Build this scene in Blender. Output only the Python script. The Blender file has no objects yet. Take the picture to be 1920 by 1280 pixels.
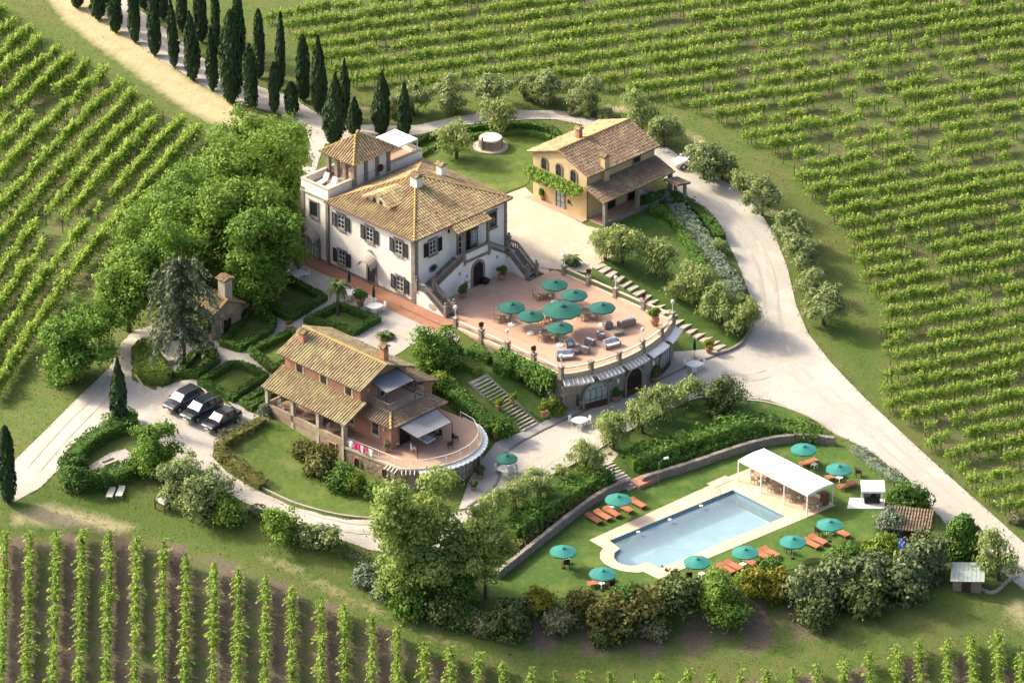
import bpy, math, random
import numpy as np
from mathutils import Vector, Matrix, noise as mnoise
from mathutils.geometry import delaunay_2d_cdt
random.seed(7)
rng = np.random.default_rng(7)
R = math.radians
scene = bpy.context.scene
COL = scene.collection

# ------------------------------------------------------------------ camera, sky, sun, exposure
TH, FPX, DIST = R(27.5), 9550.0, 536.0
cam_d = bpy.data.cameras.new('camera')
cam_d.sensor_width = 36.0
cam_d.lens = 36.0 * FPX / 1920.0
cam_d.clip_start, cam_d.clip_end = 5.0, 12000.0
cam = bpy.data.objects.new('camera', cam_d)
COL.objects.link(cam)
CAM = np.array([0.0, -DIST * math.cos(TH), DIST * math.sin(TH)])
cam.location = CAM
cam.rotation_euler = (math.pi / 2 - TH, 0, 0)
scene.camera = cam

SUN_EL, SUN_AZ = R(35), R(156)          # direction towards the sun, angle from +x
w = bpy.data.worlds.new('World')
scene.world = w
w.use_nodes = True
nt = w.node_tree
bg = nt.nodes['Background']
sky = nt.nodes.new('ShaderNodeTexSky')
sky.sky_type = 'NISHITA'
sky.sun_disc = False
sky.sun_elevation = SUN_EL
sky.sun_rotation = math.pi / 2 - SUN_AZ
sky.air_density, sky.dust_density, sky.ozone_density = 0.7, 6.0, 0.4
nt.links.new(sky.outputs[0], bg.inputs[0])
bg.inputs[1].default_value = 0.15
sd = bpy.data.lights.new('sun', 'SUN')
sd.energy = 2.5
sd.angle = R(5)
sd.color = (1.0, 0.90, 0.70)
sun = bpy.data.objects.new('sun', sd)
COL.objects.link(sun)
sv = Vector((math.cos(SUN_EL) * math.cos(SUN_AZ), math.cos(SUN_EL) * math.sin(SUN_AZ), math.sin(SUN_EL)))
sun.rotation_euler = (-sv).to_track_quat('-Z', 'Y').to_euler()
sun.location = sv * 300
vs = scene.view_settings
vs.view_transform, vs.look, vs.gamma, vs.use_curve_mapping = 'Standard', 'None', 1.0, False
vs.exposure = 1.17
scene.cycles.max_bounces = 6
scene.cycles.transparent_max_bounces = 12
scene.cycles.caustics_reflective = scene.cycles.caustics_refractive = False

# ------------------------------------------------------------------ survey: picture point + height -> place
FW = np.array([0, math.cos(TH), -math.sin(TH)])
UP = np.array([0, math.sin(TH), math.cos(TH)])
def P(px, py, z=0.0):
    d = FW * FPX + np.array([1.0, 0, 0]) * (px - 960) + UP * (640 - py)
    return CAM + d * ((z - CAM[2]) / d[2])
def project(xyz):
    d = xyz - CAM
    k = d @ FW
    return np.stack([960 + FPX * d[..., 0] / k, 640 - FPX * (d @ UP) / k], -1)

# ------------------------------------------------------------------ terrain heights
SURVEY = [
 (778,570,0),(566,478,0),(600,520,-.05),(700,600,-.1),(640,600,-.15),(540,590,-.4),(440,640,-.9),(500,700,-1.1),
 (440,720,-1.3),(380,770,-1.8),(330,760,-1.9),(290,690,-1.7),(255,650,-1.5),(420,800,-2.2),(180,760,-2.2),(100,850,-3),
 (40,920,-3.6),(300,850,-2.8),(350,930,-4),(210,920,-3.8),(400,860,-2.9),(480,920,-3.6),(560,970,-4.1),(650,1005,-4.4),
 (470,840,-2.9),(560,880,-3.7),(680,950,-4.3),(800,970,-4.5),(880,940,-4.5),(950,880,-4.5),(1050,820,-4.5),(1150,770,-4.5),
 (1290,690,-4.4),(1380,640,-4.2),(1450,600,-3.8),(1430,520,-2.8),(1400,450,-1.9),(1350,380,-1),(1290,320,-.3),(1250,290,0),
 (1180,215,.3),(1050,215,.5),(900,220,.5),(780,235,.4),(650,240,.3),(600,280,.2),(1020,420,0),(1050,480,0),(960,400,0),
 (940,290,.2),(880,320,.1),(1200,560,-1.6),(1280,610,-3),(1240,480,-.8),(1330,560,-2.2),(1270,640,-4.3),(1125,500,-.2),
 (1120,440,0),(1180,420,-.2),(850,612,0),(860,640,-.3),(900,705,-1.0),(1005,803,-4.4),(950,752,-2.6),(980,740,-2.8),
 (800,650,-.4),(760,640,-.3),(850,720,-1.2),(860,780,-2.4),(1000,700,-2.5),
 (1500,700,-4.9),(1600,780,-5.7),(1700,880,-6.8),(1800,960,-7.7),(1900,1030,-8.5),(1550,560,-3.6),(1600,650,-4.6),
 (1700,780,-6),(1850,900,-7.5),(1920,980,-8.2),(1920,600,-4.5),(1920,300,-1),(1700,400,-2),(1500,350,-1),(1400,250,0),
 (1600,200,0),(1920,0,1.5),(1300,100,1),(960,0,1.5),(500,0,1.2),(600,100,.8),(700,180,.5),(300,100,.5),(0,0,0),(200,50,.5),
 (450,200,.3),(400,280,0),(0,300,-2),(0,500,-2.5),(200,450,-1),(300,350,-.5),(0,750,-3),(100,650,-2.3),
 (1100,1180,-8.4),(1100,1225,-9),(1500,1200,-8.8),(1800,1150,-8.5),(1900,1100,-8.7),(100,1000,-5.2),(300,1020,-5.4),
 (600,1100,-6.4),(700,1130,-6.9),(800,1230,-8.6),(100,1270,-8.5),(400,1270,-8.8),(900,1280,-9.6),(1400,1270,-10),(1900,1270,-10),
 (700,1060,-6),(880,1150,-7.6),(1810,1110,-8.1),(960,1110,-6.6),
]
SUR = np.array([[*P(a, b, c)[:2], c] for a, b, c in SURVEY] +
               [[x, y, z] for x, y, z in ((-420,-300,-22),(0,-330,-26),(420,-300,-24),(-420,150,-6),(420,150,2),(-300,480,4),(0,520,7),(300,480,8),(-130,-60,-9),(130,-60,-12),(130,60,0),(-130,60,-2))])
def _phi(r2):
    return 0.5 * r2 * np.log(np.maximum(r2, 1e-9))
def _fit():
    xy = SUR[:, :2] / 50.0
    n = len(xy)
    K = _phi(((xy[:, None] - xy[None]) ** 2).sum(-1)) + np.eye(n) * 0.004
    A = np.zeros((n + 3, n + 3))
    A[:n, :n] = K; A[:n, n] = 1; A[:n, n+1:] = xy; A[n, :n] = 1; A[n+1:, :n] = xy.T
    return np.linalg.solve(A, np.concatenate([SUR[:, 2], np.zeros(3)])), xy
_COEF, _XY = _fit()
def in_poly(pts, poly):
    x, y = pts[:, 0], pts[:, 1]
    q = np.asarray(poly, float)
    inside = np.zeros(len(pts), bool)
    j = len(q) - 1
    for i in range(len(q)):
        c = ((q[i, 1] > y) != (q[j, 1] > y))
        with np.errstate(divide='ignore', invalid='ignore'):
            xi = (q[j, 0] - q[i, 0]) * (y - q[i, 1]) / (q[j, 1] - q[i, 1]) + q[i, 0]
        inside ^= c & (x < xi)
        j = i
    return inside
def seg_dist(pts, poly, closed=True):
    q = np.asarray(poly, float)
    best = np.full(len(pts), 1e18)
    m = len(q) if closed else len(q) - 1
    for i in range(m):
        a, b = q[i], q[(i + 1) % len(q)]
        ab = b - a
        t = np.clip(((pts - a) @ ab) / max(ab @ ab, 1e-9), 0, 1)
        d = pts - a - t[:, None] * ab
        best = np.minimum(best, (d ** 2).sum(1))
    return np.sqrt(best)
def sdist(pts, poly):
    d = seg_dist(pts, poly)
    return np.where(in_poly(pts, poly), -d, d)
STAMPS = []        # (world polygon, height, blend width)
_GRID = None
def height(pts):
    pts = np.atleast_2d(np.asarray(pts, float))
    if _GRID is None: return height_exact(pts)
    gx, gy, G = _GRID
    u = (pts[:, 0]-gx[0])/(gx[1]-gx[0]); v = (pts[:, 1]-gy[0])/(gy[1]-gy[0])
    ok = (u >= 0) & (v >= 0) & (u < len(gx)-1) & (v < len(gy)-1)
    out = np.empty(len(pts))
    if (~ok).any(): out[~ok] = height_exact(pts[~ok])
    u, v = u[ok], v[ok]
    i, j = u.astype(int), v.astype(int); fu, fv = u-i, v-j
    out[ok] = (G[j, i]*(1-fu)+G[j, i+1]*fu)*(1-fv) + (G[j+1, i]*(1-fu)+G[j+1, i+1]*fu)*fv
    return out
def height_exact(pts):
    pts = np.atleast_2d(np.asarray(pts, float))
    out = np.empty(len(pts))
    for k in range(0, len(pts), 20000):
        q = pts[k:k+20000] / 50.0
        r2 = ((q[:, None] - _XY[None]) ** 2).sum(-1)
        z = _phi(r2) @ _COEF[:-3] + _COEF[-3] + q @ _COEF[-2:]
        rr = np.hypot(pts[k:k+20000, 0], pts[k:k+20000, 1] - 20)
        far = np.clip((rr - 300) / 300, 0, 1)
        z = z * (1 - far) + (-8) * far
        for poly, zz, wd in STAMPS:
            d = sdist(pts[k:k+20000], poly)
            t = np.clip(d / wd, 0, 1)
            t = t * t * (3 - 2 * t)
            z = zz * (1 - t) + z * t
        out[k:k+20000] = z
    return out
def hz(x, y):
    return float(height([[x, y]])[0])
def GP(px, py):
    """ground point seen at a picture point"""
    z = -3.0
    for _ in range(14):
        p = P(px, py, z)
        z = 0.6 * hz(p[0], p[1]) + 0.4 * z
    p = P(px, py, z)
    return Vector((p[0], p[1], hz(p[0], p[1])))
def GPS(pts):
    """many at once -> array (n,3)"""
    pts = np.asarray(pts, float)
    d = FW * FPX + np.outer(pts[:, 0] - 960, [1, 0, 0]) + np.outer(640 - pts[:, 1], UP)
    z = np.full(len(pts), -3.0)
    for _ in range(14):
        p = CAM + d * ((z - CAM[2]) / d[:, 2])[:, None]
        z = 0.6 * height(p[:, :2]) + 0.4 * z
    p = CAM + d * ((z - CAM[2]) / d[:, 2])[:, None]
    p[:, 2] = height(p[:, :2])
    return p
POOL_Z, COURT_Z = -6.4, -4.5
POOL_OUT = [tuple(P(a, b, -6.4)[:2]) for a, b in [(1105,1013),(1131,1028),(1125,1037),(1125,1047),(1133,1057),(1146,1064),(1163,1070),(1182,1073),(1197,1074),(1207,1072),(1235,1086),(1514,970),(1566,948),(1436,868),(1378,889)]]
POOL_IN = [tuple(P(a, b, -6.4)[:2]) for a, b in [(1143,1014),(1162,1029),(1152,1037),(1151,1046),(1157,1054),(1168,1059),(1180,1061),(1193,1061),(1214,1054),(1237,1066),(1472,969),(1374,919)]]
POOL_LAWN = [(915,1090),(960,1060),(1010,1010),(1080,960),(1150,915),(1195,912),(1290,882),(1385,850),(1440,828),(1560,822),(1600,850),(1660,900),(1690,960),(1650,1020),(1600,1040),(1500,1062),(1400,1092),(1300,1110),(1200,1115),(1100,1118),(1000,1125),(925,1120)]
VYAW = R(-44.5); vo = P(778, 570, 0)
KYAW = R(-44.0); ko = P(733.65, 842.3, -1.75)
YYAW = R(-45.0); yo = P(1100.6, 411.35, 0)
def frame_pt(o, yaw, x, y, z=0.0):
    c, s = math.cos(yaw), math.sin(yaw)
    return Vector((o[0] + c*x - s*y, o[1] + s*x + c*y, o[2] + z))
def VW(x, y, z=0.0): return frame_pt(vo, VYAW, x, y, z)
def KW(x, y, z=0.0): return frame_pt(ko, KYAW, x, y, z)
def YW(x, y, z=0.0): return frame_pt(yo, YYAW, x, y, z)
STAMPS.append(([tuple(VW(*q)[:2]) for q in ((-18,-5),(-18,18),(8,20),(8,15.9),(6,-5))], 0.0, 4.0))
STAMPS.append(([tuple(YW(*q)[:2]) for q in ((-9.5,-3),(-9.5,11.5),(3.4,11.5),(3.4,-3))], -0.02, 2.5))
STAMPS.append(([tuple(VW(*q)[:2]) for q in ((1.2,.8),(21.5,.8),(21.5,14.6),(1.2,14.6))], -0.8, 0.8))
STAMPS.append(([tuple(KW(*q)[:2]) for q in ((-14.6,-2.2),(.5,-1.6),(3.0,-1.4),(5.2,1),(5.6,5),(3.4,8.2),(-1.5,8.8),(-14.6,5.8))], -3.0, 0.8))
STAMPS.append(([tuple(P(a, b, POOL_Z)[:2]) for a, b in POOL_LAWN], POOL_Z, 3.0))
COURT = [(885,940),(900,905),(940,862),(1000,815),(1060,790),(1150,765),(1230,725),(1300,690),(1330,700),(1290,735),(1200,785),(1100,840),(1000,890),(900,940)]
COURT_CORE = [tuple(P(a, b, COURT_Z)[:2]) for a, b in ((880,950),(930,860),(1060,785),(1150,748),(1250,706),(1340,665),(1420,650),(1460,720),(1385,740),(1310,730),(1150,815),(900,945))]
STAMPS.append(([tuple(P(a, b, COURT_Z)[:2]) for a, b in COURT], COURT_Z, 2.0))

gx_, gy_ = np.arange(-76, 76.1, .4), np.arange(-82, 118.1, .4)
_GRID = (gx_, gy_, height_exact(np.stack(np.meshgrid(gx_, gy_), -1).reshape(-1, 2)).reshape(len(gy_), len(gx_)))

# ------------------------------------------------------------------ materials
MATS = {}
def mat(name, c1, c2=None, scale=3.0, rough=0.85, bump=0.0, bscale=None, island=0.0, transl=0.0, metal=0.0, spec=0.3, detail=6.0, c3=None, s3=0.4, objrand=0.0, coat=0.0):
    """procedural surface: two colours mixed by noise (c3: a third over a wide noise), per-piece variation, grain bump"""
    m = bpy.data.materials.new(name)
    m.use_nodes = True
    t = m.node_tree
    N, L = t.nodes, t.links
    b = N['Principled BSDF']
    b.inputs['Roughness'].default_value = rough
    b.inputs['Metallic'].default_value = metal
    b.inputs['Specular IOR Level'].default_value = spec
    b.inputs['Coat Weight'].default_value = coat
    geo = N.new('ShaderNodeNewGeometry')
    def noise(sc, det=detail):
        n = N.new('ShaderNodeTexNoise')
        n.inputs['Scale'].default_value = sc
        n.inputs['Detail'].default_value = det
        n.inputs['Roughness'].default_value = 0.62
        L.new(geo.outputs['Position'], n.inputs['Vector'])
        return n
    def mix(fac, a, bb):
        x = N.new('ShaderNodeMix')
        x.data_type = 'RGBA'
        if fac is not None: L.new(fac, x.inputs[0])
        for s, v in ((6, a), (7, bb)):
            if isinstance(v, tuple): x.inputs[s].default_value = (*v, 1)
            else: L.new(v, x.inputs[s])
        return x
    def ramp(src, lo, hi):
        r = N.new('ShaderNodeMapRange')
        r.inputs[1].default_value, r.inputs[2].default_value = lo, hi
        L.new(src, r.inputs[0])
        return r.outputs[0]
    col = None
    if c2 is None:
        c2 = tuple(v * 0.8 for v in c1)
    n1 = noise(scale)
    f = ramp(n1.outputs['Fac'], 0.36, 0.64)
    if island:
        a = N.new('ShaderNodeMath'); a.operation = 'MULTIPLY_ADD'; a.use_clamp = True
        L.new(geo.outputs['Random Per Island'], a.inputs[0]); a.inputs[1].default_value = island
        bb = N.new('ShaderNodeMath'); bb.operation = 'MULTIPLY'; bb.inputs[1].default_value = 1 - island
        L.new(f, bb.inputs[0]); L.new(bb.outputs[0], a.inputs[2])
        f = a.outputs[0]
    if objrand:
        oi = N.new('ShaderNodeObjectInfo')
        a = N.new('ShaderNodeMath'); a.operation = 'MULTIPLY_ADD'; a.use_clamp = True
        L.new(oi.outputs['Random'], a.inputs[0]); a.inputs[1].default_value = objrand
        bb = N.new('ShaderNodeMath'); bb.operation = 'MULTIPLY'; bb.inputs[1].default_value = 1 - objrand
        L.new(f, bb.inputs[0]); L.new(bb.outputs[0], a.inputs[2])
        f = a.outputs[0]
    x = mix(f, c1, c2)
    col = x.outputs[2]
    if c3 is not None:
        n3 = noise(s3, 5.0)
        x3 = mix(ramp(n3.outputs['Fac'], 0.5, 0.66), col, c3)
        col = x3.outputs[2]
    L.new(col, b.inputs['Base Color'])
    if bump:
        nb = noise(bscale or scale * 4, 4.0)
        bp = N.new('ShaderNodeBump')
        bp.inputs['Strength'].default_value = min(1.0, bump)
        bp.inputs['Distance'].default_value = 0.05 * max(1, bump)
        L.new(nb.outputs['Fac'], bp.inputs['Height'])
        L.new(bp.outputs[0], b.inputs['Normal'])
    if transl:
        tr = N.new('ShaderNodeBsdfTranslucent')
        L.new(col, tr.inputs['Color'])
        ms = N.new('ShaderNodeMixShader')
        ms.inputs[0].default_value = transl
        L.new(b.outputs[0], ms.inputs[1]); L.new(tr.outputs[0], ms.inputs[2])
        L.new(ms.outputs[0], N['Material Output'].inputs['Surface'])
    MATS[name] = m
    return m
def glass_mat(name, tint, refl_rough=0.03, clear=0.8, refl=0.07):
    m = bpy.data.materials.new(name)
    m.use_nodes = True
    N, L = m.node_tree.nodes, m.node_tree.links
    N.remove(N['Principled BSDF'])
    tr = N.new('ShaderNodeBsdfTransparent'); tr.inputs[0].default_value = (*tint, 1)
    gl = N.new('ShaderNodeBsdfGlossy'); gl.inputs['Roughness'].default_value = refl_rough
    if clear < 1:
        df = N.new('ShaderNodeBsdfDiffuse'); df.inputs[0].default_value = (*tint, 1)
        m0 = N.new('ShaderNodeMixShader'); m0.inputs[0].default_value = clear
        L.new(df.outputs[0], m0.inputs[1]); L.new(tr.outputs[0], m0.inputs[2]); base = m0.outputs[0]
    else:
        base = tr.outputs[0]
    ms = N.new('ShaderNodeMixShader')
    ms.inputs[0].default_value = refl
    L.new(base, ms.inputs[1]); L.new(gl.outputs[0], ms.inputs[2])
    L.new(ms.outputs[0], N['Material Output'].inputs['Surface'])
    MATS[name] = m
    return m

# ------------------------------------------------------------------ mesh building
class MB:
    def __init__(s): s.v, s.f = [], []
    def add(s, vs, fs):
        k = len(s.v)
        s.v.extend(tuple(p) for p in vs)
        s.f.extend(tuple(i + k for i in f) for f in fs)
        return s
    def box(s, x0, x1, y0, y1, z0, z1):
        return s.add([(x0,y0,z0),(x1,y0,z0),(x1,y1,z0),(x0,y1,z0),(x0,y0,z1),(x1,y0,z1),(x1,y1,z1),(x0,y1,z1)],
                     [(0,3,2,1),(4,5,6,7),(0,1,5,4),(1,2,6,5),(2,3,7,6),(3,0,4,7)])
    def cbox(s, c, size, rz=0.0, ry=0.0, rx=0.0):
        M = Matrix.Rotation(rz, 3, 'Z') @ Matrix.Rotation(ry, 3, 'Y') @ Matrix.Rotation(rx, 3, 'X')
        hx, hy, hh = (q / 2 for q in size)
        vs = [Vector(c) + M @ Vector((sx*hx, sy*hy, sz*hh)) for sz in (-1, 1) for sx, sy in ((-1,-1),(1,-1),(1,1),(-1,1))]
        return s.add(vs, [(0,3,2,1),(4,5,6,7),(0,1,5,4),(1,2,6,5),(2,3,7,6),(3,0,4,7)])
    def bar(s, p, q, wd, ht=None):
        """square bar from p to q"""
        ht = ht or wd
        p, q = Vector(p), Vector(q)
        d = (q - p).normalized()
        up = Vector((0,0,1)) if abs(d.z) < 0.95 else Vector((1,0,0))
        sx = d.cross(up).normalized(); sz = sx.cross(d)
        vs = [o + sx*a*wd/2 + sz*b*ht/2 for o in (p, q) for a, b in ((-1,-1),(1,-1),(1,1),(-1,1))]
        return s.add(vs, [(0,3,2,1),(4,5,6,7),(0,1,5,4),(1,2,6,5),(2,3,7,6),(3,0,4,7)])
    def tube(s, p, q, r0, r1=None, n=8, caps=True):
        r1 = r0 if r1 is None else r1
        p, q = Vector(p), Vector(q)
        d = (q - p).normalized()
        a = d.orthogonal().normalized(); b = d.cross(a)
        vs = [o + (a*math.cos(t) + b*math.sin(t))*r for o, r in ((p, r0), (q, r1)) for t in (2*math.pi*i/n for i in range(n))]
        fs = [(i, (i+1) % n, n+(i+1) % n, n+i) for i in range(n)]
        if caps: fs += [tuple(range(n-1, -1, -1)), tuple(range(n, 2*n))]
        return s.add(vs, fs)
    def lathe(s, prof, n=12, c=(0,0,0), caps=True):
        vs = [(c[0]+r*math.cos(2*math.pi*i/n), c[1]+r*math.sin(2*math.pi*i/n), c[2]+z) for r, z in prof for i in range(n)]
        fs = [(k*n+i, k*n+(i+1) % n, (k+1)*n+(i+1) % n, (k+1)*n+i) for k in range(len(prof)-1) for i in range(n)]
        if caps: fs += [tuple(range(n-1, -1, -1)), tuple(range((len(prof)-1)*n, len(prof)*n))]
        return s.add(vs, fs)
    def prism(s, poly, z0, z1):
        """z0/z1: numbers or functions of (x, y)"""
        a = sum(poly[i][0]*poly[(i+1) % len(poly)][1] - poly[(i+1) % len(poly)][0]*poly[i][1] for i in range(len(poly)))
        if a < 0: poly = poly[::-1]
        n = len(poly)
        zz = lambda z, p: z(p[0], p[1]) if callable(z) else z
        vs = [(p[0], p[1], zz(z0, p)) for p in poly] + [(p[0], p[1], zz(z1, p)) for p in poly]
        return s.add(vs, [tuple(range(n-1, -1, -1)), tuple(range(n, 2*n))] + [(i, (i+1) % n, n+(i+1) % n, n+i) for i in range(n)])
    def strip(s, path, half, z0, z1, closed=False, half2=None):
        """wall of rectangular section along a flat path; z0/z1 numbers or per-point lists"""
        L, Rr = offset(path, half, closed), offset(path, -(half2 if half2 is not None else half), closed)
        n = len(path)
        g = lambda z, i: z[i] if isinstance(z, (list, tuple, np.ndarray)) else z
        vs = []
        for i in range(n):
            vs += [(*L[i], g(z0, i)), (*Rr[i], g(z0, i)), (*Rr[i], g(z1, i)), (*L[i], g(z1, i))]
        fs = []
        for i in range(n if closed else n-1):
            a, b = 4*i, 4*((i+1) % n)
            for k in range(4):
                fs.append((a+k, b+k, b+(k+1) % 4, a+(k+1) % 4))
        if not closed: fs += [(0,1,2,3), (4*n-1, 4*n-2, 4*n-3, 4*n-4)]
        return s.add(vs, fs)
    def mesh(s, name, smooth=False):
        me = bpy.data.meshes.new(name)
        me.from_pydata([tuple(map(float, p)) for p in s.v], [], s.f)
        if smooth: me.polygons.foreach_set('use_smooth', [True]*len(me.polygons))
        me.update()
        return me
    def build(s, name, material, parent=None, loc=(0,0,0), rz=0.0, smooth=False, label=None, kind=None):
        me = s.mesh(name, smooth)
        me.materials.append(material)
        return place(me, name, parent, loc, rz, label, kind)
def place(me, name, parent=None, loc=(0,0,0), rz=0.0, label=None, kind=None):
    o = bpy.data.objects.new(name, me)
    COL.objects.link(o)
    o.parent = parent
    o.location = loc
    o.rotation_euler = (0, 0, rz)
    if label: o['label'] = label
    if kind: o['kind'] = kind
    return o
def offset(path, d, closed=False):
    n = len(path)
    out = []
    for i in range(n):
        p = np.array(path[i][:2], float)
        a = np.array(path[(i-1) % n if closed else max(i-1, 0)][:2], float)
        b = np.array(path[(i+1) % n if closed else min(i+1, n-1)][:2], float)
        t1, t2 = p-a, b-p
        if np.hypot(*t1) < 1e-9: t1 = t2
        if np.hypot(*t2) < 1e-9: t2 = t1
        t1, t2 = t1/np.hypot(*t1), t2/np.hypot(*t2)
        nn = np.array([-(t1+t2)[1], (t1+t2)[0]])
        l = np.hypot(*nn)
        nn = nn/l if l > 1e-6 else np.array([-t1[1], t1[0]])
        c = max(0.45, nn @ np.array([-t1[1], t1[0]]))
        out.append(tuple(p + nn*d/c))
    return out
def resample(path, step, closed=False):
    pts = [np.array(p, float) for p in path]
    if closed: pts.append(pts[0])
    out = []
    for a, b in zip(pts[:-1], pts[1:]):
        k = max(1, int(round(np.linalg.norm(b-a)/step)))
        out += [a + (b-a)*i/k for i in range(k)]
    if not closed: out.append(pts[-1])
    return [tuple(p) for p in out]
def smooth_path(path, it=2, closed=False):
    """corner cutting"""
    p = [np.array(q, float) for q in path]
    for _ in range(it):
        o = [] if closed else [p[0]]
        for a, b in zip(p, p[1:] + ([p[0]] if closed else [])):
            o += [a*.75+b*.25, a*.25+b*.75]
        if not closed: o.append(p[-1])
        p = o
    return [tuple(q) for q in p]
def tag(o, label, cat, group=None, kind=None):
    o['label'] = label; o['category'] = cat
    if group: o['group'] = group
    if kind: o['kind'] = kind
    return o
def thing(name, label, cat, loc=(0,0,0), rz=0.0, group=None):
    o = bpy.data.objects.new(name, None)
    o.empty_display_size = 0.3
    COL.objects.link(o)
    o.location = loc; o.rotation_euler = (0, 0, rz)
    return tag(o, label, cat, group)
KIDS = {}
def tree_of(root):
    return [(c, tree_of(c)) for c in root.children]
def dup(root, loc, rz, label, scale=None):
    def cp(o, par):
        c = o.copy(); COL.objects.link(c); c.parent = par
        for ch in o.children: cp(ch, c)
        return c
    r = cp(root, None)
    r.location = loc; r.rotation_euler = (0, 0, rz)
    if scale: r.scale = (scale,)*3 if not isinstance(scale, tuple) else scale
    r['label'] = label
    return r
def struct(o):
    o['kind'] = 'structure'
    return o
ORD = 'first second third fourth fifth sixth seventh eighth ninth tenth eleventh twelfth thirteenth fourteenth fifteenth sixteenth seventeenth eighteenth nineteenth twentieth'.split()
COVERED = []
SURFACES = []       # outlines of everything laid on the meadow
def sheet(name, poly, material, off=0.03, step=0.9, world=False, smooth_it=0, kind='structure', hole=None):
    """surface that follows the terrain inside a polygon given as picture points (or world points)"""
    if smooth_it: poly = smooth_path(poly, smooth_it, True)
    w2 = [tuple(p[:2]) for p in (poly if world else GPS(poly))]
    w2 = resample(w2, step, True)
    q = np.array(w2)
    if name in ('gravel_drive', 'gravel_road', 'far_road', 'front_lawn', 'bank_lawn', 'gravel_court', 'cream_courtyard'): SURFACES.append(q)
    elif name != 'wheel_track': COVERED.append(q)
    xs = np.arange(q[:, 0].min(), q[:, 0].max(), step)
    ys = np.arange(q[:, 1].min(), q[:, 1].max(), step)
    g = np.stack(np.meshgrid(xs, ys), -1).reshape(-1, 2) + 0.0137
    g = g[in_poly(g, q)]
    if hole is not None:
        hp = np.array(resample(hole, step, True)); g = g[~in_poly(g, hp)]; g = g[seg_dist(g, hp) > step*.45]
    g = g[seg_dist(g, q) > step*0.45]
    co = [Vector(p) for p in w2] + [Vector(p) for p in g]
    n = len(w2)
    ed = []
    if hole is not None:
        k0 = len(co); co += [Vector(p) for p in hp]
        ed = [(k0+i, k0+(i+1) % len(hp)) for i in range(len(hp))]
    r = delaunay_2d_cdt(co, ed, [list(range(n))], 1, 1e-5)
    fcs = r[2]
    if hole is not None:
        vv = np.array([(v.x, v.y) for v in r[0]])
        cen = np.array([vv[list(f)].mean(0) for f in fcs]); keep = ~in_poly(cen, hp)
        fcs = [f for f, k in zip(fcs, keep) if k]
    v2 = np.array([(v.x, v.y) for v in r[0]])
    z = height(v2) + off
    me = bpy.data.meshes.new(name)
    me.from_pydata([(a, b, c) for (a, b), c in zip(v2.tolist(), z.tolist())], [], [tuple(f) for f in fcs])
    me.polygons.foreach_set('use_smooth', [True]*len(me.polygons))
    me.update()
    if len(me.polygons) and me.polygons[0].normal.z < 0: me.flip_normals()
    me.materials.append(material)
    return place(me, name, kind=kind)
# ------------------------------------------------------------------ palette
M_stone = mat('grey_stone', (.30,.26,.21), (.20,.17,.14), 2.5, .9, .5, 14)
M_stone_l = mat('pale_stone', (.50,.45,.36), (.38,.33,.26), 2.5, .9, .4, 14)
M_plaster = mat('white_plaster', (0.886,0.857,0.784), (0.824,0.785,0.706), .8, .9, .15, 20, c3=(0.762,0.714,0.617), s3=.35)
M_yplaster = mat('yellow_plaster', (.60,.47,.26), (.53,.40,.21), 1.0, .9, .2, 18, c3=(.49,.38,.22), s3=.5)
M_brick = mat('red_brick', (0.496,0.256,0.166), (0.372,0.175,0.120), 5, .9, .5, 18, c3=(0.446,0.269,0.196), s3=.8)
M_rubble = mat('rubble_stone', (.38,.29,.20), (.24,.18,.13), 2.2, .95, 1.0, 5, island=.7, c3=(.42,.35,.25))
M_tile = mat('roof_tile', (0.511,0.380,0.206), (0.256,0.181,0.118), 1.6, .9, .4, 22, island=.62, c3=(0.523,0.447,0.224), s3=.5)
M_tile_p = mat('pink_house_roof_tile', (0.546,0.473,0.268), (0.284,0.198,0.128), 1.6, .9, .4, 22, island=.6, c3=(0.546,0.484,0.244), s3=.6)
M_tile_d = mat('weathered_shaded_tile', (0.319,0.228,0.153), (0.176,0.125,0.094), 1.6, .9, .4, 22, island=.65, c3=(0.363,0.296,0.189), s3=.6)
M_ridge = mat('lichen_ridge_tile', (.48,.35,.12), (.36,.24,.09), 2, .9, .3, 18, island=.5)
M_terra = mat('terracotta_paving', (0.499,0.316,0.222), (0.428,0.267,0.190), 1.2, .85, .2, 25, c3=(0.475,0.330,0.246), s3=.3)
M_terra_l = mat('pale_paving_band', (.58,.42,.30), (.50,.36,.26), 2, .85)
M_brickwalk = mat('brick_walk', (.38,.19,.12), (.30,.15,.10), 2.5, .9, .4, 20)
M_pot = mat('terracotta_pot', (.46,.24,.14), (.36,.19,.12), 3, .85)
M_white = mat('white_paint', (.82,.81,.78), (.78,.77,.73), 2, .5)
M_canvas = mat('white_canvas', (.86,.85,.82), (.82,.81,.78), 1.5, .8)
M_cream = mat('cream_stone', (.70,.58,.43), (.62,.50,.36), 2, .85)
M_wood = mat('dark_wood', (.09,.05,.03), (.06,.035,.02), 3, .7)
M_teak = mat('red_teak', (.52,.205,.11), (.44,.165,.09), 4, .65, island=.3)
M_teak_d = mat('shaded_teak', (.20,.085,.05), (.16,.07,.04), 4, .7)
M_furn = mat('weathered_teak', (.36,.27,.17), (.30,.22,.14), 3, .8)
M_cushion = mat('cream_cushion', (.84,.79,.68), (.78,.73,.61), 3, .9)
M_green = mat('green_canvas', (.014,.115,.092), (.011,.092,.074), 1.5, .75)
M_green_p = mat('faded_green_canvas', (.034,.225,.19), (.027,.185,.155), 1.5, .75)
M_dkgreen = mat('dark_green_canvas', (.01,.045,.035), (.008,.035,.03), 2, .8)
M_iron = mat('dark_iron', (.03,.03,.03), (.022,.022,.022), 3, .5, metal=.6)
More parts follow.
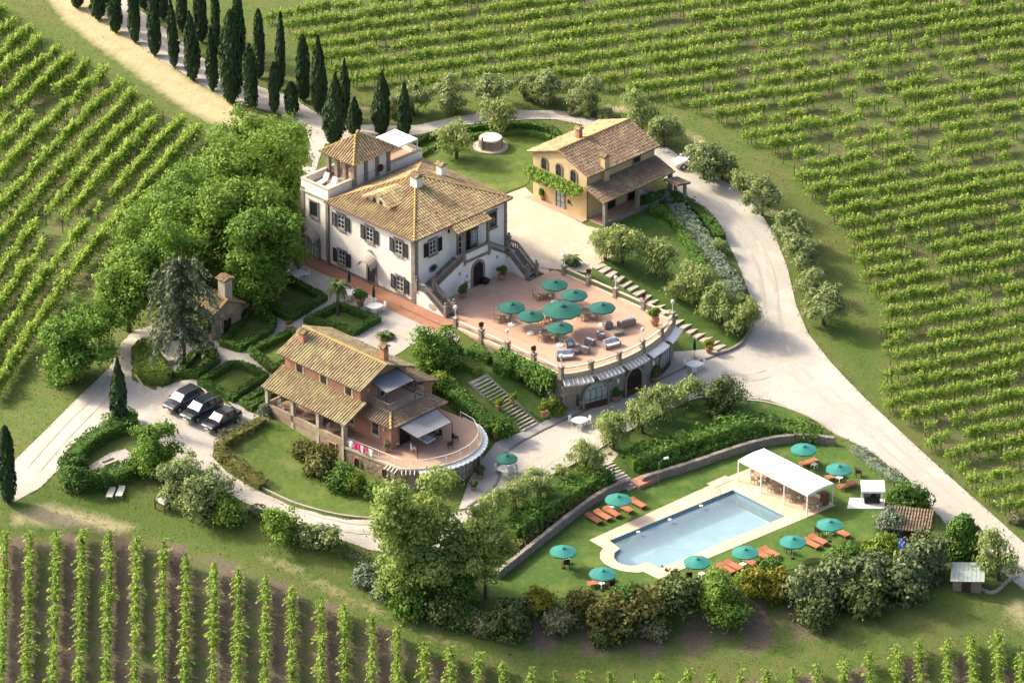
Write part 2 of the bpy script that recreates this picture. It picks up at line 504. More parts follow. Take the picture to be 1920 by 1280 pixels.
M_rattan = mat('grey_rattan', (.30,.26,.24), (.22,.19,.175), 9, .8, .5, 40)
M_bluecush = mat('blue_grey_cushion', (.42,.48,.58), (.34,.40,.50), 3, .9)
M_shutter = mat('dark_shutter', (.026,.027,.034), (.02,.02,.026), 5, .6)
M_pane = mat('window_glass', (.03,.045,.06), (.02,.03,.045), .7, .05, spec=.9)
M_pane_l = mat('curtained_glass', (.33,.42,.42), (.22,.30,.31), 2.5, .1, spec=.7)
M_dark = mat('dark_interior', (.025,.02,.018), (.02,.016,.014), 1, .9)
M_trunk = mat('bark', (.12,.09,.065), (.075,.055,.04), 5, .95, .8, 18)
M_pipe = mat('copper_drainpipe', (.16,.08,.06), (.13,.065,.05), 3, .6)
M_greyfab = mat('grey_awning_cloth', (.185,.195,.215), (.155,.165,.185), 2, .85)
M_water = None
M_gravel = mat('gravel', (0.503,0.465,0.403), (0.379,0.354,0.313), 6, .95, .6, 20, c3=(0.547,0.506,0.434), s3=.16)
M_track = mat('wheel_track_gravel', (0.475,0.427,0.350), (0.380,0.344,0.285), 5, .95, .5, 20, c3=(0.551,0.495,0.400), s3=.5)
M_gravel_c = mat('cream_gravel', (0.526,0.451,0.338), (0.414,0.356,0.270), 7, .95, .3, 26, c3=(0.583,0.503,0.382), s3=.3)
M_gravel_g = mat('grey_gravel', (.42,.39,.35), (.35,.32,.29), 9, .95, .35, 26, c3=(.47,.43,.38), s3=.3)
M_paving = mat('grey_paving', (.46,.43,.385), (.38,.355,.32), 4, .9, .3, 20)
M_lawn = mat('lawn_grass', (0.106,0.160,0.027), (0.066,0.111,0.019), 2.2, .95, .6, 18, c3=(0.154,0.184,0.047), s3=.25)
M_lawn_d = mat('pool_lawn_grass', (0.076,0.141,0.022), (0.046,0.095,0.015), 2.2, .95, .6, 18, c3=(0.116,0.158,0.033), s3=.3)
M_soil = mat('bare_soil', (.20,.155,.11), (.15,.115,.08), 3, .95, .6, 12)
def leafmat(name, a, b, tr=.3, c3=None, isl=.55, sc=.7, orand=0.0):
    return mat(name, a, b, sc, .65, island=isl, transl=tr, spec=.25, c3=c3, s3=.35, objrand=orand)
M_vine = leafmat('vine_leaf', (.32,.455,.068), (.125,.215,.028), .34, orand=.2)
M_vine_t = leafmat('vine_shoot', (.44,.56,.115), (.28,.40,.065), .42)
M_oak = leafmat('broad_leaf', (0.199,0.343,0.047), (0.084,0.167,0.024), .3)
M_oak2 = leafmat('bright_broad_leaf', (0.270,0.408,0.061), (0.118,0.209,0.032), .32)
M_olive = leafmat('olive_leaf', (0.358,0.418,0.170), (0.185,0.237,0.085), .3)
M_willow = leafmat('pale_olive_leaf', (.40,.47,.16), (.22,.285,.085), .32)
M_cyp = leafmat('cypress_leaf', (0.051,0.097,0.032), (0.019,0.041,0.015), .1)
M_hedge = leafmat('hedge_leaf', (0.138,0.260,0.037), (0.055,0.125,0.020), .22)
M_box = leafmat('boxwood_leaf', (0.100,0.198,0.030), (0.040,0.094,0.014), .2)
M_lime = leafmat('lime_leaf', (.26,.34,.04), (.13,.20,.025), .3)
M_gold = leafmat('golden_leaf', (.40,.36,.035), (.17,.19,.03), .3)
M_rust = leafmat('olive_gold_leaf', (.21,.20,.05), (.095,.105,.03), .25)
M_dull = leafmat('dull_shrub_leaf', (0.154,0.198,0.058), (0.072,0.104,0.030), .2)
M_grey = leafmat('silver_leaf', (.25,.31,.21), (.15,.20,.13), .2)
M_pinkfl = leafmat('pink_blossom', (.36,.32,.18), (.10,.14,.045), .25, isl=.75)
M_cedar = leafmat('cedar_needle', (.205,.255,.145), (.10,.13,.068), .2)
M_palm = leafmat('palm_frond', (.16,.21,.06), (.08,.115,.035), .2)
M_redplant = leafmat('dark_red_plant', (.12,.03,.03), (.06,.02,.018), .1)

# ------------------------------------------------------------------ ground
def make_ground():
    def axis(lo, hi, step, far):
        a = list(np.arange(lo, hi + 1e-6, step))
        s, out = step, []
        v = hi
        while v < far: s *= 1.5; v += s; out.append(v)
        s, pre = step, []
        v = lo
        while v > -far: s *= 1.5; v -= s; pre.append(v)
        return np.array(pre[::-1] + a + out)
    xs, ys = axis(-76, 76, .8, 5000), axis(-82, 118, .8, 5000)
    gx, gy = np.meshgrid(xs, ys)
    pts = np.stack([gx.ravel(), gy.ravel()], 1)
    z = height(pts)
    nx, ny = len(xs), len(ys)
    z = np.where(in_poly(pts, POOL_OUT) & (sdist(pts, POOL_IN) < .5), z - 2.6, z)
    idx = np.arange(nx*ny).reshape(ny, nx)
    f = np.stack([idx[:-1,:-1], idx[:-1,1:], idx[1:,1:], idx[1:,:-1]], -1).reshape(-1, 4)
    me = bpy.data.meshes.new('ground')
    me.from_pydata(np.column_stack([pts, z]).tolist(), [], f.tolist())
    me.polygons.foreach_set('use_smooth', [True]*len(me.polygons))
    # what covers the soil: dry straw (r), bare earth (g), mown green (b)
    px = project(np.column_stack([pts, z]))
    near = (np.abs(pts[:, 0]) < 120) & (np.abs(pts[:, 1]) < 200)
    r = np.zeros(len(pts)); g = np.zeros(len(pts)); b = np.zeros(len(pts))
    def wash(arr, poly, amt, soft):
        d = sdist(px, poly)
        np.maximum(arr, amt*np.clip(0.5 - d/soft, 0, 1), out=arr)
    wash(r, [(60,-30),(160,-30),(230,40),(300,95),(350,140),(430,180),(500,215),(470,250),(400,238),(340,205),(290,170),(200,105),(120,45)], 1.0, 26)
    for q, a, s in (([(20,960),(100,940),(200,965),(270,990),(200,1003),(90,990),(20,985)], 1.15, 45), ([(440,1010),(560,1055),(660,1110),(780,1165),(830,1210),(700,1155),(600,1105),(480,1050)], .85, 40),
                    ([(720,1110),(760,1180),(850,1215),(960,1245),(900,1225),(800,1180)], .95, 40), ([(1620,1190),(1650,1195),(1630,1215),(1600,1205)], .7, 20), ([(1860,1130),(1940,1100),(1940,1210),(1900,1190)], .8, 50),
                    ([(1270,240),(1300,250),(1340,270),(1310,280)], 1.1, 30), ([(1380,350),(1440,370),(1470,410),(1430,400)], 1.1, 30), ([(1460,400),(1485,450),(1500,500),(1475,470)], .8, 30),
                    ([(1130,195),(1190,200),(1200,215),(1150,212)], 1.1, 25), ([(540,165),(600,200),(720,230),(800,215),(700,200),(600,160)], .9, 40), ([(1500,560),(1570,560),(1580,575),(1500,580)], .75, 30)):
        wash(r, q, a, s)
    wash(g, [(-40,1010),(150,1000),(320,1015),(420,1050),(560,1105),(700,1165),(800,1230),(900,1262),(960,1320),(-40,1320)], .95, 30)
    wash(g, [(900,1150),(1100,1165),(1300,1140),(1500,1120),(1600,1140),(1560,1175),(1450,1215),(1200,1230),(1000,1220)], .88, 70)
    wash(g, [(980,1275),(1300,1280),(1550,1255),(1700,1230),(1880,1215),(1940,1330),(960,1330)], .6, 30)
    wash(g, [(-30,60),(40,40),(200,140),(390,250),(250,430),(120,620),(-30,760)], .35, 40)
    wash(g, [(520,-30),(1940,-30),(1940,950),(1850,920),(1700,790),(1660,600),(1580,440),(1450,280),(1200,170),(760,140),(600,60)], .36, 50)
    lane = np.floor((px[:, 0] - 6)/49.4).astype(int) % 2 == 1
    g = np.where((px[:, 1] > 985) & (pts[:, 1] < 0) & lane, g*.45, g)
    wash(b, [(560,-30),(1940,-30),(1940,950),(1700,790),(1660,600),(1580,440),(1450,280),(1200,170),(760,140)], .38, 60)
    wash(b, [(1430,480),(1560,520),(1640,640),(1650,760),(1800,900),(1700,830),(1560,650),(1500,560)], .6, 60)
    wash(b, [(0,880),(140,880),(300,930),(450,990),(600,1060),(520,1075),(300,1020),(0,1010)], .5, 50)
    ca = me.color_attributes.new('cover', 'FLOAT_COLOR', 'POINT')
    ca.data.foreach_set('color', np.column_stack([r, g, b, np.ones(len(r))]).astype(np.float32).ravel())
    m = bpy.data.materials.new('meadow')
    m.use_nodes = True
    N, L = m.node_tree.nodes, m.node_tree.links
    bs = N['Principled BSDF']
    bs.inputs['Roughness'].default_value = .95
    bs.inputs['Specular IOR Level'].default_value = .2
    geo = N.new('ShaderNodeNewGeometry')
    at = N.new('ShaderNodeAttribute'); at.attribute_name = 'cover'
    sep = N.new('ShaderNodeSeparateColor'); L.new(at.outputs['Color'], sep.inputs[0])
    def noise(sc, det=6, stretch=None):
        n = N.new('ShaderNodeTexNoise'); n.inputs['Scale'].default_value = sc; n.inputs['Detail'].default_value = det; n.inputs['Roughness'].default_value = .65
        L.new(geo.outputs['Position'], n.inputs['Vector'])
        return n.outputs['Fac']
    def rng_(src, lo, hi):
        q = N.new('ShaderNodeMapRange'); q.inputs[1].default_value = lo; q.inputs[2].default_value = hi; L.new(src, q.inputs[0]); return q.outputs[0]
    def mixc(fac, a, b):
        x = N.new('ShaderNodeMix'); x.data_type = 'RGBA'; L.new(fac, x.inputs[0])
        for s, v in ((6, a), (7, b)):
            if isinstance(v, tuple): x.inputs[s].default_value = (*v, 1)
            else: L.new(v, x.inputs[s])
        return x.outputs[2]
    def addm(a, b, k):
        q = N.new('ShaderNodeMath'); q.operation = 'MULTIPLY_ADD'; L.new(b, q.inputs[0]); q.inputs[1].default_value = k; L.new(a, q.inputs[2]); return q.outputs[0]
    fine, mid, wide = noise(3.0, 8), noise(.55, 6), noise(.11, 5)
    c = mixc(rng_(fine, .35, .65), (.070,.120,.022), (.102,.152,.032))
    c = mixc(rng_(mid, .42, .68), c, (.135,.145,.047))
    c = mixc(rng_(wide, .5, .7), c, (.125,.135,.042))
    nb = addm(addm(sep.outputs[2], mid, .5), fine, .4)
    c = mixc(rng_(nb, .75, 1.1), c, (.07,.125,.021))
    ng = addm(addm(sep.outputs[1], mid, .7), fine, .5)
    soil = mixc(rng_(fine, .35, .7), (.128,.098,.07), (.185,.15,.105))
    c = mixc(rng_(ng, .9, 1.15), c, soil)
    nr = addm(addm(sep.outputs[0], mid, .7), fine, .5)
    straw = mixc(rng_(fine, .3, .7), (.47,.395,.245), (.36,.31,.165))
    c = mixc(rng_(nr, 1.08, 1.6), c, straw)
    L.new(c, bs.inputs['Base Color'])
    bp = N.new('ShaderNodeBump'); bp.inputs['Strength'].default_value = .7; bp.inputs['Distance'].default_value = .12
    L.new(noise(5, 8), bp.inputs['Height']); L.new(bp.outputs[0], bs.inputs['Normal'])
    me.materials.append(m)
    return place(me, 'ground', kind='structure')
make_ground()

# ------------------------------------------------------------------ drives, courts, paths, lawns
sheet('gravel_drive', [(28,940),(22,868),(80,812),(150,742),(205,690),(228,642),(250,620),(300,606),(345,600),(340,640),(262,652),(245,680),(248,712),(290,732),(332,716),(372,708),(392,740),(450,772),(503,752),(505,790),(440,815),(402,835),(398,856),(425,885),(470,912),(520,940),(590,963),(650,974),(712,974),(760,985),(880,955),(900,985),(800,1040),(690,1030),(640,1012),(590,992),(520,968),(455,940),(395,912),(345,880),(318,850),(250,790),(200,812),(140,850),(110,880),(75,915)], M_gravel, .03)
sheet('garden_path', [(566,490),(640,530),(778,588),(862,632),(850,652),(775,645),(700,690),(505,770),(450,775),(380,712),(300,690),(330,600),(400,585),(470,560),(540,490)], M_gravel_g, .05)
sheet('gravel_court', [(860,955),(880,900),(935,845),(1000,795),(1150,745),(1250,700),(1300,665),(1400,645),(1440,740),(1390,748),(1318,738),(1252,765),(1150,822),(1100,856),(1000,905),(905,950)], M_gravel, .05)
sheet('gravel_road', [(1245,272),(1290,305),(1340,330),(1385,355),(1425,398),(1452,440),(1476,500),(1492,570),(1515,625),(1560,682),(1620,745),(1700,820),(1790,902),(1850,955),(1925,1022),(2110,1170),(2110,1250),(1900,1090),(1850,1048),(1790,1000),(1740,945),(1690,893),(1640,852),(1585,822),(1540,797),(1500,772),(1440,750),(1385,745),(1340,690),(1385,652),(1412,612),(1408,560),(1382,490),(1352,430),(1315,392),(1272,375),(1250,345),(1228,300)], M_gravel, .035)
sheet('far_road', [(185,-30),(238,-30),(262,20),(330,70),(400,125),(460,155),(545,182),(590,210),(640,236),(700,234),(770,238),(850,220),(950,207),(1050,208),(1130,225),(1200,255),(1290,310),(1240,310),(1170,272),(1090,234),(1040,224),(950,221),(850,236),(790,252),(700,266),(610,270),(598,300),(585,345),(560,360),(560,320),(583,275),(572,238),(520,212),(440,195),(380,160),(300,112),(230,60)], M_gravel_g, .04)
sheet('cream_courtyard', [(930,372),(985,352),(1012,378),(1100,424),(1160,440),(1150,480),(1128,492),(1100,512),(1000,505),(940,470)], M_gravel_c, .06)
sheet('front_lawn', [(455,830),(470,805),(505,790),(560,800),(650,850),(720,915),(740,960),(715,968),(640,966),(560,945),(490,912),(462,870)], M_lawn, .07)
sheet('circular_lawn', [(770,285),(800,262),(860,245),(950,236),(1020,240),(1048,262),(1010,285),(990,345),(940,366),(880,340)], M_lawn, .05)
sheet('bank_lawn', [(1090,512),(1130,492),(1160,440),(1180,405),(1240,395),(1280,420),(1330,470),(1380,545),(1408,600),(1375,655),(1262,662),(1245,600),(1150,545)], M_lawn_d, .05)
sheet('terrace_side_lawn', [(840,640),(880,660),(1000,700),(1045,740),(1035,790),(1005,800),(900,830),(880,800),(790,720),(800,660)], M_lawn_d, .05)
sheet('court_edge_lawn', [(905,952),(1000,908),(1100,860),(1150,825),(1255,768),(1320,742),(1390,752),(1440,755),(1500,775),(1540,800),(1590,825),(1560,830),(1440,832),(1200,910),(1150,912),(1010,1005),(935,1075),(890,1040)], M_lawn_d, .045)
sheet('pool_lawn', POOL_LAWN, M_lawn_d, .05, hole=offset(POOL_OUT, 0.0, True))
M_poplar = leafmat('poplar_leaf', (0.378,0.477,0.127), (0.161,0.228,0.051), .34)
M_scrub = leafmat('olive_scrub_leaf', (0.219,0.267,0.115), (0.094,0.127,0.048), .22)
M_box_sunlit = leafmat('sunlit_boxwood_leaf', (.20,.30,.045), (.09,.155,.022), .25)  # boxwood lightened: sun on the rounded block is put into the colour

def track(path, wd=.42, gap=1.5):
    p = smooth_path([tuple(q[:2]) for q in GPS(path)], 2); p = resample(p, 1.2)
    for s in (-1, 1):
        c = offset(p, s*gap/2)
        ph = random.uniform(0, 6)
        l = offset(c, wd/2); r = offset(c, -wd/2)
        l = [(x+.12*math.sin(i*.9+ph), y+.12*math.cos(i*1.3)) for i, (x, y) in enumerate(l)]
        sheet('wheel_track', l + r[::-1], M_track, .062, world=True)
track([(60,880),(130,800),(210,725),(250,660),(300,625)]); track([(270,700),(330,830),(420,905),(520,952),(640,990),(730,990)])
track([(1960,1095),(1860,1010),(1760,920),(1650,820),(1560,745),(1480,690),(1445,600),(1440,510),(1390,420),(1320,360)]); track([(1440,700),(1340,715),(1200,765),(1060,840),(930,920)])
track([(240,20),(330,95),(440,165),(560,215),(620,250),(760,246),(860,229),(1000,216),(1100,222)], .4, 1.4)
M_pan = mat('roof_pan_tile', (.235,.165,.095), (.14,.095,.06), 1.4, .95, .4, 20, c3=(.17,.13,.06), s3=.6)
M_sheer = glass_mat('sheer_canvas', (.80,.79,.76), .5, .55, .05)
M_block = mat('dressed_stone', (.33,.29,.235), (.23,.20,.165), 2, .95, .6, 9, island=.6)
M_clear = glass_mat('clear_glass', (.93,.97,.96), .03, .97)
M_hood = mat('lead_hood', (.34,.30,.25), (.27,.24,.2), 3, .7)
# ------------------------------------------------------------------ building kit
def xz_prism(mb, poly, y0, y1):
    a = sum(poly[i][0]*poly[(i+1) % len(poly)][1] - poly[(i+1) % len(poly)][0]*poly[i][1] for i in range(len(poly)))
    if a < 0: poly = poly[::-1]
    n = len(poly)
    mb.add([(x, y0, z) for x, z in poly] + [(x, y1, z) for x, z in poly],
           [tuple(range(n)), tuple(range(2*n-1, n-1, -1))] + [(i, n+i, n+(i+1) % n, (i+1) % n) for i in range(n)])
    return mb
def yz_prism(mb, poly, x0, x1):
    """poly of (y, z), extruded along x"""
    a = sum(poly[i][0]*poly[(i+1) % len(poly)][1] - poly[(i+1) % len(poly)][0]*poly[i][1] for i in range(len(poly)))
    if a < 0: poly = poly[::-1]
    n = len(poly)
    mb.add([(x0, y, z) for y, z in poly] + [(x1, y, z) for y, z in poly],
           [tuple(range(n-1, -1, -1)), tuple(range(n, 2*n))] + [(i, (i+1) % n, n+(i+1) % n, n+i) for i in range(n)])
    return mb
def arch_pts(wd, h, n=8):
    r = wd/2
    return [(-r, 0), (r, 0)] + [(r*math.cos(math.pi*i/n), h - r + r*math.sin(math.pi*i/n)) for i in range(n+1)]
def roof_plane(tiles, base, pts, spacing=.31, length=.46, thick=.14):
    """pts: coplanar outline, first edge is the eave (left to right seen from outside)"""
    p = [Vector(q) for q in pts]
    u = (p[1]-p[0]).normalized()
    nrm = Vector((0,0,0))
    for i in range(len(p)): nrm += p[i].cross(p[(i+1) % len(p)])
    nrm.normalize()
    t = nrm.cross(u)
    if t.z < 0: t = -t; nrm = -nrm
    n = len(p)
    base.add([q for q in p] + [q - nrm*thick for q in p], [tuple(range(n)), tuple(range(2*n-1, n-1, -1))] + [(i, n+i, n+(i+1) % n, (i+1) % n) for i in range(n)])
    st = [((q-p[0]).dot(u), (q-p[0]).dot(t)) for q in p]
    s0, s1 = min(a for a, _ in st), max(a for a, _ in st)
    k = int((s1-s0)/spacing)
    sp = (s1-s0)/max(k, 1)
    for i in range(k+1):
        s = s0 + sp*(min(max(i, .25), k-.25))
        ts = []
        for (a, b), (c, d) in zip(st, st[1:]+st[:1]):
            if (a - s)*(c - s) < 0 or abs(a-s) < 1e-9: ts.append(b + (d-b)*(s-a)/(c-a) if abs(c-a) > 1e-9 else b)
        if len(ts) < 2: continue
        lo, hi = min(ts), max(ts)
        x = lo - .04
        while x < hi - .08:
            e = min(x + length*1.12, hi)
            js = random.uniform(-.018, .018)
            r = sp*.31*random.uniform(.92, 1.08)
            lift = random.uniform(.015, .05)
            vs = []
            for tt, rr, hh in ((x, r, lift), (e, r*.86, 0.0)):
                c = p[0] + u*(s+js) + t*tt + nrm*(hh-.01)
                for q in (0, 60, 120, 180):
                    vs.append(c + u*rr*math.cos(R(q)) + nrm*rr*1.25*math.sin(R(q)))
            tiles.add(vs, [(0,4,5,1), (1,5,6,2), (2,6,7,3), (0,1,2,3)])
            x += length*random.uniform(.96, 1.04)
def ridge_caps(mb, a, b, r=.15, length=.48):
    a, b = Vector(a), Vector(b)
    d = (b-a); n = max(1, int(d.length/length)); d.normalize()
    sx = d.cross(Vector((0,0,1))).normalized(); up = sx.cross(d)
    for i in range(n):
        vs = []
        for f, rr, hh in ((i, r*random.uniform(.95,1.1), .05), (i+1.12, r*.85, .0)):
            c = a + (b-a)*min(1.0, f/n) + up*hh
            for q in (-15, 45, 90, 135, 195):
                vs.append(c + sx*rr*math.cos(R(q)) + up*rr*math.sin(R(q)))
        mb.add(vs, [(0,5,6,1),(1,6,7,2),(2,7,8,3),(3,8,9,4),(0,1,2,3,4)])
def roof(parent, planes, caps, tm, name='roof', rm=None, spacing=.31, label=None):
    t, b, c = MB(), MB(), MB()
    for pl in planes: roof_plane(t, b, pl, spacing)
    for a, q in caps: ridge_caps(c, a, q)
    o = b.build(name, M_pan, parent, label=label)
    t.build('roof_tiles', tm, o, kind='stuff')
    if caps: c.build('ridge_tiles', rm or M_ridge, o, kind='stuff')
    return o
_WIN = {}
def window(parent, loc, rz, wd, h, shutters=True, stone=None, pane=None, arch=False, bars=(2, 3), name='window', frame_w=.16, shut_mat=None, casem=None, door=False):
    key = (wd, h, shutters, arch, bars, name, frame_w, id(stone), id(pane), id(shut_mat), id(casem))
    if key not in _WIN:
        stone, pane_m = stone or M_stone, pane or M_pane
        f = MB()
        if arch:
            o, i = arch_pts(wd+2*frame_w, h+frame_w), arch_pts(wd, h)
            n = len(o)
            f.add([(x, -.09, z) for x, z in o] + [(x, -.09, z) for x, z in i] + [(x, .02, z) for x, z in o] + [(x, .02, z) for x, z in i],
                  [(a, (a+1) % n, n+(a+1) % n, n+a) for a in range(1, n)] + [(a, 2*n+a, 2*n+(a+1) % n, (a+1) % n) for a in range(n)] + [(n+a, n+(a+1) % n, 3*n+(a+1) % n, 3*n+a) for a in range(n)])
        else:
            b = 0 if door else frame_w
            f.box(-wd/2-frame_w, -wd/2, -.08, .02, -b, h+frame_w).box(wd/2, wd/2+frame_w, -.08, .02, -b, h+frame_w)
            f.box(-wd/2, wd/2, -.08, .02, h, h+frame_w)
            f.box(-wd/2-frame_w-.08, wd/2+frame_w+.08, -.16, .02, h+frame_w+.002, h+frame_w+.09)
            if not door: f.box(-wd/2-frame_w-.06, wd/2+frame_w+.06, -.17, .02, -b-.1, -b-.002).box(-wd/2, wd/2, -.08, .02, -b, 0)
        fm = f.mesh(name); fm.materials.append(stone)
        g = MB()
        if arch: xz_prism(g, arch_pts(wd-.004, h-.002), -.02, .015)
        else: g.box(-wd/2+.002, wd/2-.002, -.02, .015, .002, h-.002)
        gm = g.mesh('pane'); gm.materials.append(pane_m)
        c = MB()
        nv, nh = bars
        top = h if not arch else h - wd*.2
        for k in range(nv+1):
            x = -wd/2 + .03 + (wd-.06)*k/nv
            c.box(x-.022, x+.022, -.05, -.021, .005, top-.01)
        for k in range(nh+1):
            z = .035 + (top-.07)*k/nh
            c.box(-wd/2+.062, wd/2-.062, -.048, -.022, z-.02, z+.02)
        cm = c.mesh('casement'); cm.materials.append(casem or M_white)
        sm = None
        if shutters:
            s = MB()
            sw = wd/2+.14
            s.box(-sw/2, -sw/2+.07, -.05, 0, 0, h).box(sw/2-.07, sw/2, -.05, 0, 0, h).box(-sw/2+.07, sw/2-.07, -.05, 0, 0, .08).box(-sw/2+.07, sw/2-.07, -.05, 0, h-.08, h).box(-sw/2+.07, sw/2-.07, -.05, 0, h*.48, h*.53)
            k = int(h/.11)
            for i in range(1, k):
                s.cbox((0, -.022, h*i/k), (sw-.14, .05, .025), rx=R(35))
            s.box(-sw/2+.07, sw/2-.07, -.012, -.004, .08, h-.08)
            sm = s.mesh('shutter'); sm.materials.append(shut_mat or M_shutter)
        _WIN[key] = (fm, gm, cm, sm)
    fm, gm, cm, sm = _WIN[key]
    o = place(fm, name, parent, loc, rz)
    place(gm, 'pane', o)
    place(cm, 'casement', o)
    if sm:
        x = wd/2 + frame_w + .06 + (wd/2+.14)/2
        place(sm, 'shutter', o, (-x, -.09, 0), R(-6))
        place(sm, 'shutter', o, (x, -.09, 0), R(6))
    return o
def chimney(parent, loc, sx, sy, h, body, cap_tiles=True, rz=0):
    m = MB().box(-sx/2, sx/2, -sy/2, sy/2, -.8, h)
    o = m.build('chimney', body, parent, loc, rz)
    c = MB()
    for a in (-1, 1):
        for b in (-1, 1): c.box(a*sx*.38-.06, a*sx*.38+.06, b*sy*.38-.06, b*sy*.38+.06, h, h+.22)
    c.box(-sx*.34, sx*.34, -sy*.34, sy*.34, h, h+.18)
    t = MB()
    for s in (-1, 1):
        pts = [(-sx*.68*1, s*-sy*.68, h+.22), (sx*.68, s*-sy*.68, h+.22), (sx*.68, 0, h+.5), (-sx*.68, 0, h+.5)]
        if s < 0: pts = [(sx*.68, sy*.68, h+.22), (-sx*.68, sy*.68, h+.22), (-sx*.68, 0, h+.5), (sx*.68, 0, h+.5)]
        roof_plane(t, c, pts, .26, .4, .06)
    c.build('chimney_cap', M_tile, o); t.build('cap_tiles', M_tile, o, kind='stuff')
    return o
def baluster_run(bal, rail, path, h=.85, step=.26, br=.065):
    """path of 3-D points at floor level: turned balusters, bottom and top rails"""
    for a, b in zip(path[:-1], path[1:]):
        a, b = Vector(a), Vector(b)
        rail.bar(a+Vector((0,0,.06)), b+Vector((0,0,.06)), .2, .12)
        rail.bar(a+Vector((0,0,h)), b+Vector((0,0,h)), .24, .14)
        n = max(1, int((b-a).length/step))
        for i in range(n):
            c = a + (b-a)*((i+.5)/n)
            bal.lathe([(br*.7, .10), (br*1.25, .28), (br*.6, .52), (br*.9, .72), (br*.7, h-.05)], 6, c, False)
def newel(mb, p, h=1.15, s=.36, ball=True):
    x, y, z = p
    mb.box(x-s/2, x+s/2, y-s/2, y+s/2, z-.3, z+h).box(x-s*.62, x+s*.62, y-s*.62, y+s*.62, z+h, z+h+.1)
    if ball: mb.lathe([(.05, h+.1), (.09, h+.18), (.17, h+.32), (.15, h+.45), (.04, h+.55)], 8, (x, y, z))

# ------------------------------------------------------------------ white villa
villa = thing('villa', 'white two storey villa with dark shutters, square roof tower and hipped tile roof', 'villa', (vo[0], vo[1], 0), VYAW)
def pane_sheet(path, z0, z1, mb=None):
    mb = mb or MB()
    for a, b in zip(path[:-1], path[1:]): mb.add([(*a[:2], z0), (*b[:2], z0), (*b[:2], z1), (*a[:2], z1)], [(0,1,2,3)])
    return mb
def build_villa():
    v = villa
    EV = 7.75
    MB().box(-13.3, 0, 0, 13.9, -.6, EV).build('wall', M_plaster, v)
    MB().box(-17.5, -13.302, 0.05, 14.3, -.6, 8.15).build('wall', M_plaster, v)
    for x, y in ((-.2,-.06),(-13.35,-.06),(-17.3,-.01)):
        MB().box(x-.28, x+.28, y, y+.3, -.3, EV-.35 if x > -14 else 8.1).build('corner_pilaster', M_stone, v)
    MB().box(-.24, .06, .26, .5, -.3, EV-.35).build('corner_pilaster', M_stone, v); MB().box(-.3, .08, 13.55, 13.96, -.3, EV-.35).build('corner_pilaster', M_stone, v)
    c = MB().box(-13.3, .1, -.1, .02, EV-.34, EV-.1).box(-.02, .1, .021, 13.98, EV-.34, EV-.1)
    c.box(-17.6, -13.31, -.08, .06, 7.6, 7.78)
    c.build('cornice', M_stone_l, v)
    MB().box(-17.55, .04, -.04, .02, -.3, .35).build('base_course', M_stone, v)
    # parapet of the roof terrace on the tower block
    MB().box(-17.5, -13.3, .05, .3, 8.15, 8.95).box(-17.5, -17.25, .3, 14.3, 8.15, 8.95).box(-17.25, -13.3, 14.05, 14.3, 8.15, 8.95).box(-13.55, -13.3, .3, 14.05, 8.15, 8.95).build('parapet', M_plaster, v)
    MB().box(-17.6, -13.2, -.02, .38, 8.95, 9.06).box(-17.6, -17.17, .38, 14.4, 8.95, 9.06).box(-17.17, -13.2, 13.98, 14.4, 8.95, 9.06).box(-13.62, -13.2, .38, 13.98, 8.95, 9.06).build('parapet_coping', M_stone_l, v)
    MB().box(-17.25, -13.55, .3, 14.05, 8.15, 8.2).build('roof_terrace_floor', M_terra, v)
    # main hipped roof
    o = .5
    E = EV + .02
    A, B, C_, D_ = (-13.3, -o, E), (o, -o, E), (o, 13.9+o, E), (-13.3, 13.9+o, E)
    apex = (-6.8, 6.9, 10.6)
    rf = roof(v, [[A, B, apex], [B, C_, apex], [C_, D_, apex], [D_, A, apex]], [(A, apex), (B, apex), (C_, apex), (D_, apex)], M_tile, spacing=.35)
    # dormer
    g = MB()
    xz_prism(g, [(-8.9, 8.2), (-5.7, 8.2), (-5.7, 9.1), (-7.3, 9.85), (-8.9, 9.1)], 1.9, 5.6)
    d = g.build('dormer', M_plaster, v)
    tm, bm_ = MB(), MB()
    roof_plane(tm, bm_, [(-9.4, 6.2, 9.05), (-9.4, 1.45, 9.05), (-7.3, 1.45, 10.0), (-7.3, 6.2, 10.0)], .4)
    roof_plane(tm, bm_, [(-5.2, 1.45, 9.05), (-5.2, 6.2, 9.05), (-7.3, 6.2, 10.0), (-7.3, 1.45, 10.0)], .4)
    bm_.build('dormer_roof', M_tile, d); tm.build('roof_tiles', M_tile, d, kind='stuff')
    for x in (-8.0, -7.0): 
        a = MB(); xz_prism(a, [(q[0]*1.0+x, q[1]+8.4) for q in arch_pts(.5, .85, 6)], 1.86, 1.92); a.build('pane', M_pane, d)
    # chimneys
    ch = chimney(v, (-5.6, 5.9, 10.0), .95, .95, 1.1, M_plaster)
    chimney(v, (-7.0, 11.0, 9.1), .75, .75, 1.1, M_plaster)
    # tower
    tx0, tx1, ty0, ty1, tz = -17.15, -13.25, 3.9, 9.0, 11.0
    for x, y in ((tx0, ty0), (tx1, ty0), (tx0, ty1), (tx1, ty1), ((tx0+tx1)/2-.65, ty0), ((tx0+tx1)/2+.65, ty0), (tx1, ty0+1.7), (tx1, ty0+3.4)):
        MB().box(x-.22, x+.22, y-.22, y+.22, 8.2, tz).build('tower_pillar', M_stone, v)
    for bx in ((tx1-.1, tx1+.05, ty0+.22, ty0+1.48, 8.2, 10.7), (tx1-.1, tx1+.05, ty0+1.92, ty0+3.18, 8.2, 10.7), (tx1-.1, tx1+.05, ty0+3.62, ty1-.22, 8.2, 10.7), (tx0+.25, tx1-.25, ty1-.1, ty1+.1, 8.2, 10.7)):
        MB().box(*bx).build('tower_wall', M_plaster, v)
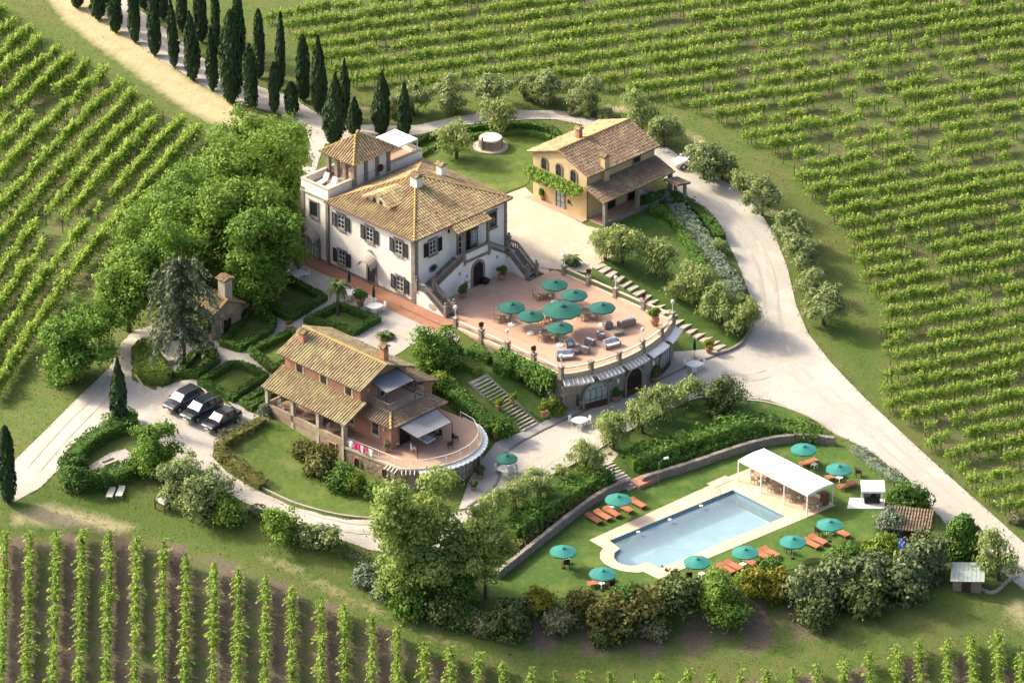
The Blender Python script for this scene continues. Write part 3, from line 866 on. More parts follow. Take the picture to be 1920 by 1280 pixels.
    MB().box(tx0-.25, tx1+.25, ty0-.25, ty1+.25, tz-.3, tz).build('tower_beam', M_stone_l, v)
    for xa, xb in ((tx0+.24, tx0+1.1), (tx0+1.5, tx0+2.4), (tx0+2.85, tx1-.24)): pane_sheet([(xa, ty0), (xb, ty0)], 8.25, 10.7).build('tower_pane', M_clear, v)
    q = .75
    a, b, c, e = (tx0-q, ty0-q, tz), (tx1+q, ty0-q, tz), (tx1+q, ty1+q, tz), (tx0-q, ty1+q, tz)
    ap, ap2 = (-15.2, 6.1, 12.85), (-15.2, 6.8, 12.85)
    roof(v, [[a, b, ap], [b, c, ap2, ap], [c, e, ap2], [e, a, ap, ap2]], [(a, ap), (b, ap), (c, ap2), (e, ap2), (ap, ap2)], M_tile, 'tower_roof', spacing=.35)
    MB().lathe([(.22, 0), (.22, .35), (.1, .5)], 8, (-15.2, 6.45, 12.85)).build('finial', M_tile, v)
    # windows of the lit front
    for x in (-11.2, -6.8, -2.35): window(v, (x, 0, 5.15), 0, 1.0, 1.6)
    for x in (-11.15, -2.2): window(v, (x, 0, .85), 0, 1.0, 1.6)
    window(v, (-15.5, .05, 5.15), 0, 1.15, 1.6, shutters=False, casem=M_shutter)
    window(v, (0, 2.7, 5.05), R(90), 1.0, 1.6)
    window(v, (0, 11.7, 5.05), R(90), 1.15, 1.75, shutters=False, casem=M_shutter)
    window(v, (-6.55, 0, .1), 0, 1.15, 2.6, shutters=False, arch=True, name='door', bars=(2, 1), casem=M_wood, frame_w=.25)
    window(v, (-15.6, .05, 0), 0, 1.5, 2.9, shutters=False, arch=True, name='door', bars=(3, 2), pane=M_pane_l, frame_w=.3)
    for x, z in ((-6.55, 2.75), (-15.6, 2.85)):
        g = MB()
        wd = 1.0
        for k in range(8):
            a0, a1 = math.pi*k/8, math.pi*(k+1)/8
            p0, p1 = (x-wd*math.cos(a0), z-.35+.75*math.sin(a0)), (x-wd*math.cos(a1), z-.35+.75*math.sin(a1))
            g.add([(p0[0], -.1, p0[1]+.35), (p1[0], -.1, p1[1]+.35), (p1[0], -1.15, p1[1]), (p0[0], -1.15, p0[1])], [(0,1,2,3)])
            g.bar((p0[0], -1.15, p0[1]), (p1[0], -1.15, p1[1]), .07)
        g.bar((x-wd, -.1, z), (x-wd, -1.15, z-.35), .05).bar((x+wd, -.1, z), (x+wd, -1.15, z-.35), .05)
        g.build('door_hood', M_hood, v)
    MB().lathe([(.22, 0), (.3, .06), (.22, .12)], 10).build('crest', M_stone, v, (-6.75, -.12, 4.0))
    MB().tube((-13.05, -.14, -.1), (-13.05, -.14, 7.3), .05).tube((-13.05, -.14, 7.3), (-13.05, -.45, 7.7), .05).build('drainpipe', M_pipe, v)
    MB().tube((-13.3, -.56, EV-.02), (.5, -.56, EV-.02), .07).tube((.56, -.5, EV-.02), (.56, 5.3, EV-.02), .07).tube((.56, 11.2, EV-.02), (.56, 14.3, EV-.02), .07).build('gutter', M_pipe, v)
    def oval(y, x, z, rz, s=1.0):
        m = MB(); n = 14
        for rr, yy in ((1.0, 0),):
            o_ = [(.62*s*math.cos(2*math.pi*i/n), .45*s*math.sin(2*math.pi*i/n)) for i in range(n)]
            i_ = [(.44*s*math.cos(2*math.pi*i/n), .30*s*math.sin(2*math.pi*i/n)) for i in range(n)]
            m.add([(a, -.1, b) for a, b in o_] + [(a, -.1, b) for a, b in i_] + [(a, .02, b) for a, b in o_], [(k, (k+1) % n, n+(k+1) % n, n+k) for k in range(n)] + [(k, 2*n+k, 2*n+(k+1) % n, (k+1) % n) for k in range(n)])
        w_ = m.build('oval_window', M_stone, v, (x, y, z), rz)
        g = MB(); xz_prism(g, [(.44*s*math.cos(2*math.pi*i/n), .30*s*math.sin(2*math.pi*i/n)) for i in range(n)], -.04, .0); g.build('pane', M_pane, w_)
    oval(2.7, 0, 3.35, R(90))
    # wall lamps, small panels
    MB().box(-.0, .12, 5.0, 5.2, 6.7, 7.1).build('wall_lamp', M_iron, v)
    # double outdoor stair with loggia
    LZ, WX = 3.55, 1.5
    ya, yb = 5.9, 9.9                     # landing
    yl, yr = 1.5, 13.3                    # turning landings
    yc0, yc1 = 0.0, 14.6
    w_ = MB().box(.005, WX, ya, yb, -.4, LZ)
    yz_prism(w_, [(ya, -.4), (ya, LZ), (yl, 1.75), (0.02, 1.75), (0.02, -.4)], .006, WX)
    yz_prism(w_, [(yb, -.4), (yb, LZ), (12.6, 1.9), (14.2, 1.9), (14.2, -.4)], .006, WX)
    xz_prism(w_, [(WX, -.4), (WX, 1.75), (4.4, .05), (4.4, -.4)], 0.02, 1.5)
    xz_prism(w_, [(WX, -.4), (WX, 1.9), (4.2, .05), (4.2, -.4)], 12.6, 14.2)
    w_.build('stair_wall', M_plaster, v)
    steps = []
    for k in range(10):
        f = k/10
        st = [(.02, WX-.02, ya-(ya-yl)*(f+.1), ya-(ya-yl)*f, LZ-(LZ-1.75)*f), (.02, WX-.02, yb+(12.6-yb)*f, yb+(12.6-yb)*(f+.1), LZ-(LZ-1.9)*f),
              (WX+(4.4-WX)*f, WX+(4.4-WX)*(f+.1), .05, 1.48, 1.75*(1-f)), (WX+(4.2-WX)*f, WX+(4.2-WX)*(f+.1), 12.62, 14.18, 1.9*(1-f))]
        for x0, x1, y0, y1, z in st:
            MB().box(x0, x1, y0, y1, max(z-.35, -.3), z+.02).build('step', M_stone, v)
    runs = [[(WX-.1, ya, LZ), (WX-.1, yl+.1, 1.8), ], [(WX+.1, 1.4, 1.8), (4.4, 1.4, .1)], [(.25, .12, 1.8), (WX, .12, 1.8), (4.4, .12, .1)],
            [(WX-.1, yb, LZ), (WX-.1, 12.55, 1.95)], [(WX, 12.7, 1.95), (4.2, 12.7, .1)], [(.2, 14.1, 1.95), (WX, 14.1, 1.95), (4.2, 14.1, .1)]]
    for r_ in runs:
        bal, rail = MB(), MB(); baluster_run(bal, rail, r_)
        o_ = rail.build('balustrade', M_stone, v); bal.build('balusters', M_stone, o_, kind='stuff')
    for p_ in ((WX-.1, yl, 1.8), (4.55, 1.4, .1), (4.55, .12, .1), (.2, .1, 1.8), (WX-.1, 12.65, 1.95), (4.35, 12.7, .1), (4.35, 14.1, .1), (.2, 14.1, 1.95)):
        nm = MB(); newel(nm, p_); nm.build('newel_post', M_stone, v)
    for y in (ya+.15, yb-.15):
        MB().box(WX-.4, WX+.02, y-.2, y+.2, LZ-.6, LZ+.95).box(WX-.32, WX-.06, y-.13, y+.13, LZ+.95, 6.95).box(WX-.4, WX+.02, y-.2, y+.2, 6.75, 6.951).build('loggia_column', M_stone, v)
    MB().box(WX-.25, WX-.0, ya+.35, yb-.35, LZ, LZ+.75).build('loggia_parapet', M_plaster, v)
    MB().box(WX-.3, WX+.1, ya+.35, yb-.35, LZ+.75, LZ+.9).box(WX-.02, WX+.14, ya-.0, yb+.0, LZ-.35, LZ-.08).build('loggia_coping', M_stone, v)
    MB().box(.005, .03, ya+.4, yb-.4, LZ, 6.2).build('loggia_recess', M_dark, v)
    window(v, (0.03, 7.0, LZ), R(90), 1.0, 2.3, shutters=False, door=True, name='door', bars=(2, 3), pane=M_pane)
    window(v, (0.03, 8.9, LZ+.6), R(90), .8, 1.5, shutters=False, bars=(2, 3), pane=M_pane_l)
    roof(v, [[(1.75, 4.85, 7.22), (1.75, 9.9, 7.22), (-.5, 9.9, 8.12), (-.5, 4.85, 8.12)]], [], M_tile, 'loggia_roof', spacing=.35)
    window(v, (WX, 8.0, 0), R(90), 1.5, 2.7, shutters=False, arch=True, name='door', bars=(2, 1), casem=M_wood, pane=M_dark, frame_w=.3)
    for y in (5.2, 10.9): MB().cbox((WX+.08, y, 2.3), (.16, .14, .34)).build('wall_lamp', M_stone_l, v)
    o_ = MB(); n = 14
    xz_prism(o_, [(2.6+.55*math.cos(2*math.pi*i/n), .62+.34*math.sin(2*math.pi*i/n)) for i in range(n)], -.03, .02)
    o_.build('oval_panel', M_stone_l, v)
build_villa()
# brick walk along the front
q = [VW(-17.7,-2.0), VW(-3.6,-2.0), VW(-3.2,-2.9), VW(6.6,-2.9), VW(6.6,-.05), VW(-17.7,-.05)]
bw = MB().prism([(a.x, a.y) for a in q], -.6, .06).build('brick_walk', M_brickwalk, kind='structure')
q = [VW(-.6,-1.7), VW(6.4,-1.7), VW(6.4,-.3), VW(-.6,-.3)]
MB().prism([(a.x, a.y) for a in q], .05, .2).build('walk_step', M_brickwalk, kind='structure')

# ------------------------------------------------------------------ terrace over the cellar
FRONT = [(22.6,-.9),(23.9,1.3),(24.6,4.2),(24.9,7.5),(24.6,10.8),(23.9,13.7),(22.6,16.3)]
FRONT = smooth_path(FRONT, 1)
TERR = [(6.6,-.9)] + FRONT + [(6.6,16.3),(0.3,15.3),(0.3,14.9),(4.9,14.9),(4.9,12.3),(1.7,12.3),(1.7,1.7),(4.9,1.7),(4.9,-.9)]
def clip_rect(poly, x0, x1, y0, y1):
    def cut(p, ins, inter):
        o = []
        for a, b in zip(p, p[1:]+p[:1]):
            if ins(a):
                o.append(a)
                if not ins(b): o.append(inter(a, b))
            elif ins(b): o.append(inter(a, b))
        return o
    for ax, lim, sg in ((0, x0, 1), (0, x1, -1), (1, y0, 1), (1, y1, -1)):
        if not poly: break
        poly = cut(poly, lambda a: (a[ax]-lim)*sg >= 0, lambda a, b: tuple(a[k] + (b[k]-a[k])*(lim-a[ax])/(b[ax]-a[ax]) for k in (0, 1)))
    return poly
TERRACE_POSTS = []
def build_terrace():
    t = thing('terrace_house', 'curved stone cellar building with a terracotta terrace and railing on its roof', 'terrace', (vo[0], vo[1], 0), VYAW)
    body = [(5.0,-.85)] + [(x-.12, y) for x, y in FRONT] + [(5.0,16.2)]
    MB().prism(body, -6.0, -.05).build('wall', M_stone, t)
    # dressed stone blocks on the curved front
    blocks = MB()
    path = resample([(23.0,-.8)] + FRONT + [(22.4,16.4)], .05)
    P3 = np.array(path); 
    cum = np.concatenate([[0], np.cumsum(np.hypot(*np.diff(P3, axis=0).T))])
    openings = [(2.9, 5.7), (8.3, 10.6), (14.2, 16.6)]
    row = 0
    z = -5.2
    def at(s): return (np.interp(s, cum, P3[:, 0]), np.interp(s, cum, P3[:, 1]))
    while z < -.75:
        s = -.3*(row % 2)
        while s < cum[-1]:
            e = s + random.uniform(.55, .95)
            mid = (s+e)/2
            if not any(a-.25 < mid < b+.25 and z < -1.45 for a, b in openings):
                a, b = at(max(s, 0)+.015), at(min(e, cum[-1])-.015)
                dx, dy = b[0]-a[0], b[1]-a[1]
                l = math.hypot(dx, dy)
                if l > .1:
                    nx, ny = dy/l, -dx/l
                    o = random.uniform(.02, .06)
                    q = [(a[0]-nx*.2, a[1]-ny*.2), (b[0]-nx*.2, b[1]-ny*.2), (b[0]+nx*o, b[1]+ny*o), (a[0]+nx*o, a[1]+ny*o)]
                    blocks.prism(q, z+.012, z+.40)
            s = e
        z += .415; row += 1
    blocks.build('stone_blocks', M_block, t, kind='stuff')
    # cellar doors
    for k, ((a, b), st) in enumerate(zip(openings, (0, 1, 2))):
        pa, pb = at(a), at(b)
        c = ((pa[0]+pb[0])/2+.02, (pa[1]+pb[1])/2)
        ang = math.atan2(pb[1]-pa[1], pb[0]-pa[0])
        window(t, (c[0]+.06*math.sin(ang), c[1]-.06*math.cos(ang), COURT_Z), ang, b-a, 3.0, shutters=False, arch=True, name='door', bars=(4, 2), casem=M_wood, stone=M_stone, pane=M_pane_l if st != 1 else M_dark, frame_w=.28)
        m = MB().cbox((c[0]+.13*math.sin(ang), c[1]-.13*math.cos(ang), COURT_Z+.45), (b-a-.1, .06, .85), ang).build('door_panel', M_wood, t)
    MB().strip([(x+.05, y) for x, y in FRONT], .22, -.52, -.32).build('string_course', M_stone_l, t)
    # floor: pale bands with terracotta panels between them
    MB().prism(TERR, -.3, .0).build('floor_bands', M_terra_l, t)
    xs = [.3, 2.0, 4.9, 8.5, 12.2, 15.9, 19.6, 25]
    ys = [-.9, 1.6, 5.0, 8.6, 12.2, 16.3]
    conv = [(4.9,-.9)] + FRONT + [(4.9,16.3)]
    for i in range(len(xs)-1):
        for j in range(len(ys)-1):
            src = conv if xs[i] >= 4.9 else [(1.7,1.7),(4.9,1.7),(4.9,12.3),(1.7,12.3)]
            p = clip_rect(list(src), xs[i]+.06, xs[i+1]-.06, ys[j]+.06, ys[j+1]-.06)
            if len(p) > 2: MB().prism(p, -.02, .012).build('paving_panel', M_terra, t)
    # pillars, rails, glazed railing
    side_l = [(6.9,-.75),(10.75,-.75),(14.6,-.75),(18.45,-.75)]
    front = [at(s) for s in np.linspace(.25, cum[-1]-.25, 6)]
    front = [(x-.25, y) for x, y in front]
    side_r = [(18.3,16.15),(14.2,16.15),(10.2,16.15),(6.6,16.15)]
    posts = side_l + front + side_r
    TERRACE_POSTS.extend(posts)
    pm = MB(); pm.box(-.22, .22, -.22, .22, -.35, 1.05).box(-.29, .29, -.29, .29, 1.05, 1.15).box(-.27, .27, -.27, .27, -.36, .12)
    me = pm.mesh('pillar'); me.materials.append(M_stone)
    for x, y in posts:
        place(me, 'pillar', t, (x, y, 0), 0)
    for a, b in zip(posts[:-1], posts[1:]):
        a, b = np.array(a), np.array(b)
        d = (b-a)/np.hypot(*(b-a))
        if len(posts) and a[0] > 22 and b[0] > 22:      # follow the curve
            k = 4
            s0 = float(np.interp(0, [0, 1], [0, 1]))
            ia = np.argmin(np.hypot(P3[:, 0]-.25-a[0], P3[:, 1]-a[1])); ib = np.argmin(np.hypot(P3[:, 0]-.25-b[0], P3[:, 1]-b[1]))
            path2 = [tuple(P3[int(i)]-np.array([.25, 0])) for i in np.linspace(ia, ib, k+1)]
        else: path2 = [tuple(a), tuple(b)]
        path2[0] = tuple(np.array(path2[0])+d*.24); path2[-1] = tuple(np.array(path2[-1])-d*.24)
        MB().strip(path2, .13, -.02, .2).build('railing_kerb', M_cream, t)
        MB().strip(path2, .11, .82, .93).build('top_rail', M_cream, t)
        pane_sheet(path2, .2, .82).build('railing_pane', M_clear, t)
    # scalloped awnings under the rail, one to each bay
    for bay in range(5):
        s0 = .25 + (cum[-1]-.5)*bay/5 + .3; s1 = .25 + (cum[-1]-.5)*(bay+1)/5 - .3
        cloth, ribs = MB(), MB()
        n = 6
        for i in range(n+1):
            s = s0 + (s1-s0)*i/n
            a = at(s); b = at(s+.05)
            nx, ny = (b[1]-a[1]), -(b[0]-a[0]); l = math.hypot(nx, ny); nx, ny = nx/l, ny/l
            p0, p1 = (a[0]+nx*.1, a[1]+ny*.1, -.30), (a[0]+nx*1.0, a[1]+ny*1.0, -.62)
            ribs.bar(p0, p1, .075)
            if i < n:
                for h in range(4):
                    fr = [(s0 + (s1-s0)*(i + k/4)/n) for k in (h, h+1)]
                    q = []
                    for sgs, kk in zip(fr, (h, h+1)):
                        aa = at(sgs); bb = at(sgs+.05)
                        mx, my = (bb[1]-aa[1]), -(bb[0]-aa[0]); l = math.hypot(mx, my); mx, my = mx/l, my/l
                        sag = .07*math.sin(math.pi*kk/4)
                        q.append([(aa[0]+mx*.12, aa[1]+my*.12, -.33), (aa[0]+mx*.6, aa[1]+my*.6, -.48-sag*.6), (aa[0]+mx*.97, aa[1]+my*.97, -.62-sag), (aa[0]+mx*1.0, aa[1]+my*1.0, -.74-sag*1.2)])
                    for r_ in range(3): cloth.add([q[0][r_], q[1][r_], q[1][r_+1], q[0][r_+1]], [(0,1,2,3)])
        aw = ribs.build('awning', M_white, t)
        cloth.build('awning_cloth', M_canvas if bay >= 3 else M_sheer, aw)
    # wall lamps on the front and the ivy-side window
    for s in (7.0, 12.6):
        a = at(s); MB().cbox((a[0]+.2, a[1], -2.0), (.2, .2, .4)).bar((a[0], a[1], -1.75), (a[0]+.3, a[1], -1.75), .06).build('wall_lamp', M_white, t)
    window(t, (21.3, -.86, -4.0), 0, .8, 1.3, shutters=False, stone=M_stone_l)
    return t
build_terrace()
# ------------------------------------------------------------------ red brick house with a curved terrace
def build_pink():
    k = thing('brick_house', 'red brick house with yellow ribbed tile roofs, grey awnings and a curved stone terrace', 'house', tuple(ko), KYAW)
    MB().box(-15.5, -4.4, 0, 6.6, -2.2, 5.5).build('wall', M_brick, k)
    g = MB()
    yz_prism(g, [(0, 5.5), (6.6, 5.5), (3.25, 6.92)], -4.6, -4.398); yz_prism(g, [(0, 5.5), (6.6, 5.5), (3.25, 6.92)], -15.495, -15.3)
    g.build('gable', M_brick, k)
    MB().box(-4.398, 0, 0.003, 7.0, -.3, 2.95).build('wall', M_brick, k)
    MB().box(-12, -3.5, 6.602, 9.4, -2, 3.2).build('wall', M_brick, k)
    # upper roof
    roof(k, [[(-16.1, -.65, 5.42), (-3.75, -.65, 5.42), (-3.75, 3.25, 7.1), (-16.1, 3.25, 7.1)],
             [(-3.75, 7.2, 5.42), (-16.1, 7.2, 5.42), (-16.1, 3.25, 7.1), (-3.75, 3.25, 7.1)]], [((-16.1, 3.25, 7.12), (-3.75, 3.25, 7.12))], M_tile_p, 'roof', spacing=.36)
    roof(k, [[(-15.8, -3.15, 2.62), (-3.5, -3.15, 2.62), (-3.5, -.003, 4.0), (-15.8, -.003, 4.0)]], [], M_tile_p, 'porch_roof', spacing=.36)
    roof(k, [[(-3.4, -.62, 2.72), (.6, -.62, 2.72), (-1.15, 1.1, 3.45), (-3.4, 1.1, 3.45)], [(.6, -.62, 2.72), (.6, 7.6, 2.72), (-1.15, 6.0, 3.45), (-1.15, 1.1, 3.45)], [(.6, 7.6, 2.72), (-4.3, 7.6, 2.72), (-4.3, 6.0, 3.45), (-1.15, 6.0, 3.45)]],
         [((.6, -.62, 2.74), (-1.15, 1.1, 3.5))], M_tile_d, 'skirt_roof')
    roof(k, [[(-3.0, 10.0, 3.0), (-12.4, 10.0, 3.0), (-12.4, 6.6, 4.2), (-3.0, 6.6, 4.2)]], [], M_tile_d, 'back_roof')
    MB().box(-4.39, -1.2, 1.12, 6.0, 2.96, 3.3).build('balcony_floor', M_terra, k)
    # balcony railing
    rl = MB()
    pth = [(-4.35, 1.0, 3.42), (-1.2, 1.0, 3.42), (-1.2, 6.05, 3.42), (-4.35, 6.05, 3.42)]
    for a, b in zip(pth[:-1], pth[1:]):
        a, b = Vector(a), Vector(b)
        rl.bar(a+Vector((0,0,.06)), b+Vector((0,0,.06)), .2, .14)
        rl.bar(a+Vector((0,0,.9)), b+Vector((0,0,.9)), .06)
        n = int((b-a).length/1.05)
        for i in range(n+1):
            c = a + (b-a)*i/n
            rl.bar(c, c+Vector((0,0,.9)), .05)
    rl.build('balcony_railing', M_stone, k)
    pn = MB()
    for a, b in zip(pth[:-1], pth[1:]): pane_sheet([a[:2], b[:2]], 3.58, 4.25, pn)
    pn.build('balcony_pane', M_clear, k)
    window(k, (-4.4, 3.4, 3.3), R(90), 1.3, 2.1, shutters=False, door=True, name='door', pane=M_pane)
    # porch: floor, parapet of rubble stone, columns
    MB().prism([(-15.6, -2.9), (-4.0, -2.9), (-4.0, -.004), (-15.6, -.004)], -3.2, 0).build('porch_base', M_rubble, k)
    MB().box(-15.5, -4.1, -2.85, -.01, 0, .03).build('porch_floor', M_terra, k)
    MB().box(-15.6, -4.05, -2.95, -2.7, 0, .75).box(-15.6, -15.35, -2.7, -.02, 0, .75).build('porch_parapet', M_rubble, k)
    cm = MB().box(-.2, .2, -.2, .2, -2.6, 2.45).box(-.27, .27, -.27, .27, 2.3, 2.46).box(-.26, .26, -.26, .26, -2.6, -1.9).mesh('porch_column'); cm.materials.append(M_stone_l)
    for x in (-15.3, -11.5, -7.75, -4.0): place(cm, 'porch_column', k, (x, -2.75, 0))
    MB().box(-15.5, -3.8, -2.88, -2.62, 2.42, 2.62).build('porch_beam', M_wood, k)
    for x in (-13.3, -9.75, -6.1): window(k, (x, 0, 3.98), 0, .92, 1.3, shutters=False, stone=M_cream, pane=M_pane, casem=M_wood, bars=(2, 1), frame_w=.17)
    window(k, (-2.2, 0.003, .95), 0, .9, 1.35, shutters=False, stone=M_stone_l, casem=M_wood, bars=(2, 1))
    window(k, (-13.0, 0, .9), 0, .9, 1.3, shutters=False, stone=M_stone_l, casem=M_wood, bars=(2, 1))
    window(k, (-9.3, 0, 0), 0, 1.2, 2.2, shutters=False, door=True, name='door', casem=M_wood)
    window(k, (-5.9, 0, .9), 0, .9, 1.3, shutters=False, stone=M_stone_l, casem=M_wood, bars=(2, 1))
    window(k, (0, 1.9, 0), R(90), 1.6, 2.2, shutters=False, door=True, name='door', pane=M_dark, casem=M_wood)
    window(k, (0, 5.0, .7), R(90), .9, 1.3, shutters=False, pane=M_dark, casem=M_wood)
    for loc, rz in (((-.9, 0, 2.0), 0), ((-4.4, 1.0, 4.9), R(90))):
        MB().cbox((0, -.1, 0), (.16, .2, .26)).build('wall_lamp', M_cream, k, loc, rz)
    chimney(k, (-14.7, 1.9, 6.4), .75, .75, .85, M_brick)
    chimney(k, (-5.4, 4.4, 6.9), .7, .7, 1.1, M_brick)
    # terrace deck and its rubble wall
    deck = [(-4.0, -2.85), (.4, -2.5), (2.6, -2.35)] + [(q[0], q[1]) for q in smooth_path([(3.6, -2.2), (5.4, -.6), (6.5, 2.2), (6.6, 4.6), (6.0, 6.8), (4.6, 8.6), (2.6, 9.7)], 2)] + [(.5, 9.9), (-4.0, 9.6)]
    MB().prism(deck, -3.6, -.06).build('terrace_wall', M_rubble, k)
    # uneven stones of that wall
    pth = np.array(resample(deck[:-1], .05)); cum = np.concatenate([[0], np.cumsum(np.hypot(*np.diff(pth, axis=0).T))])
    st = MB()
    z = -3.2
    while z < -.35:
        s = random.uniform(0, .3)
        h = random.uniform(.16, .26)
        while s < cum[-1]*.84:
            e = s + random.uniform(.25, .6)
            a = [np.interp(s+.02, cum, pth[:, i]) for i in (0, 1)]; b = [np.interp(min(e-.02, cum[-1]), cum, pth[:, i]) for i in (0, 1)]
            dx, dy = b[0]-a[0], b[1]-a[1]; l = math.hypot(dx, dy)
            if l > .05:
                nx, ny = dy/l, -dx/l; o = random.uniform(.015, .07)
                st.prism([(a[0]-nx*.1, a[1]-ny*.1), (b[0]-nx*.1, b[1]-ny*.1), (b[0]+nx*o, b[1]+ny*o), (a[0]+nx*o, a[1]+ny*o)], z, z+h-.02)
            s = e
        z += h
    st.build('wall_stones', M_rubble, k, kind='stuff')
    MB().prism([(x, y) for x, y in offset(deck, -.02 if False else 0.02, True)], -.06, .0).build('terrace_floor', M_terra, k)
    edge = deck[:-1]
    MB().strip(edge, .12, -.2, .06).build('terrace_kerb', M_stone_l, k)
    # railing: thin white rail with glass
    rp = offset(edge, .35)[0:]
    rl, pn = MB(), MB()
    q = [(x, y, .86) for x, y in rp]
    for a, b in zip(q[:-1], q[1:]): rl.bar(a, b, .045)
    acc = 0
    for (x, y), (x2, y2) in zip(rp[:-1], rp[1:]):
        acc += math.hypot(x2-x, y2-y)
        if acc > 1.6: rl.bar((x2, y2, 0), (x2, y2, .86), .035); acc = 0
    pane_sheet(rp, .12, .8, pn)
    rl.build('terrace_railing', M_white, k); pn.build('railing_pane', M_clear, k)
    # white scalloped awning round the curve
    pth = np.array(resample(edge, .04)); cum = np.concatenate([[0], np.cumsum(np.hypot(*np.diff(pth, axis=0).T))])
    s0 = cum[np.argmin(np.hypot(pth[:, 0]-5.0, pth[:, 1]+1.0))]; s1 = cum[-1]-1.5
    cl, rb = MB(), MB()
    def pt(s, d, z):
        a = np.array([np.interp(s, cum, pth[:, i]) for i in (0, 1)]); b = np.array([np.interp(s+.05, cum, pth[:, i]) for i in (0, 1)])
        t = (b-a)/max(np.hypot(*(b-a)), 1e-6)
        return (a[0]+t[1]*d, a[1]-t[0]*d, z)
    n = 22
    for i in range(n):
        for h in range(4):
            q = []
            for kk in (h, h+1):
                s = s0+(s1-s0)*(i+kk/4)/n; sag = .07*math.sin(math.pi*kk/4)
                q.append([pt(s, .13, -.08), pt(s, .4, -.16-sag*.4), pt(s, .58+sag*1.2, -.24-sag*.5), pt(s, .6+sag*1.2, -.32-sag)])
            for r_ in range(3): cl.add([q[0][r_], q[1][r_], q[1][r_+1], q[0][r_+1]], [(0,1,2,3)])
        s = s0+(s1-s0)*i/n
        rb.bar(pt(s, .1, -.04), pt(s, .6, -.22), .05)
    sl = cum[np.argmin(np.hypot(pth[:, 0]-2.0, pth[:, 1]+2.3))]
    for i in range(8):
        s = sl + (s0-sl)*i/8
        rb.bar(pt(s, .1, -.04), pt(s, .7, -.3), .07)
    aw = rb.build('awning', M_white, k); cl.build('awning_cloth', M_canvas, aw)
    # basement openings
    def on_edge(x, y, z, wd, h, **kw):
        i = int(np.argmin(np.hypot(pth[:, 0]-x, pth[:, 1]-y))); i = max(5, min(i, len(pth)-6))
        t = pth[i+5]-pth[i-5]; ang = math.atan2(t[1], t[0])
        window(k, (pth[i, 0]+.06*math.sin(ang), pth[i, 1]-.06*math.cos(ang), z), ang, wd, h, shutters=False, **kw)
    for x, y, z in ((-2.1, -2.7, -1.7), (1.6, -2.45, -1.6)): on_edge(x, y, z, .7, 1.0, arch=True, casem=M_wood, bars=(2, 1), stone=M_brick, frame_w=.12)
    window(k, (-5.6, -2.9, -1.6), 0, .9, 1.3, shutters=False, casem=M_wood, stone=M_brick, bars=(2, 1), frame_w=.12)
    on_edge(6.0, .9, -2.75, 1.0, 2.0, arch=True, name='door', casem=M_wood, bars=(2, 2), stone=M_brick, pane=M_pane_l, frame_w=.14)
    on_edge(6.6, 3.6, -2.75, .95, 2.2, arch=True, name='door', casem=M_wood, bars=(2, 2), stone=M_brick, pane=M_pane_l, frame_w=.14)
    on_edge(6.4, 6.2, -2.75, .95, 2.2, arch=True, name='door', casem=M_wood, bars=(2, 2), stone=M_brick, frame_w=.14)
    MB().tube((3.0, -2.45, -3), (3.0, -2.45, -.1), .05).tube((-3.85, -2.95, -3), (-3.85, -2.95, 2.4), .05).build('drainpipe', M_pipe, k)
    # grey awnings
    def awning(name, p, posts, m):
        cl = MB(); n, q = 6, 5
        for i in range(n):
            for j in range(q):
                f = []
                for a, b in ((i, j), (i+1, j), (i+1, j+1), (i, j+1)):
                    u, v = a/n, b/q
                    c = [p[0][z]*(1-u)*(1-v) + p[1][z]*u*(1-v) + p[2][z]*u*v + p[3][z]*(1-u)*v for z in range(3)]
                    c[2] -= .12*math.sin(math.pi*u)*(.4+.6*math.sin(math.pi*v))
                    f.append(c)
                cl.add(f, [(0,1,2,3)])
        o = cl.build(name, m, k, smooth=True)
        fr = MB()
        for a, b in ((0,1),(1,2),(2,3),(3,0)): fr.bar(Vector(p[a])+Vector((0,0,.03)), Vector(p[b])+Vector((0,0,.03)), .05)
        for a, z in posts: fr.bar((*p[a][:2], z), p[a], .05)
        fr.build('awning_frame', M_iron, o)
    awning('balcony_awning', [(-4.38, 1.3, 5.75), (-1.75, 1.15, 5.35), (-1.75, 5.2, 5.35), (-4.38, 5.3, 5.8)], [(1, 3.3), (2, 3.3)], M_greyfab)
    awning('terrace_awning', [(.62, .45, 2.66), (3.3, .5, 2.3), (3.4, 5.4, 2.3), (.62, 6.0, 2.66)], [(1, 0), (2, 0)], M_greyfab)
build_pink()

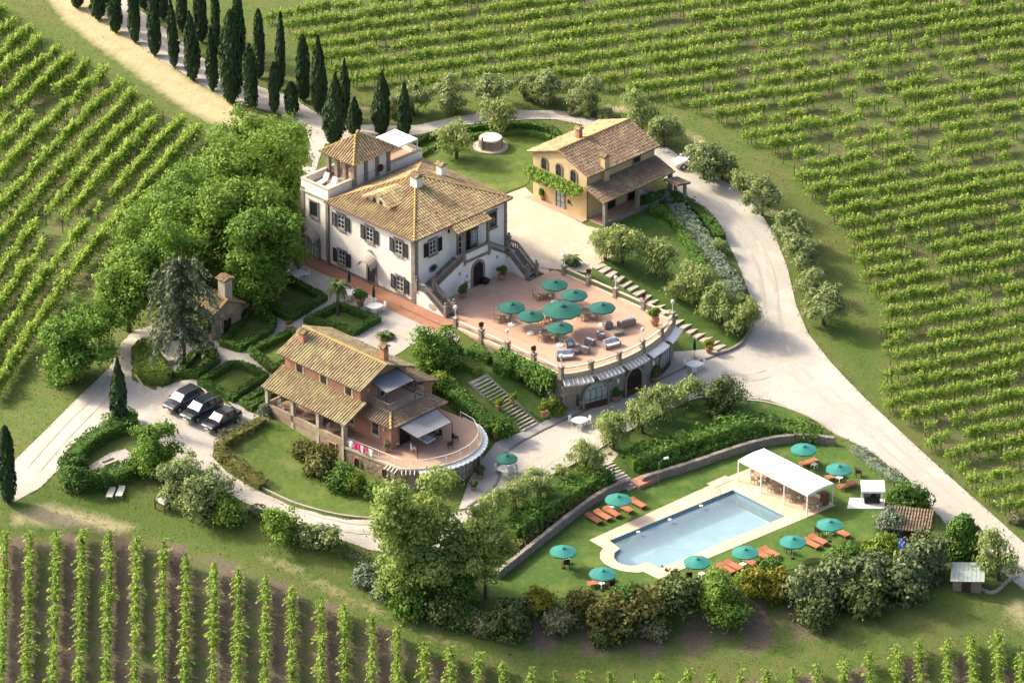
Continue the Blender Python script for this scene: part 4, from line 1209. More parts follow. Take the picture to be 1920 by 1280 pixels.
# ------------------------------------------------------------------ yellow house
def build_yellow():
    y = thing('yellow_house', 'yellow plastered house with lichened tile roof and a lean-to porch on brick posts', 'house', tuple(yo), YYAW)
    g = MB(); xz_prism(g, [(-8.4, -.5), (0, -.5), (0, 5.5), (-4.2, 6.95), (-8.4, 5.5)], 0, 10.7)
    g.build('wall', M_yplaster, y)
    roof(y, [[(.5, -.35, 5.42), (.5, 11.1, 5.42), (-4.2, 11.1, 7.1), (-4.2, -.35, 7.1)]], [((-4.2, -.35, 7.12), (-4.2, 11.1, 7.12))], M_tile_d, 'roof', spacing=.36)  # darker tiles here: the shade of this slope is put into the colour
    roof(y, [[(-8.95, 11.1, 5.42), (-8.95, -.35, 5.42), (-4.2, -.35, 7.1), (-4.2, 11.1, 7.1)]], [], M_tile, 'roof', spacing=.36)
    roof(y, [[(3.0, -.5, 3.15), (3.0, 10.9, 3.15), (.003, 10.9, 4.15), (.003, -.5, 4.15)]], [], M_tile_d, 'porch_roof', spacing=.3)
    MB().box(.003, 2.7, .0, 10.7, -.6, .06).build('porch_floor', M_terra, y)
    MB().box(2.5, 2.8, .3, 5.0, -.5, .45).box(2.5, 2.8, 5.6, 10.4, -.5, .45).build('porch_parapet', M_stone, y)
    for yy in (.15, 5.3, 10.55): MB().box(2.4, 2.8, yy-.2, yy+.2, -.8, 3.05).build('porch_post', M_stone, y)
    MB().box(2.45, 2.72, -.3, 10.8, 3.0, 3.2).build('porch_beam', M_wood, y)
    for x in (-6.6, -4.33, -2.07): window(y, (x, 0, 3.95), 0, .8, 1.35, arch=True, shutters=False, casem=M_wood, bars=(2, 2), stone=M_stone, pane=M_pane)
    window(y, (-4.1, 0, 0), 0, 1.2, 2.3, shutters=False, door=True, name='door', casem=M_wood, pane=M_pane_l)
    window(y, (0, 7.8, 4.35), R(90), 1.0, .95, shutters=False, casem=M_shutter, bars=(3, 2))
    window(y, (0, 3.7, .06), R(90), 1.5, 2.2, shutters=False, door=True, name='door', casem=M_wood, pane=M_dark)
    window(y, (0, 7.2, .06), R(90), 1.5, 2.2, shutters=False, door=True, name='door', casem=M_wood, pane=M_dark)
    MB().box(.003, .55, 2.2, 2.95, 3.7, 6.0).build('chimney_breast', M_yplaster, y)
    chimney(y, (.2, 2.57, 6.0), .65, .7, .75, M_yplaster)
    chimney(y, (-5.2, 4.0, 7.0), .55, .55, .75, M_brick)
    MB().tube((.1, -.1, 0), (.1, -.1, 5.3), .05).tube((.55, -.3, 5.38), (.55, 11.0, 5.38), .06).build('drainpipe', M_pipe, y)
    MB().box(-8.6, .2, -.95, -.02, -.3, .08).build('plinth', M_terra, y)
    # side canopy
    roof(y, [[(5.0, 11.3, 2.3), (2.9, 11.3, 2.3), (2.9, 9.2, 2.75), (5.0, 9.2, 2.75)]], [], M_tile_d, 'side_canopy')
    MB().box(4.5, 4.8, 10.6, 10.9, -.8, 2.25).box(3.1, 3.4, 10.6, 10.9, -.8, 2.25).build('canopy_post', M_stone, y)
build_yellow()

# ------------------------------------------------------------------ small buildings
def stone_store():
    g = GP(398, 640)
    t = thing('stone_store', 'small ivy-grown stone outhouse with tiled roof and tall square chimney behind the cedar', 'outhouse', g, R(-44))
    MB().box(-3.2, 0, 0, 4.2, -1, 3.1).build('wall', M_rubble, t)
    g2 = MB(); yz_prism(g2, [(0, 3.1), (4.2, 3.1), (2.1, 4.1)], -3.18, -.02); g2.build('gable', M_rubble, t)
    roof(t, [[(-3.5, -.4, 2.98), (.35, -.4, 2.98), (.35, 2.1, 4.2), (-3.5, 2.1, 4.2)], [(.35, 4.6, 2.98), (-3.5, 4.6, 2.98), (-3.5, 2.1, 4.2), (.35, 2.1, 4.2)]], [((-3.5, 2.1, 4.22), (.35, 2.1, 4.22))], M_tile)
    chimney(t, (-.6, 2.6, 3.9), 1.05, 1.05, 2.2, M_stone_l)
    window(t, (0, 2.2, -.2), R(90), 1.1, 2.1, shutters=False, door=True, name='door', casem=M_wood, pane=M_dark)
stone_store()
def tile_shed():
    g = GP(1690, 1012)
    t = thing('tool_shed', 'low shed with brown tiled lean-to roof beside the clipped round tree', 'shed', g, R(-12))
    MB().box(-1.6, 2.6, .6, 2.6, -1, 1.6).build('wall', M_rubble, t)
    roof(t, [[(-1.9, -.6, 1.5), (2.9, -.6, 1.5), (2.9, 2.4, 2.5), (-1.9, 2.4, 2.5)]], [], M_tile_d, spacing=.3)
    MB().box(-1.7, -1.5, -.4, -.2, -1, 1.5).box(2.5, 2.7, -.4, -.2, -1, 1.5).build('post', M_wood, t)
    b = thing('tarpaulin', 'bright blue plastic tarpaulin sheet heaped in front of the tool shed', 'tarpaulin', g + Vector((-.3, -1.3, 0)), R(-20))
    m = MB(); n = 10
    for i in range(n):
        for j in range(n):
            q = []
            for a, c in ((i, j), (i+1, j), (i+1, j+1), (i, j+1)):
                u, v = a/n*2-1, c/n*2-1
                q.append((u*1.5, v*1.0, max(.02, .75*(1-u*u)*(1-v*v)*(1+.35*math.sin(u*6+v*4)))))
            m.add(q, [(0,1,2,3)])
    m.build('tarpaulin_sheet', mat('blue_tarpaulin', (.01,.07,.42), (.008,.05,.33), 3, .35), b)
tile_shed()
def pump_hut():
    g = GP(1812, 1108)
    t = thing('pump_hut', 'little stone hut with pale green-grey sloping roof at the foot of the shrubs', 'hut', g, R(-2))
    MB().box(-1.35, 1.45, -.1, 1.9, -1, 1.35).build('wall', M_rubble, t)
    sl = MB()
    for i in range(8):
        sl.bar((-1.7+3.4*(i+.5)/8, -.55, 1.42), (-1.45+3.4*(i+.5)/8, 2.35, 1.95), .40, .05)
    sl.build('roof', mat('green_grey_sheet', (.36,.42,.37), (.30,.36,.31), 2, .7), t)
    MB().box(-.5, .4, -.14, -.09, -.3, 1.1).build('door', M_wood, t)
    for i in range(16):
        f = i/15
        p = GP(1842+66*f, 1106-16*f+10*math.sin(f*5))
        o = MB().cbox((0, 0, .06), (random.uniform(.28,.42), random.uniform(.26,.4), .26), random.uniform(0, 3)).build('edging_stone', M_stone_l, None, p)
        tag(o, 'pale rough edging stone by the pump hut, %s from the hut' % ORD[i], 'stone', 'edging stones by the pump hut')
pump_hut()
# ------------------------------------------------------------------ foliage kit
def quad_mesh(name, V, m, extra=None):
    """V: (n,4,3) leaf corners; extra: MB with solid parts"""
    n = len(V)
    ev = np.array(extra.v, float).reshape(-1, 3) if extra else np.zeros((0, 3))
    co = np.concatenate([V.reshape(-1, 3), ev])
    fl = [tuple(4*n+i for i in f) for f in extra.f] if extra else []
    me = bpy.data.meshes.new(name)
    if not fl:
        me.vertices.add(len(co)); me.vertices.foreach_set('co', co.ravel())
        me.loops.add(4*n); me.loops.foreach_set('vertex_index', np.arange(4*n))
        me.polygons.add(n); me.polygons.foreach_set('loop_start', np.arange(n)*4)
        me.update(calc_edges=True)
    else:
        me.from_pydata(co.tolist(), [], np.arange(4*n).reshape(-1, 4).tolist() + fl)
        me.update()
    me.materials.append(m)
    return me
def leaf_quads(c, nrm, size, elong=1.5, tdir=None):
    """diamond leaves at c facing nrm"""
    n = len(c)
    nrm = nrm / np.maximum(np.linalg.norm(nrm, axis=1, keepdims=True), 1e-6)
    r = rng.normal(size=(n, 3)) if tdir is None else tdir + rng.normal(size=(n, 3))*.25
    t = r - nrm*(r*nrm).sum(1, keepdims=True)
    t /= np.maximum(np.linalg.norm(t, axis=1, keepdims=True), 1e-6)
    b = np.cross(nrm, t)
    s = (size*rng.uniform(.7, 1.3, n))[:, None]
    return np.stack([c - t*s*elong*.5, c + b*s*.42 - t*s*.08, c + t*s*elong*.5, c - b*s*.42 - t*s*.08], 1)
def sphere_dirs(n, up=0.0):
    d = rng.normal(size=(n, 3)); d[:, 2] += up
    return d/np.linalg.norm(d, axis=1, keepdims=True)
def crown(lobes, n, size, up=.5, spread=.55, shell=(.72, 1.06), elong=1.5, low=-.6, droop=0.0):
    """leaf clumps on the skins of many small lobes [(x,y,z,rx,rz)]"""
    L = np.array(lobes, float)
    wgt = L[:, 3]**2; wgt /= wgt.sum()
    k = rng.choice(len(L), n, p=wgt)
    d = sphere_dirs(n, .25)
    d[:, 2] = np.maximum(d[:, 2], low)
    rad = rng.uniform(*shell, n)[:, None]
    c = L[k, :3] + d*np.stack([L[k, 3], L[k, 3], L[k, 4]], 1)*rad
    nr = d + rng.normal(size=(n, 3))*spread; nr[:, 2] += up
    td = None
    if droop: td = np.tile(np.array([0, 0, -droop]), (n, 1)) + d*.5
    return leaf_quads(c, nr, size, elong, td)
def crown2(lobes, n, size, up=.4, per=13, rc=.30, low=-.7, elong=1.5, droop=0.0, drop_in=.25):
    """sprays of leaves gathered in small clumps over the lobes"""
    L = np.array(lobes, float)
    wgt = L[:, 3]**2; wgt /= wgt.sum()
    nc = max(4, n//per)
    k = rng.choice(len(L), nc, p=wgt)
    d = sphere_dirs(nc, .3); d[:, 2] = np.maximum(d[:, 2], low)
    rad = np.where(rng.uniform(size=nc) < drop_in, rng.uniform(.3, .8, nc), rng.uniform(.85, 1.15, nc))[:, None]
    cc = L[k, :3] + d*np.stack([L[k, 3], L[k, 3], L[k, 4]], 1)*rad
    j = rng.integers(0, nc, n)
    o = rng.normal(size=(n, 3))*rc*np.array([1, 1, .55])*rng.uniform(.6, 1.5, nc)[j][:, None]
    o[:, 2] -= .25*(o[:, 0]**2 + o[:, 1]**2)/max(rc, .05)*.5
    nr = d[j]*.7 + rng.normal(size=(n, 3))*.5 + o*.6/rc*.4; nr[:, 2] += up
    td = None
    if droop: td = np.tile(np.array([0, 0, -droop]), (n, 1)) + d[j]*.5
    return leaf_quads(cc[j] + o, nr, size, elong, td)
def lobes_ellipsoid(zc, rx, rz, k, rl=(.32, .5), flat=.8, ry=None, qr=(.35, .8)):
    out = []
    ry = ry or rx
    for _ in range(k):
        d = sphere_dirs(1, .15)[0]
        q = random.uniform(*qr)
        r = random.uniform(*rl)*min(rx, rz*1.3)
        out.append((d[0]*rx*q, d[1]*ry*q, zc + d[2]*rz*q, r, r*flat))
    return out
def limbs(mb, base, top, lobes, r, k=6):
    base, top = Vector(base), Vector(top)
    mid = base.lerp(top, .5) + Vector((random.uniform(-.1, .1), random.uniform(-.1, .1), 0))*r*3
    mb.tube(base - Vector((0, 0, .5)), mid, r*1.25, r*.9, 7, False); mb.tube(mid, top, r*.9, r*.55, 7, False)
    for l in random.sample(lobes, min(k, len(lobes))):
        s = base.lerp(top, random.uniform(.55, 1.0)); e = Vector(l[:3])
        m = s.lerp(e, .5) + Vector((0, 0, .12*(e-s).length))
        mb.tube(s, m, r*.42, r*.28, 5, False); mb.tube(m, e, r*.28, r*.1, 5, False)
def AT(px, py, zc):
    """place on the ground of something whose point zc above ground shows at (px,py)"""
    z = -2.0
    for _ in range(14):
        p = P(px, py, z+zc)
        z = .6*hz(p[0], p[1]) + .4*z
    p = P(px, py, z+zc)
    return Vector((p[0], p[1], hz(p[0], p[1])))
def tree(name, label, cat, loc, H, r, zc, rz, m, nleaf, size, k=16, trunk=.22, group=None, limbn=7, flat=.8, droop=0.0, elong=1.5, rl=(.32,.5), ry=None, bark=None, up=.5, q=(.35,.8)):
    lb = lobes_ellipsoid(zc, r, rz, k, rl, flat, ry, q) + lobes_ellipsoid(zc-.1*rz, r*.6, rz*.6, 5, (.5, .7), .8)
    t = thing(name, label, cat, loc, random.uniform(0, 6.28), group)
    tm = MB(); limbs(tm, (0,0,0), (random.uniform(-.2,.2)*r*.3, random.uniform(-.2,.2)*r*.3, zc), lb, trunk, limbn)
    tm.build('trunk', bark or M_trunk, t)
    place(quad_mesh('crown', crown2(lb, nleaf, size, up=up, droop=droop, elong=elong, rc=.2+.035*r), m), 'crown', t)
    return t

# ------------------------------------------------------------------ the wood behind the villa and single broad-leaved trees
for px, py, zc, r, rz, m, n, lab in (
    (478,300,6.6,5.0,3.8,M_oak2,9000,'large bright green tree at the top of the wood, beside the villa roof terrace'),
    (533,262,6.6,2.9,2.9,M_oak2,4200,'rounded bright tree touching the drive, uppermost of the wood by the villa'),
    (420,330,7.0,4.6,3.6,M_oak2,6500,'soft mid green tree on the vineyard edge of the wood, just below the straw track'),
    (350,395,6.5,4.8,3.6,M_oak,6500,'broad spreading tree in the wood next to the last vine rows'),
    (285,415,5.5,3.2,3.0,M_oak2,3800,'pale green tree at the outer corner of the wood among the vine ends'),
    (482,392,6.6,3.9,3.5,M_oak2,6800,'tall lit tree in the wood directly beside the villa side wall'),
    (385,425,7.0,4.2,3.4,M_oak2,7000,'large leafy tree in the middle of the wood above the stone outhouse'),
    (485,455,7.0,3.7,3.4,M_oak,7000,'dark tree in the wood shading the first box hedge bed'),
    (300,490,6.0,3.6,3.4,M_oak,4800,'deep green tree in the wood just behind the cedar'),
    (520,470,4.4,2.3,2.3,M_oak,3800,'small dark tree at the villa corner over the white table'),
    (468,530,4.0,2.4,2.4,M_oak,3800,'low shaded tree beside the outhouse chimney'),
    (238,540,5.2,3.4,2.5,M_oak2,4500,'round pale tree with a thin bare trunk beside the drive'),
    (138,650,4.2,3.5,2.8,M_oak,6500,'broad round tree beside the drive at the end of the vine rows'),
    (185,590,4.4,2.6,2.2,M_oak,3200,'small dark tree behind the broad round tree by the drive'),
    (282,835,3.6,2.4,2.2,M_oak,4200,'dense dark green fruit tree over the clipped hedge ring'),
    (345,890,3.0,2.2,2.1,M_olive,3200,'grey green tree on the outer edge of the drive below the hedge ring'),
    (395,925,2.8,2.4,2.0,M_olive,3200,'silvery bushy tree leaning over the drive beside a grey green tree'),
    (430,950,2.0,1.5,1.4,M_oak2,1800,'small bright green bushy tree lowest of the three by the drive'),
    (527,980,2.0,1.8,1.6,M_oak2,2200,'young light green tree with open crown below the drive'),
    (612,1005,1.6,1.2,1.0,M_olive,900,'thin small sapling below the drive near the large poplar-like tree'),
    (575,1000,1.4,1.0,.9,M_olive,700,'sparse grey sapling between the young light green tree and the thin sapling'),
    (785,1000,7.0,4.1,5.4,M_poplar,13000,'very large pale green tree in front of the curved brick terrace'),
    (910,1030,5.4,2.2,4.3,M_poplar,6500,'tall narrower green tree standing against the very large pale one'),
    (1357,1118,2.4,2.6,2.4,M_oak2,3200,'rounded vivid green bush-like tree rising from the shrub border below the pool'),
    (470,250,7.5,2.8,2.6,M_oak2,3600,'yellow green tree at the very top of the wood under the straw track end'),
    (445,400,7.0,3.8,3.4,M_oak2,5600,'high lit crown in the centre of the wood'),
    (523,410,5.4,2.1,2.6,M_oak,4200,'dark narrow tree pressed against the villa side wall'),
    (500,515,4.0,2.3,2.2,M_oak,3600,'deep green low crown at the edge of the upper box hedge bed'),
    (345,450,6.0,3.4,3.0,M_oak2,4800,'mid green crown directly behind the cedar tip'),
    (250,470,4.6,2.6,2.4,M_oak2,3000,'low pale tree at the vine row ends above the thin trunked tree'),
    (850,1085,2.8,2.2,2.2,M_oak,4200,'dark leafy undergrowth tree between the two big trees by the lower border'),
    (750,1070,3.0,2.3,2.2,M_poplar,4200,'pale leafy tree filling the foot of the very large pale one'),
    (812,655,2.2,2.5,2.0,M_oak,3800,'dense dark round tree between the brick house and the terrace wall'),
    (1355,742,1.8,2.2,1.6,M_palm,2600,'bushy dark round palm-like tree at the corner of the court lawn'),
):
    g = AT(px, py, zc)
    tree('broadleaf_tree', lab, 'tree', g, zc+rz, r*1.1, zc*.94, rz*1.25, m, int(n*1.9), .27 if r > 3 else .22, k=int(10+r*5), trunk=.09*r**.8, group='broad-leaved trees', rl=(.20,.36), up=.35, q=(.45,1.02))
# ------------------------------------------------------------------ olive trees: five grown forms, copied
OLV = []
for i in range(5):
    lb = lobes_ellipsoid(1.75, 1.55, 1.5, 17, (.2, .38), .95, qr=(.4, 1.0))
    tm = MB(); limbs(tm, (0,0,0), (.15, .1, 1.7), lb, .16, 6)
    tme = tm.mesh('trunk'); tme.materials.append(M_trunk)
    cr = crown2(lb, 3400, .15, up=.3, elong=2.3, droop=.6 if i > 1 else .2, per=11, rc=.2, drop_in=.35)
    lb2 = lobes_ellipsoid(2.0, 1.7, 1.35, 15, (.18, .34), 1.0, qr=(.4, 1.0))
    cr2 = crown2(lb2, 2300, .14, up=.3, elong=2.6, droop=.9, per=12, rc=.24, drop_in=.35)
    OLV.append((tme, quad_mesh('crown', cr, M_olive), quad_mesh('crown', cr2, M_willow)))
def olive(px, py, s, label, pale=0, i=None):
    i = random.randrange(5) if i is None else i
    s = s*1.03
    g = AT(px, py, 1.8*s)
    t = thing('olive_tree', label, 'olive tree', g, random.uniform(0, 6.28), 'olive trees')
    t.scale = (s, s, s*random.uniform(.92, 1.08))
    place(OLV[i][0], 'trunk', t); place(OLV[i][2 if pale else 1], 'crown', t)
    return t
for a in ((845,172,1.25,'dark spreading olive tree with a forked trunk above the far drive, widest of that row'),(925,165,1.3,'pale olive tree behind the well, in the row above the far drive'),
  (985,160,1.0,'olive tree between two others in the row above the far drive, half hidden'),(1025,160,1.2,'olive tree with clear dark trunk in the middle of the row above the far drive'),(1105,178,1.3,'olive tree at the end of the far row, behind the yellow house ridge'),
  (775,185,1.1,'low olive tree behind the last cypress by the villa roof terrace'),(735,200,.8,'olive sapling between two cypresses near the roof terrace'),
  (1205,212,1.35,'feathery olive tree at the back corner of the yellow house',1),(1245,245,1.1,'olive tree with a thin trunk behind the yellow house, next to the white car'),(1320,298,1.35,'large grey olive tree that half hides the white car'),
  (1355,310,1.0,'olive tree just beyond the one that hides the white car'),(1395,335,1.0,'olive tree among dry grass beside the road bend',1),(1430,372,1.15,'olive tree by the road verge, between dry grass and the mown strip'),
  (1485,425,1.2,'olive tree on the mown verge, above a paired olive'),(1500,470,1.25,'dense grey olive tree in the middle of the road verge'),(1525,530,1.05,'small round olive tree on the verge, above a tall one'),(1545,570,1.35,'tall olive tree casting a shadow on the mown verge, lowest of its row'),
  (855,262,1.3,'thin open olive tree on the circular lawn beside the well',1),(935,215,1.2,'airy olive tree behind the round well',1),
  (1135,455,1.1,'small olive tree at the courtyard corner beside a larger one',1),(1165,455,1.35,'round silver olive tree at the top of the bank lawn',1),(1232,478,1.3,'wide feathery olive tree in the middle of the bank lawn',1),
  (1308,530,1.3,'bright olive tree on the bank lawn, touching the silver hedge',1),(1272,538,.85,'small drooping olive tree nearest the middle of the stepping slabs',1),(1352,578,1.2,'round olive tree near the road corner of the bank lawn',1),(1388,588,1.3,'large olive tree on the very corner of the bank lawn by the road',1),
  (1285,735,1.05,'light olive tree at the court edge nearest the bushy palm',1),(1245,748,1.15,'leaning pale olive tree in the middle of the court edge row',1),(1205,778,1.15,'pale olive tree above the bank hedge in the court edge row',1),(1150,805,1.2,'weeping pale olive tree beside the top of the pool stair',1),(1100,850,1.1,'small yellow green olive tree on the near side of the pool stair',1),
  (1010,905,1.0,'grey twisted olive tree behind the lower bank hedge',1),(965,920,1.05,'silver olive tree at the lower end of the court edge',1),(920,945,.95,'pale olive tree beside the tall green tree at the court end',1),(1055,885,.5,'nearly bare sapling on the court edge',1),
  (1875,1045,1.4,'weeping olive tree beside the road at the pump hut',1),(1100,205,.6,'low olive bush at the roadside behind the yellow house'),(395,590,1.0,'grey olive tree leaning at the stone outhouse')):
    olive(*a)
# ------------------------------------------------------------------ cypresses
CYP = []
for i in range(5):
    n = 2600
    u = rng.uniform(0, 1, n)**.9; th = rng.uniform(0, 6.283, n)
    prof = (lambda t: np.where(t < .12, .55+.45*t/.12, np.where(t < .55, 1.0, np.sqrt(np.maximum(0, 1-((t-.55)/.45)**1.7))))) if i % 4 else (lambda t: np.where(t < .2, .55+.45*t/.2, np.maximum(0, 1-np.maximum(0, (t-.3)/.7)**2.0)))
    wob = 1 + .1*np.sin(th*3+u*9+i) + .07*np.sin(th*7-u*23)
    rr = prof(u)*wob*rng.uniform(.82, 1.05, n)
    c = np.stack([rr*np.cos(th), rr*np.sin(th), .04+.96*u], 1)
    nr = np.stack([np.cos(th), np.sin(th), np.full(n, .35)], 1) + rng.normal(size=(n, 3))*.4
    CYP.append((c, nr))
def cypress(px, base, top, wpx, label):
    g = GP(px, base)
    k = FPX/np.dot(np.array(g)-CAM, FW)
    Hh = (base-top)/(.887*k)
    r = wpx/2/k
    c, nr = CYP[random.randrange(5)]
    cc = c*np.array([r, r, Hh]); cc[:, 2] += .15
    n = int(min(len(c), 500 + Hh*r*150))
    idx = rng.permutation(len(c))[:n]
    core = MB().lathe([(r*.35, .2), (r*.72, Hh*.14), (r*.78, Hh*.5), (r*.4, Hh*.85), (.03, Hh*.96)], 9)
    t = thing('cypress', label, 'cypress tree', g, random.uniform(0, 6.28), 'cypress trees')
    t.rotation_euler = (random.gauss(0, .018), random.gauss(0, .018), random.uniform(0, 6.28))
    MB().tube((0,0,-.4), (0,0,Hh*.2), .14, .1, 6).build('trunk', M_trunk, t)
    place(quad_mesh('crown', leaf_quads(cc[idx], nr[idx]/np.array([1,1,2]), .30, 2.0, np.tile([0,0,1.2], (n, 1))), M_cyp, core), 'crown', t)
for a in ((145,16,-110,29,'near-side avenue cypress at the top edge, nearest the straw track'),(184,38,-95,32,'second cypress of the near avenue row, broad and cut by the top edge'),(217,62,-60,25,'third cypress of the near avenue row'),
  (254,81,-50,22,'slim fourth cypress of the near avenue row'),(290,105,-15,23,'fifth cypress of the near avenue row with a tapered foot'),(327,127,8,20,'sixth cypress of the near avenue row, slender'),(362,151,30,30,'stout seventh cypress of the near avenue row'),
  (399,171,58,22,'short slim cypress just before the stoutest tree of the avenue'),(433,194,30,40,'stoutest dark cypress of the avenue'),(472,207,90,25,'cypress just after the stoutest one, by the straw track end'),
  (271,18,-70,22,'far-side avenue cypress nearest the top edge'),(305,36,-60,24,'broad far-side avenue cypress at the top edge, second along'),(342,60,-40,20,'far-side avenue cypress behind the slender sixth one'),(378,80,-45,23,'far-side avenue cypress behind the stout seventh one'),
  (407,100,-40,15,'thin far-side avenue cypress'),(450,120,-30,24,'far-side avenue cypress behind the stoutest one'),(486,147,26,20,'tall far-side cypress beside the vineyard edge'),(524,169,32,20,'tallest slender cypress between vineyard and drive'),
  (514,212,124,18,'small cypress half hidden by a bright tree, beside a bullet-shaped one'),(547,216,161,24,'bullet-shaped low cypress beside the drive above the wood'),(569,190,74,24,'cypress leaning its foot over the verge across the drive'),(599,214,76,30,'broad cypress with a white lamp in front of it'),
  (625,272,146,40,'largest cypress beside the villa tower'),(646,232,119,21,'narrow cypress behind the largest one by the tower'),(664,251,188,28,'squat cypress just above the tower roof'),(714,252,141,33,'wide cypress behind the white roof canopy'),(757,262,162,25,'pointed cypress at the villa roof terrace corner'),
  (15,943,802,31,'lone cypress at the lower end of the gravel drive'),(224,798,678,31,'lone tapered cypress between the drive and the parked cars')):
    cypress(*a)
# ------------------------------------------------------------------ cedar
def cedar():
    g = GP(343, 690)
    t = thing('cedar', 'grey green weeping cedar with long drooping boughs beside the stone outhouse', 'cedar tree', g)
    t.scale = (1.18, 1.18, 1.3)
    tm = MB().tube((0,0,-.5), (.1,0,6), .32, .2, 8, False).tube((.1,0,6), (.25,.1,10.8), .2, .04, 8, False)
    C, Nn, T = [], [], []
    for i in range(40):
        u = i/40
        z = 2.4 + 7.6*u**.85
        a = i*2.4 + random.uniform(-.6, .6)
        L = (3.9 - .9*u)*random.uniform(.5, 1.25)*(1.0 if u > .12 else .8)
        rise = random.uniform(.2, 1.3)
        prev = Vector((.1, 0, z))
        for s in range(1, 10):
            f = s/9
            bend = a + .35*math.sin(f*3+i)
            q = Vector((math.cos(bend)*L*f, math.sin(bend)*L*f, z + rise*f - (1.6+1.4*rise)*f*f*random.uniform(.9,1.1)))
            tm.tube(prev, q, .08*(1-f)+.02, .07*(1-f)+.015, 4, False)
            for _ in range(15):
                h = random.random()
                c = prev.lerp(q, random.random()) + Vector((random.gauss(0,.13), random.gauss(0,.13), -abs(random.gauss(0,.34))*(.25+f)))
                C.append(c); Nn.append((random.gauss(0,.6), random.gauss(0,.6), .7)); T.append((math.cos(a)*.5, math.sin(a)*.5, -.9-f))
            prev = q
    tm.build('trunk', M_trunk, t)
    place(quad_mesh('crown', leaf_quads(np.array(C), np.array(Nn), .22, 2.4, np.array(T)), M_cedar), 'crown', t)
cedar()
# ------------------------------------------------------------------ palms
def palm(px, base, H, label, nf=34, L=1.5):
    g = GP(px, base)
    t = thing('palm_tree', label, 'palm tree', g, 0, 'palm trees')
    m = MB(); 
    for i in range(8): m.tube((0,0,H*i/8-.2), (0,0,H*(i+1)/8), .17, .14, 7, False)
    m.build('trunk', M_trunk, t)
    f = MB()
    for i in range(nf):
        a = i*2.4; el = random.uniform(-.5, 1.2)
        pts = [Vector((math.cos(a)*L*s*math.cos(el-.5*s), math.sin(a)*L*s*math.cos(el-.5*s), H + L*s*math.sin(el) - .75*L*s*s)) for s in (0, .35, .7, 1.0)]
        sd = Vector((-math.sin(a), math.cos(a), 0))
        w_ = (.05, .28, .22, .03)
        for k in range(3):
            for sg in (-1, 1):
                f.add([pts[k], pts[k+1], pts[k+1]+sd*sg*w_[k+1]+Vector((0,0,-.08)), pts[k]+sd*sg*w_[k]+Vector((0,0,-.04))], [(0,1,2,3)])
    f.build('crown', M_palm, t)
palm(634, 592, 3.9, 'fan palm with a bare trunk standing in the box hedge bed before the villa')
palm(560, 515, 3.0, 'shaded fan palm beside the white table at the villa corner')
palm(1072, 497, .9, 'short stemless palm beside the terrace rail at the courtyard', 30, 1.2)
palm(722, 635, .5, 'low spiky palm at the garden steps behind the brick house', 26, 1.1)

# ------------------------------------------------------------------ hedges
def hedge(label, path, wd, h, m, closed=False, size=.2, dens=26, name='hedge', cat='hedge', group='clipped hedges', rough=.0, world=False, it=0):
    p = path if world else [tuple(q[:2]) for q in GPS(path)]
    if it: p = smooth_path(p, it, closed)
    p = resample(p, .6, closed)
    a = np.array(p)
    z = height(a)
    n = len(a)
    core = MB().strip(p, wd*.40*(1-.8*rough), z-.3, z+h*.86*(1-.8*rough), closed)
    aa = np.concatenate([a, a[:1]]) if closed else a
    zz = np.concatenate([z, z[:1]]) if closed else z
    seg = np.diff(aa, axis=0); ln = np.hypot(*seg.T)
    L = ln.sum()
    N = int(L*(wd + 2*h)*dens)
    k = rng.choice(len(seg), N, p=ln/L)
    f = rng.uniform(0, 1, N)
    t = seg[k]/ln[k][:, None]; nn = np.stack([-t[:, 1], t[:, 0]], 1)
    base = aa[k] + seg[k]*f[:, None]; bz = zz[k]*(1-f) + zz[k+1]*f
    which = rng.uniform(0, 1, N) < wd/(wd+2*h)
    bump = 1 + rough*(np.sin(base[:, 0]*2.3+base[:, 1]*1.1)*.4 + np.sin(base[:, 0]*.8-base[:, 1]*2.2)*.5 + np.sin(base[:, 0]*4.1+base[:, 1]*3.3+2)*.3)
    bump = np.clip(bump, 1-rough, 1+rough*.45)
    side = np.where(rng.uniform(size=N) < .5, -1.0, 1.0)
    off = np.where(which, rng.uniform(-.5, .5, N)*wd, side*wd*.5*rng.uniform(.88, 1.06, N))*bump
    hh = np.where(which, h*rng.uniform(.88, 1.06, N), rng.uniform(.02, .98, N)*h)*bump
    rnd = np.clip((hh/h-.8)/.2, 0, 1)
    off *= 1-.12*rnd
    c = np.column_stack([base + nn*off[:, None], bz + hh])
    nr = np.where(which[:, None], np.array([0, 0, 1.0]), np.column_stack([nn*side[:, None], np.full(N, .3)])) + rng.normal(size=(N, 3))*.45
    o = place(quad_mesh(name, leaf_quads(c, nr, size, 1.4), m, core), name)
    return tag(o, label, cat, group)
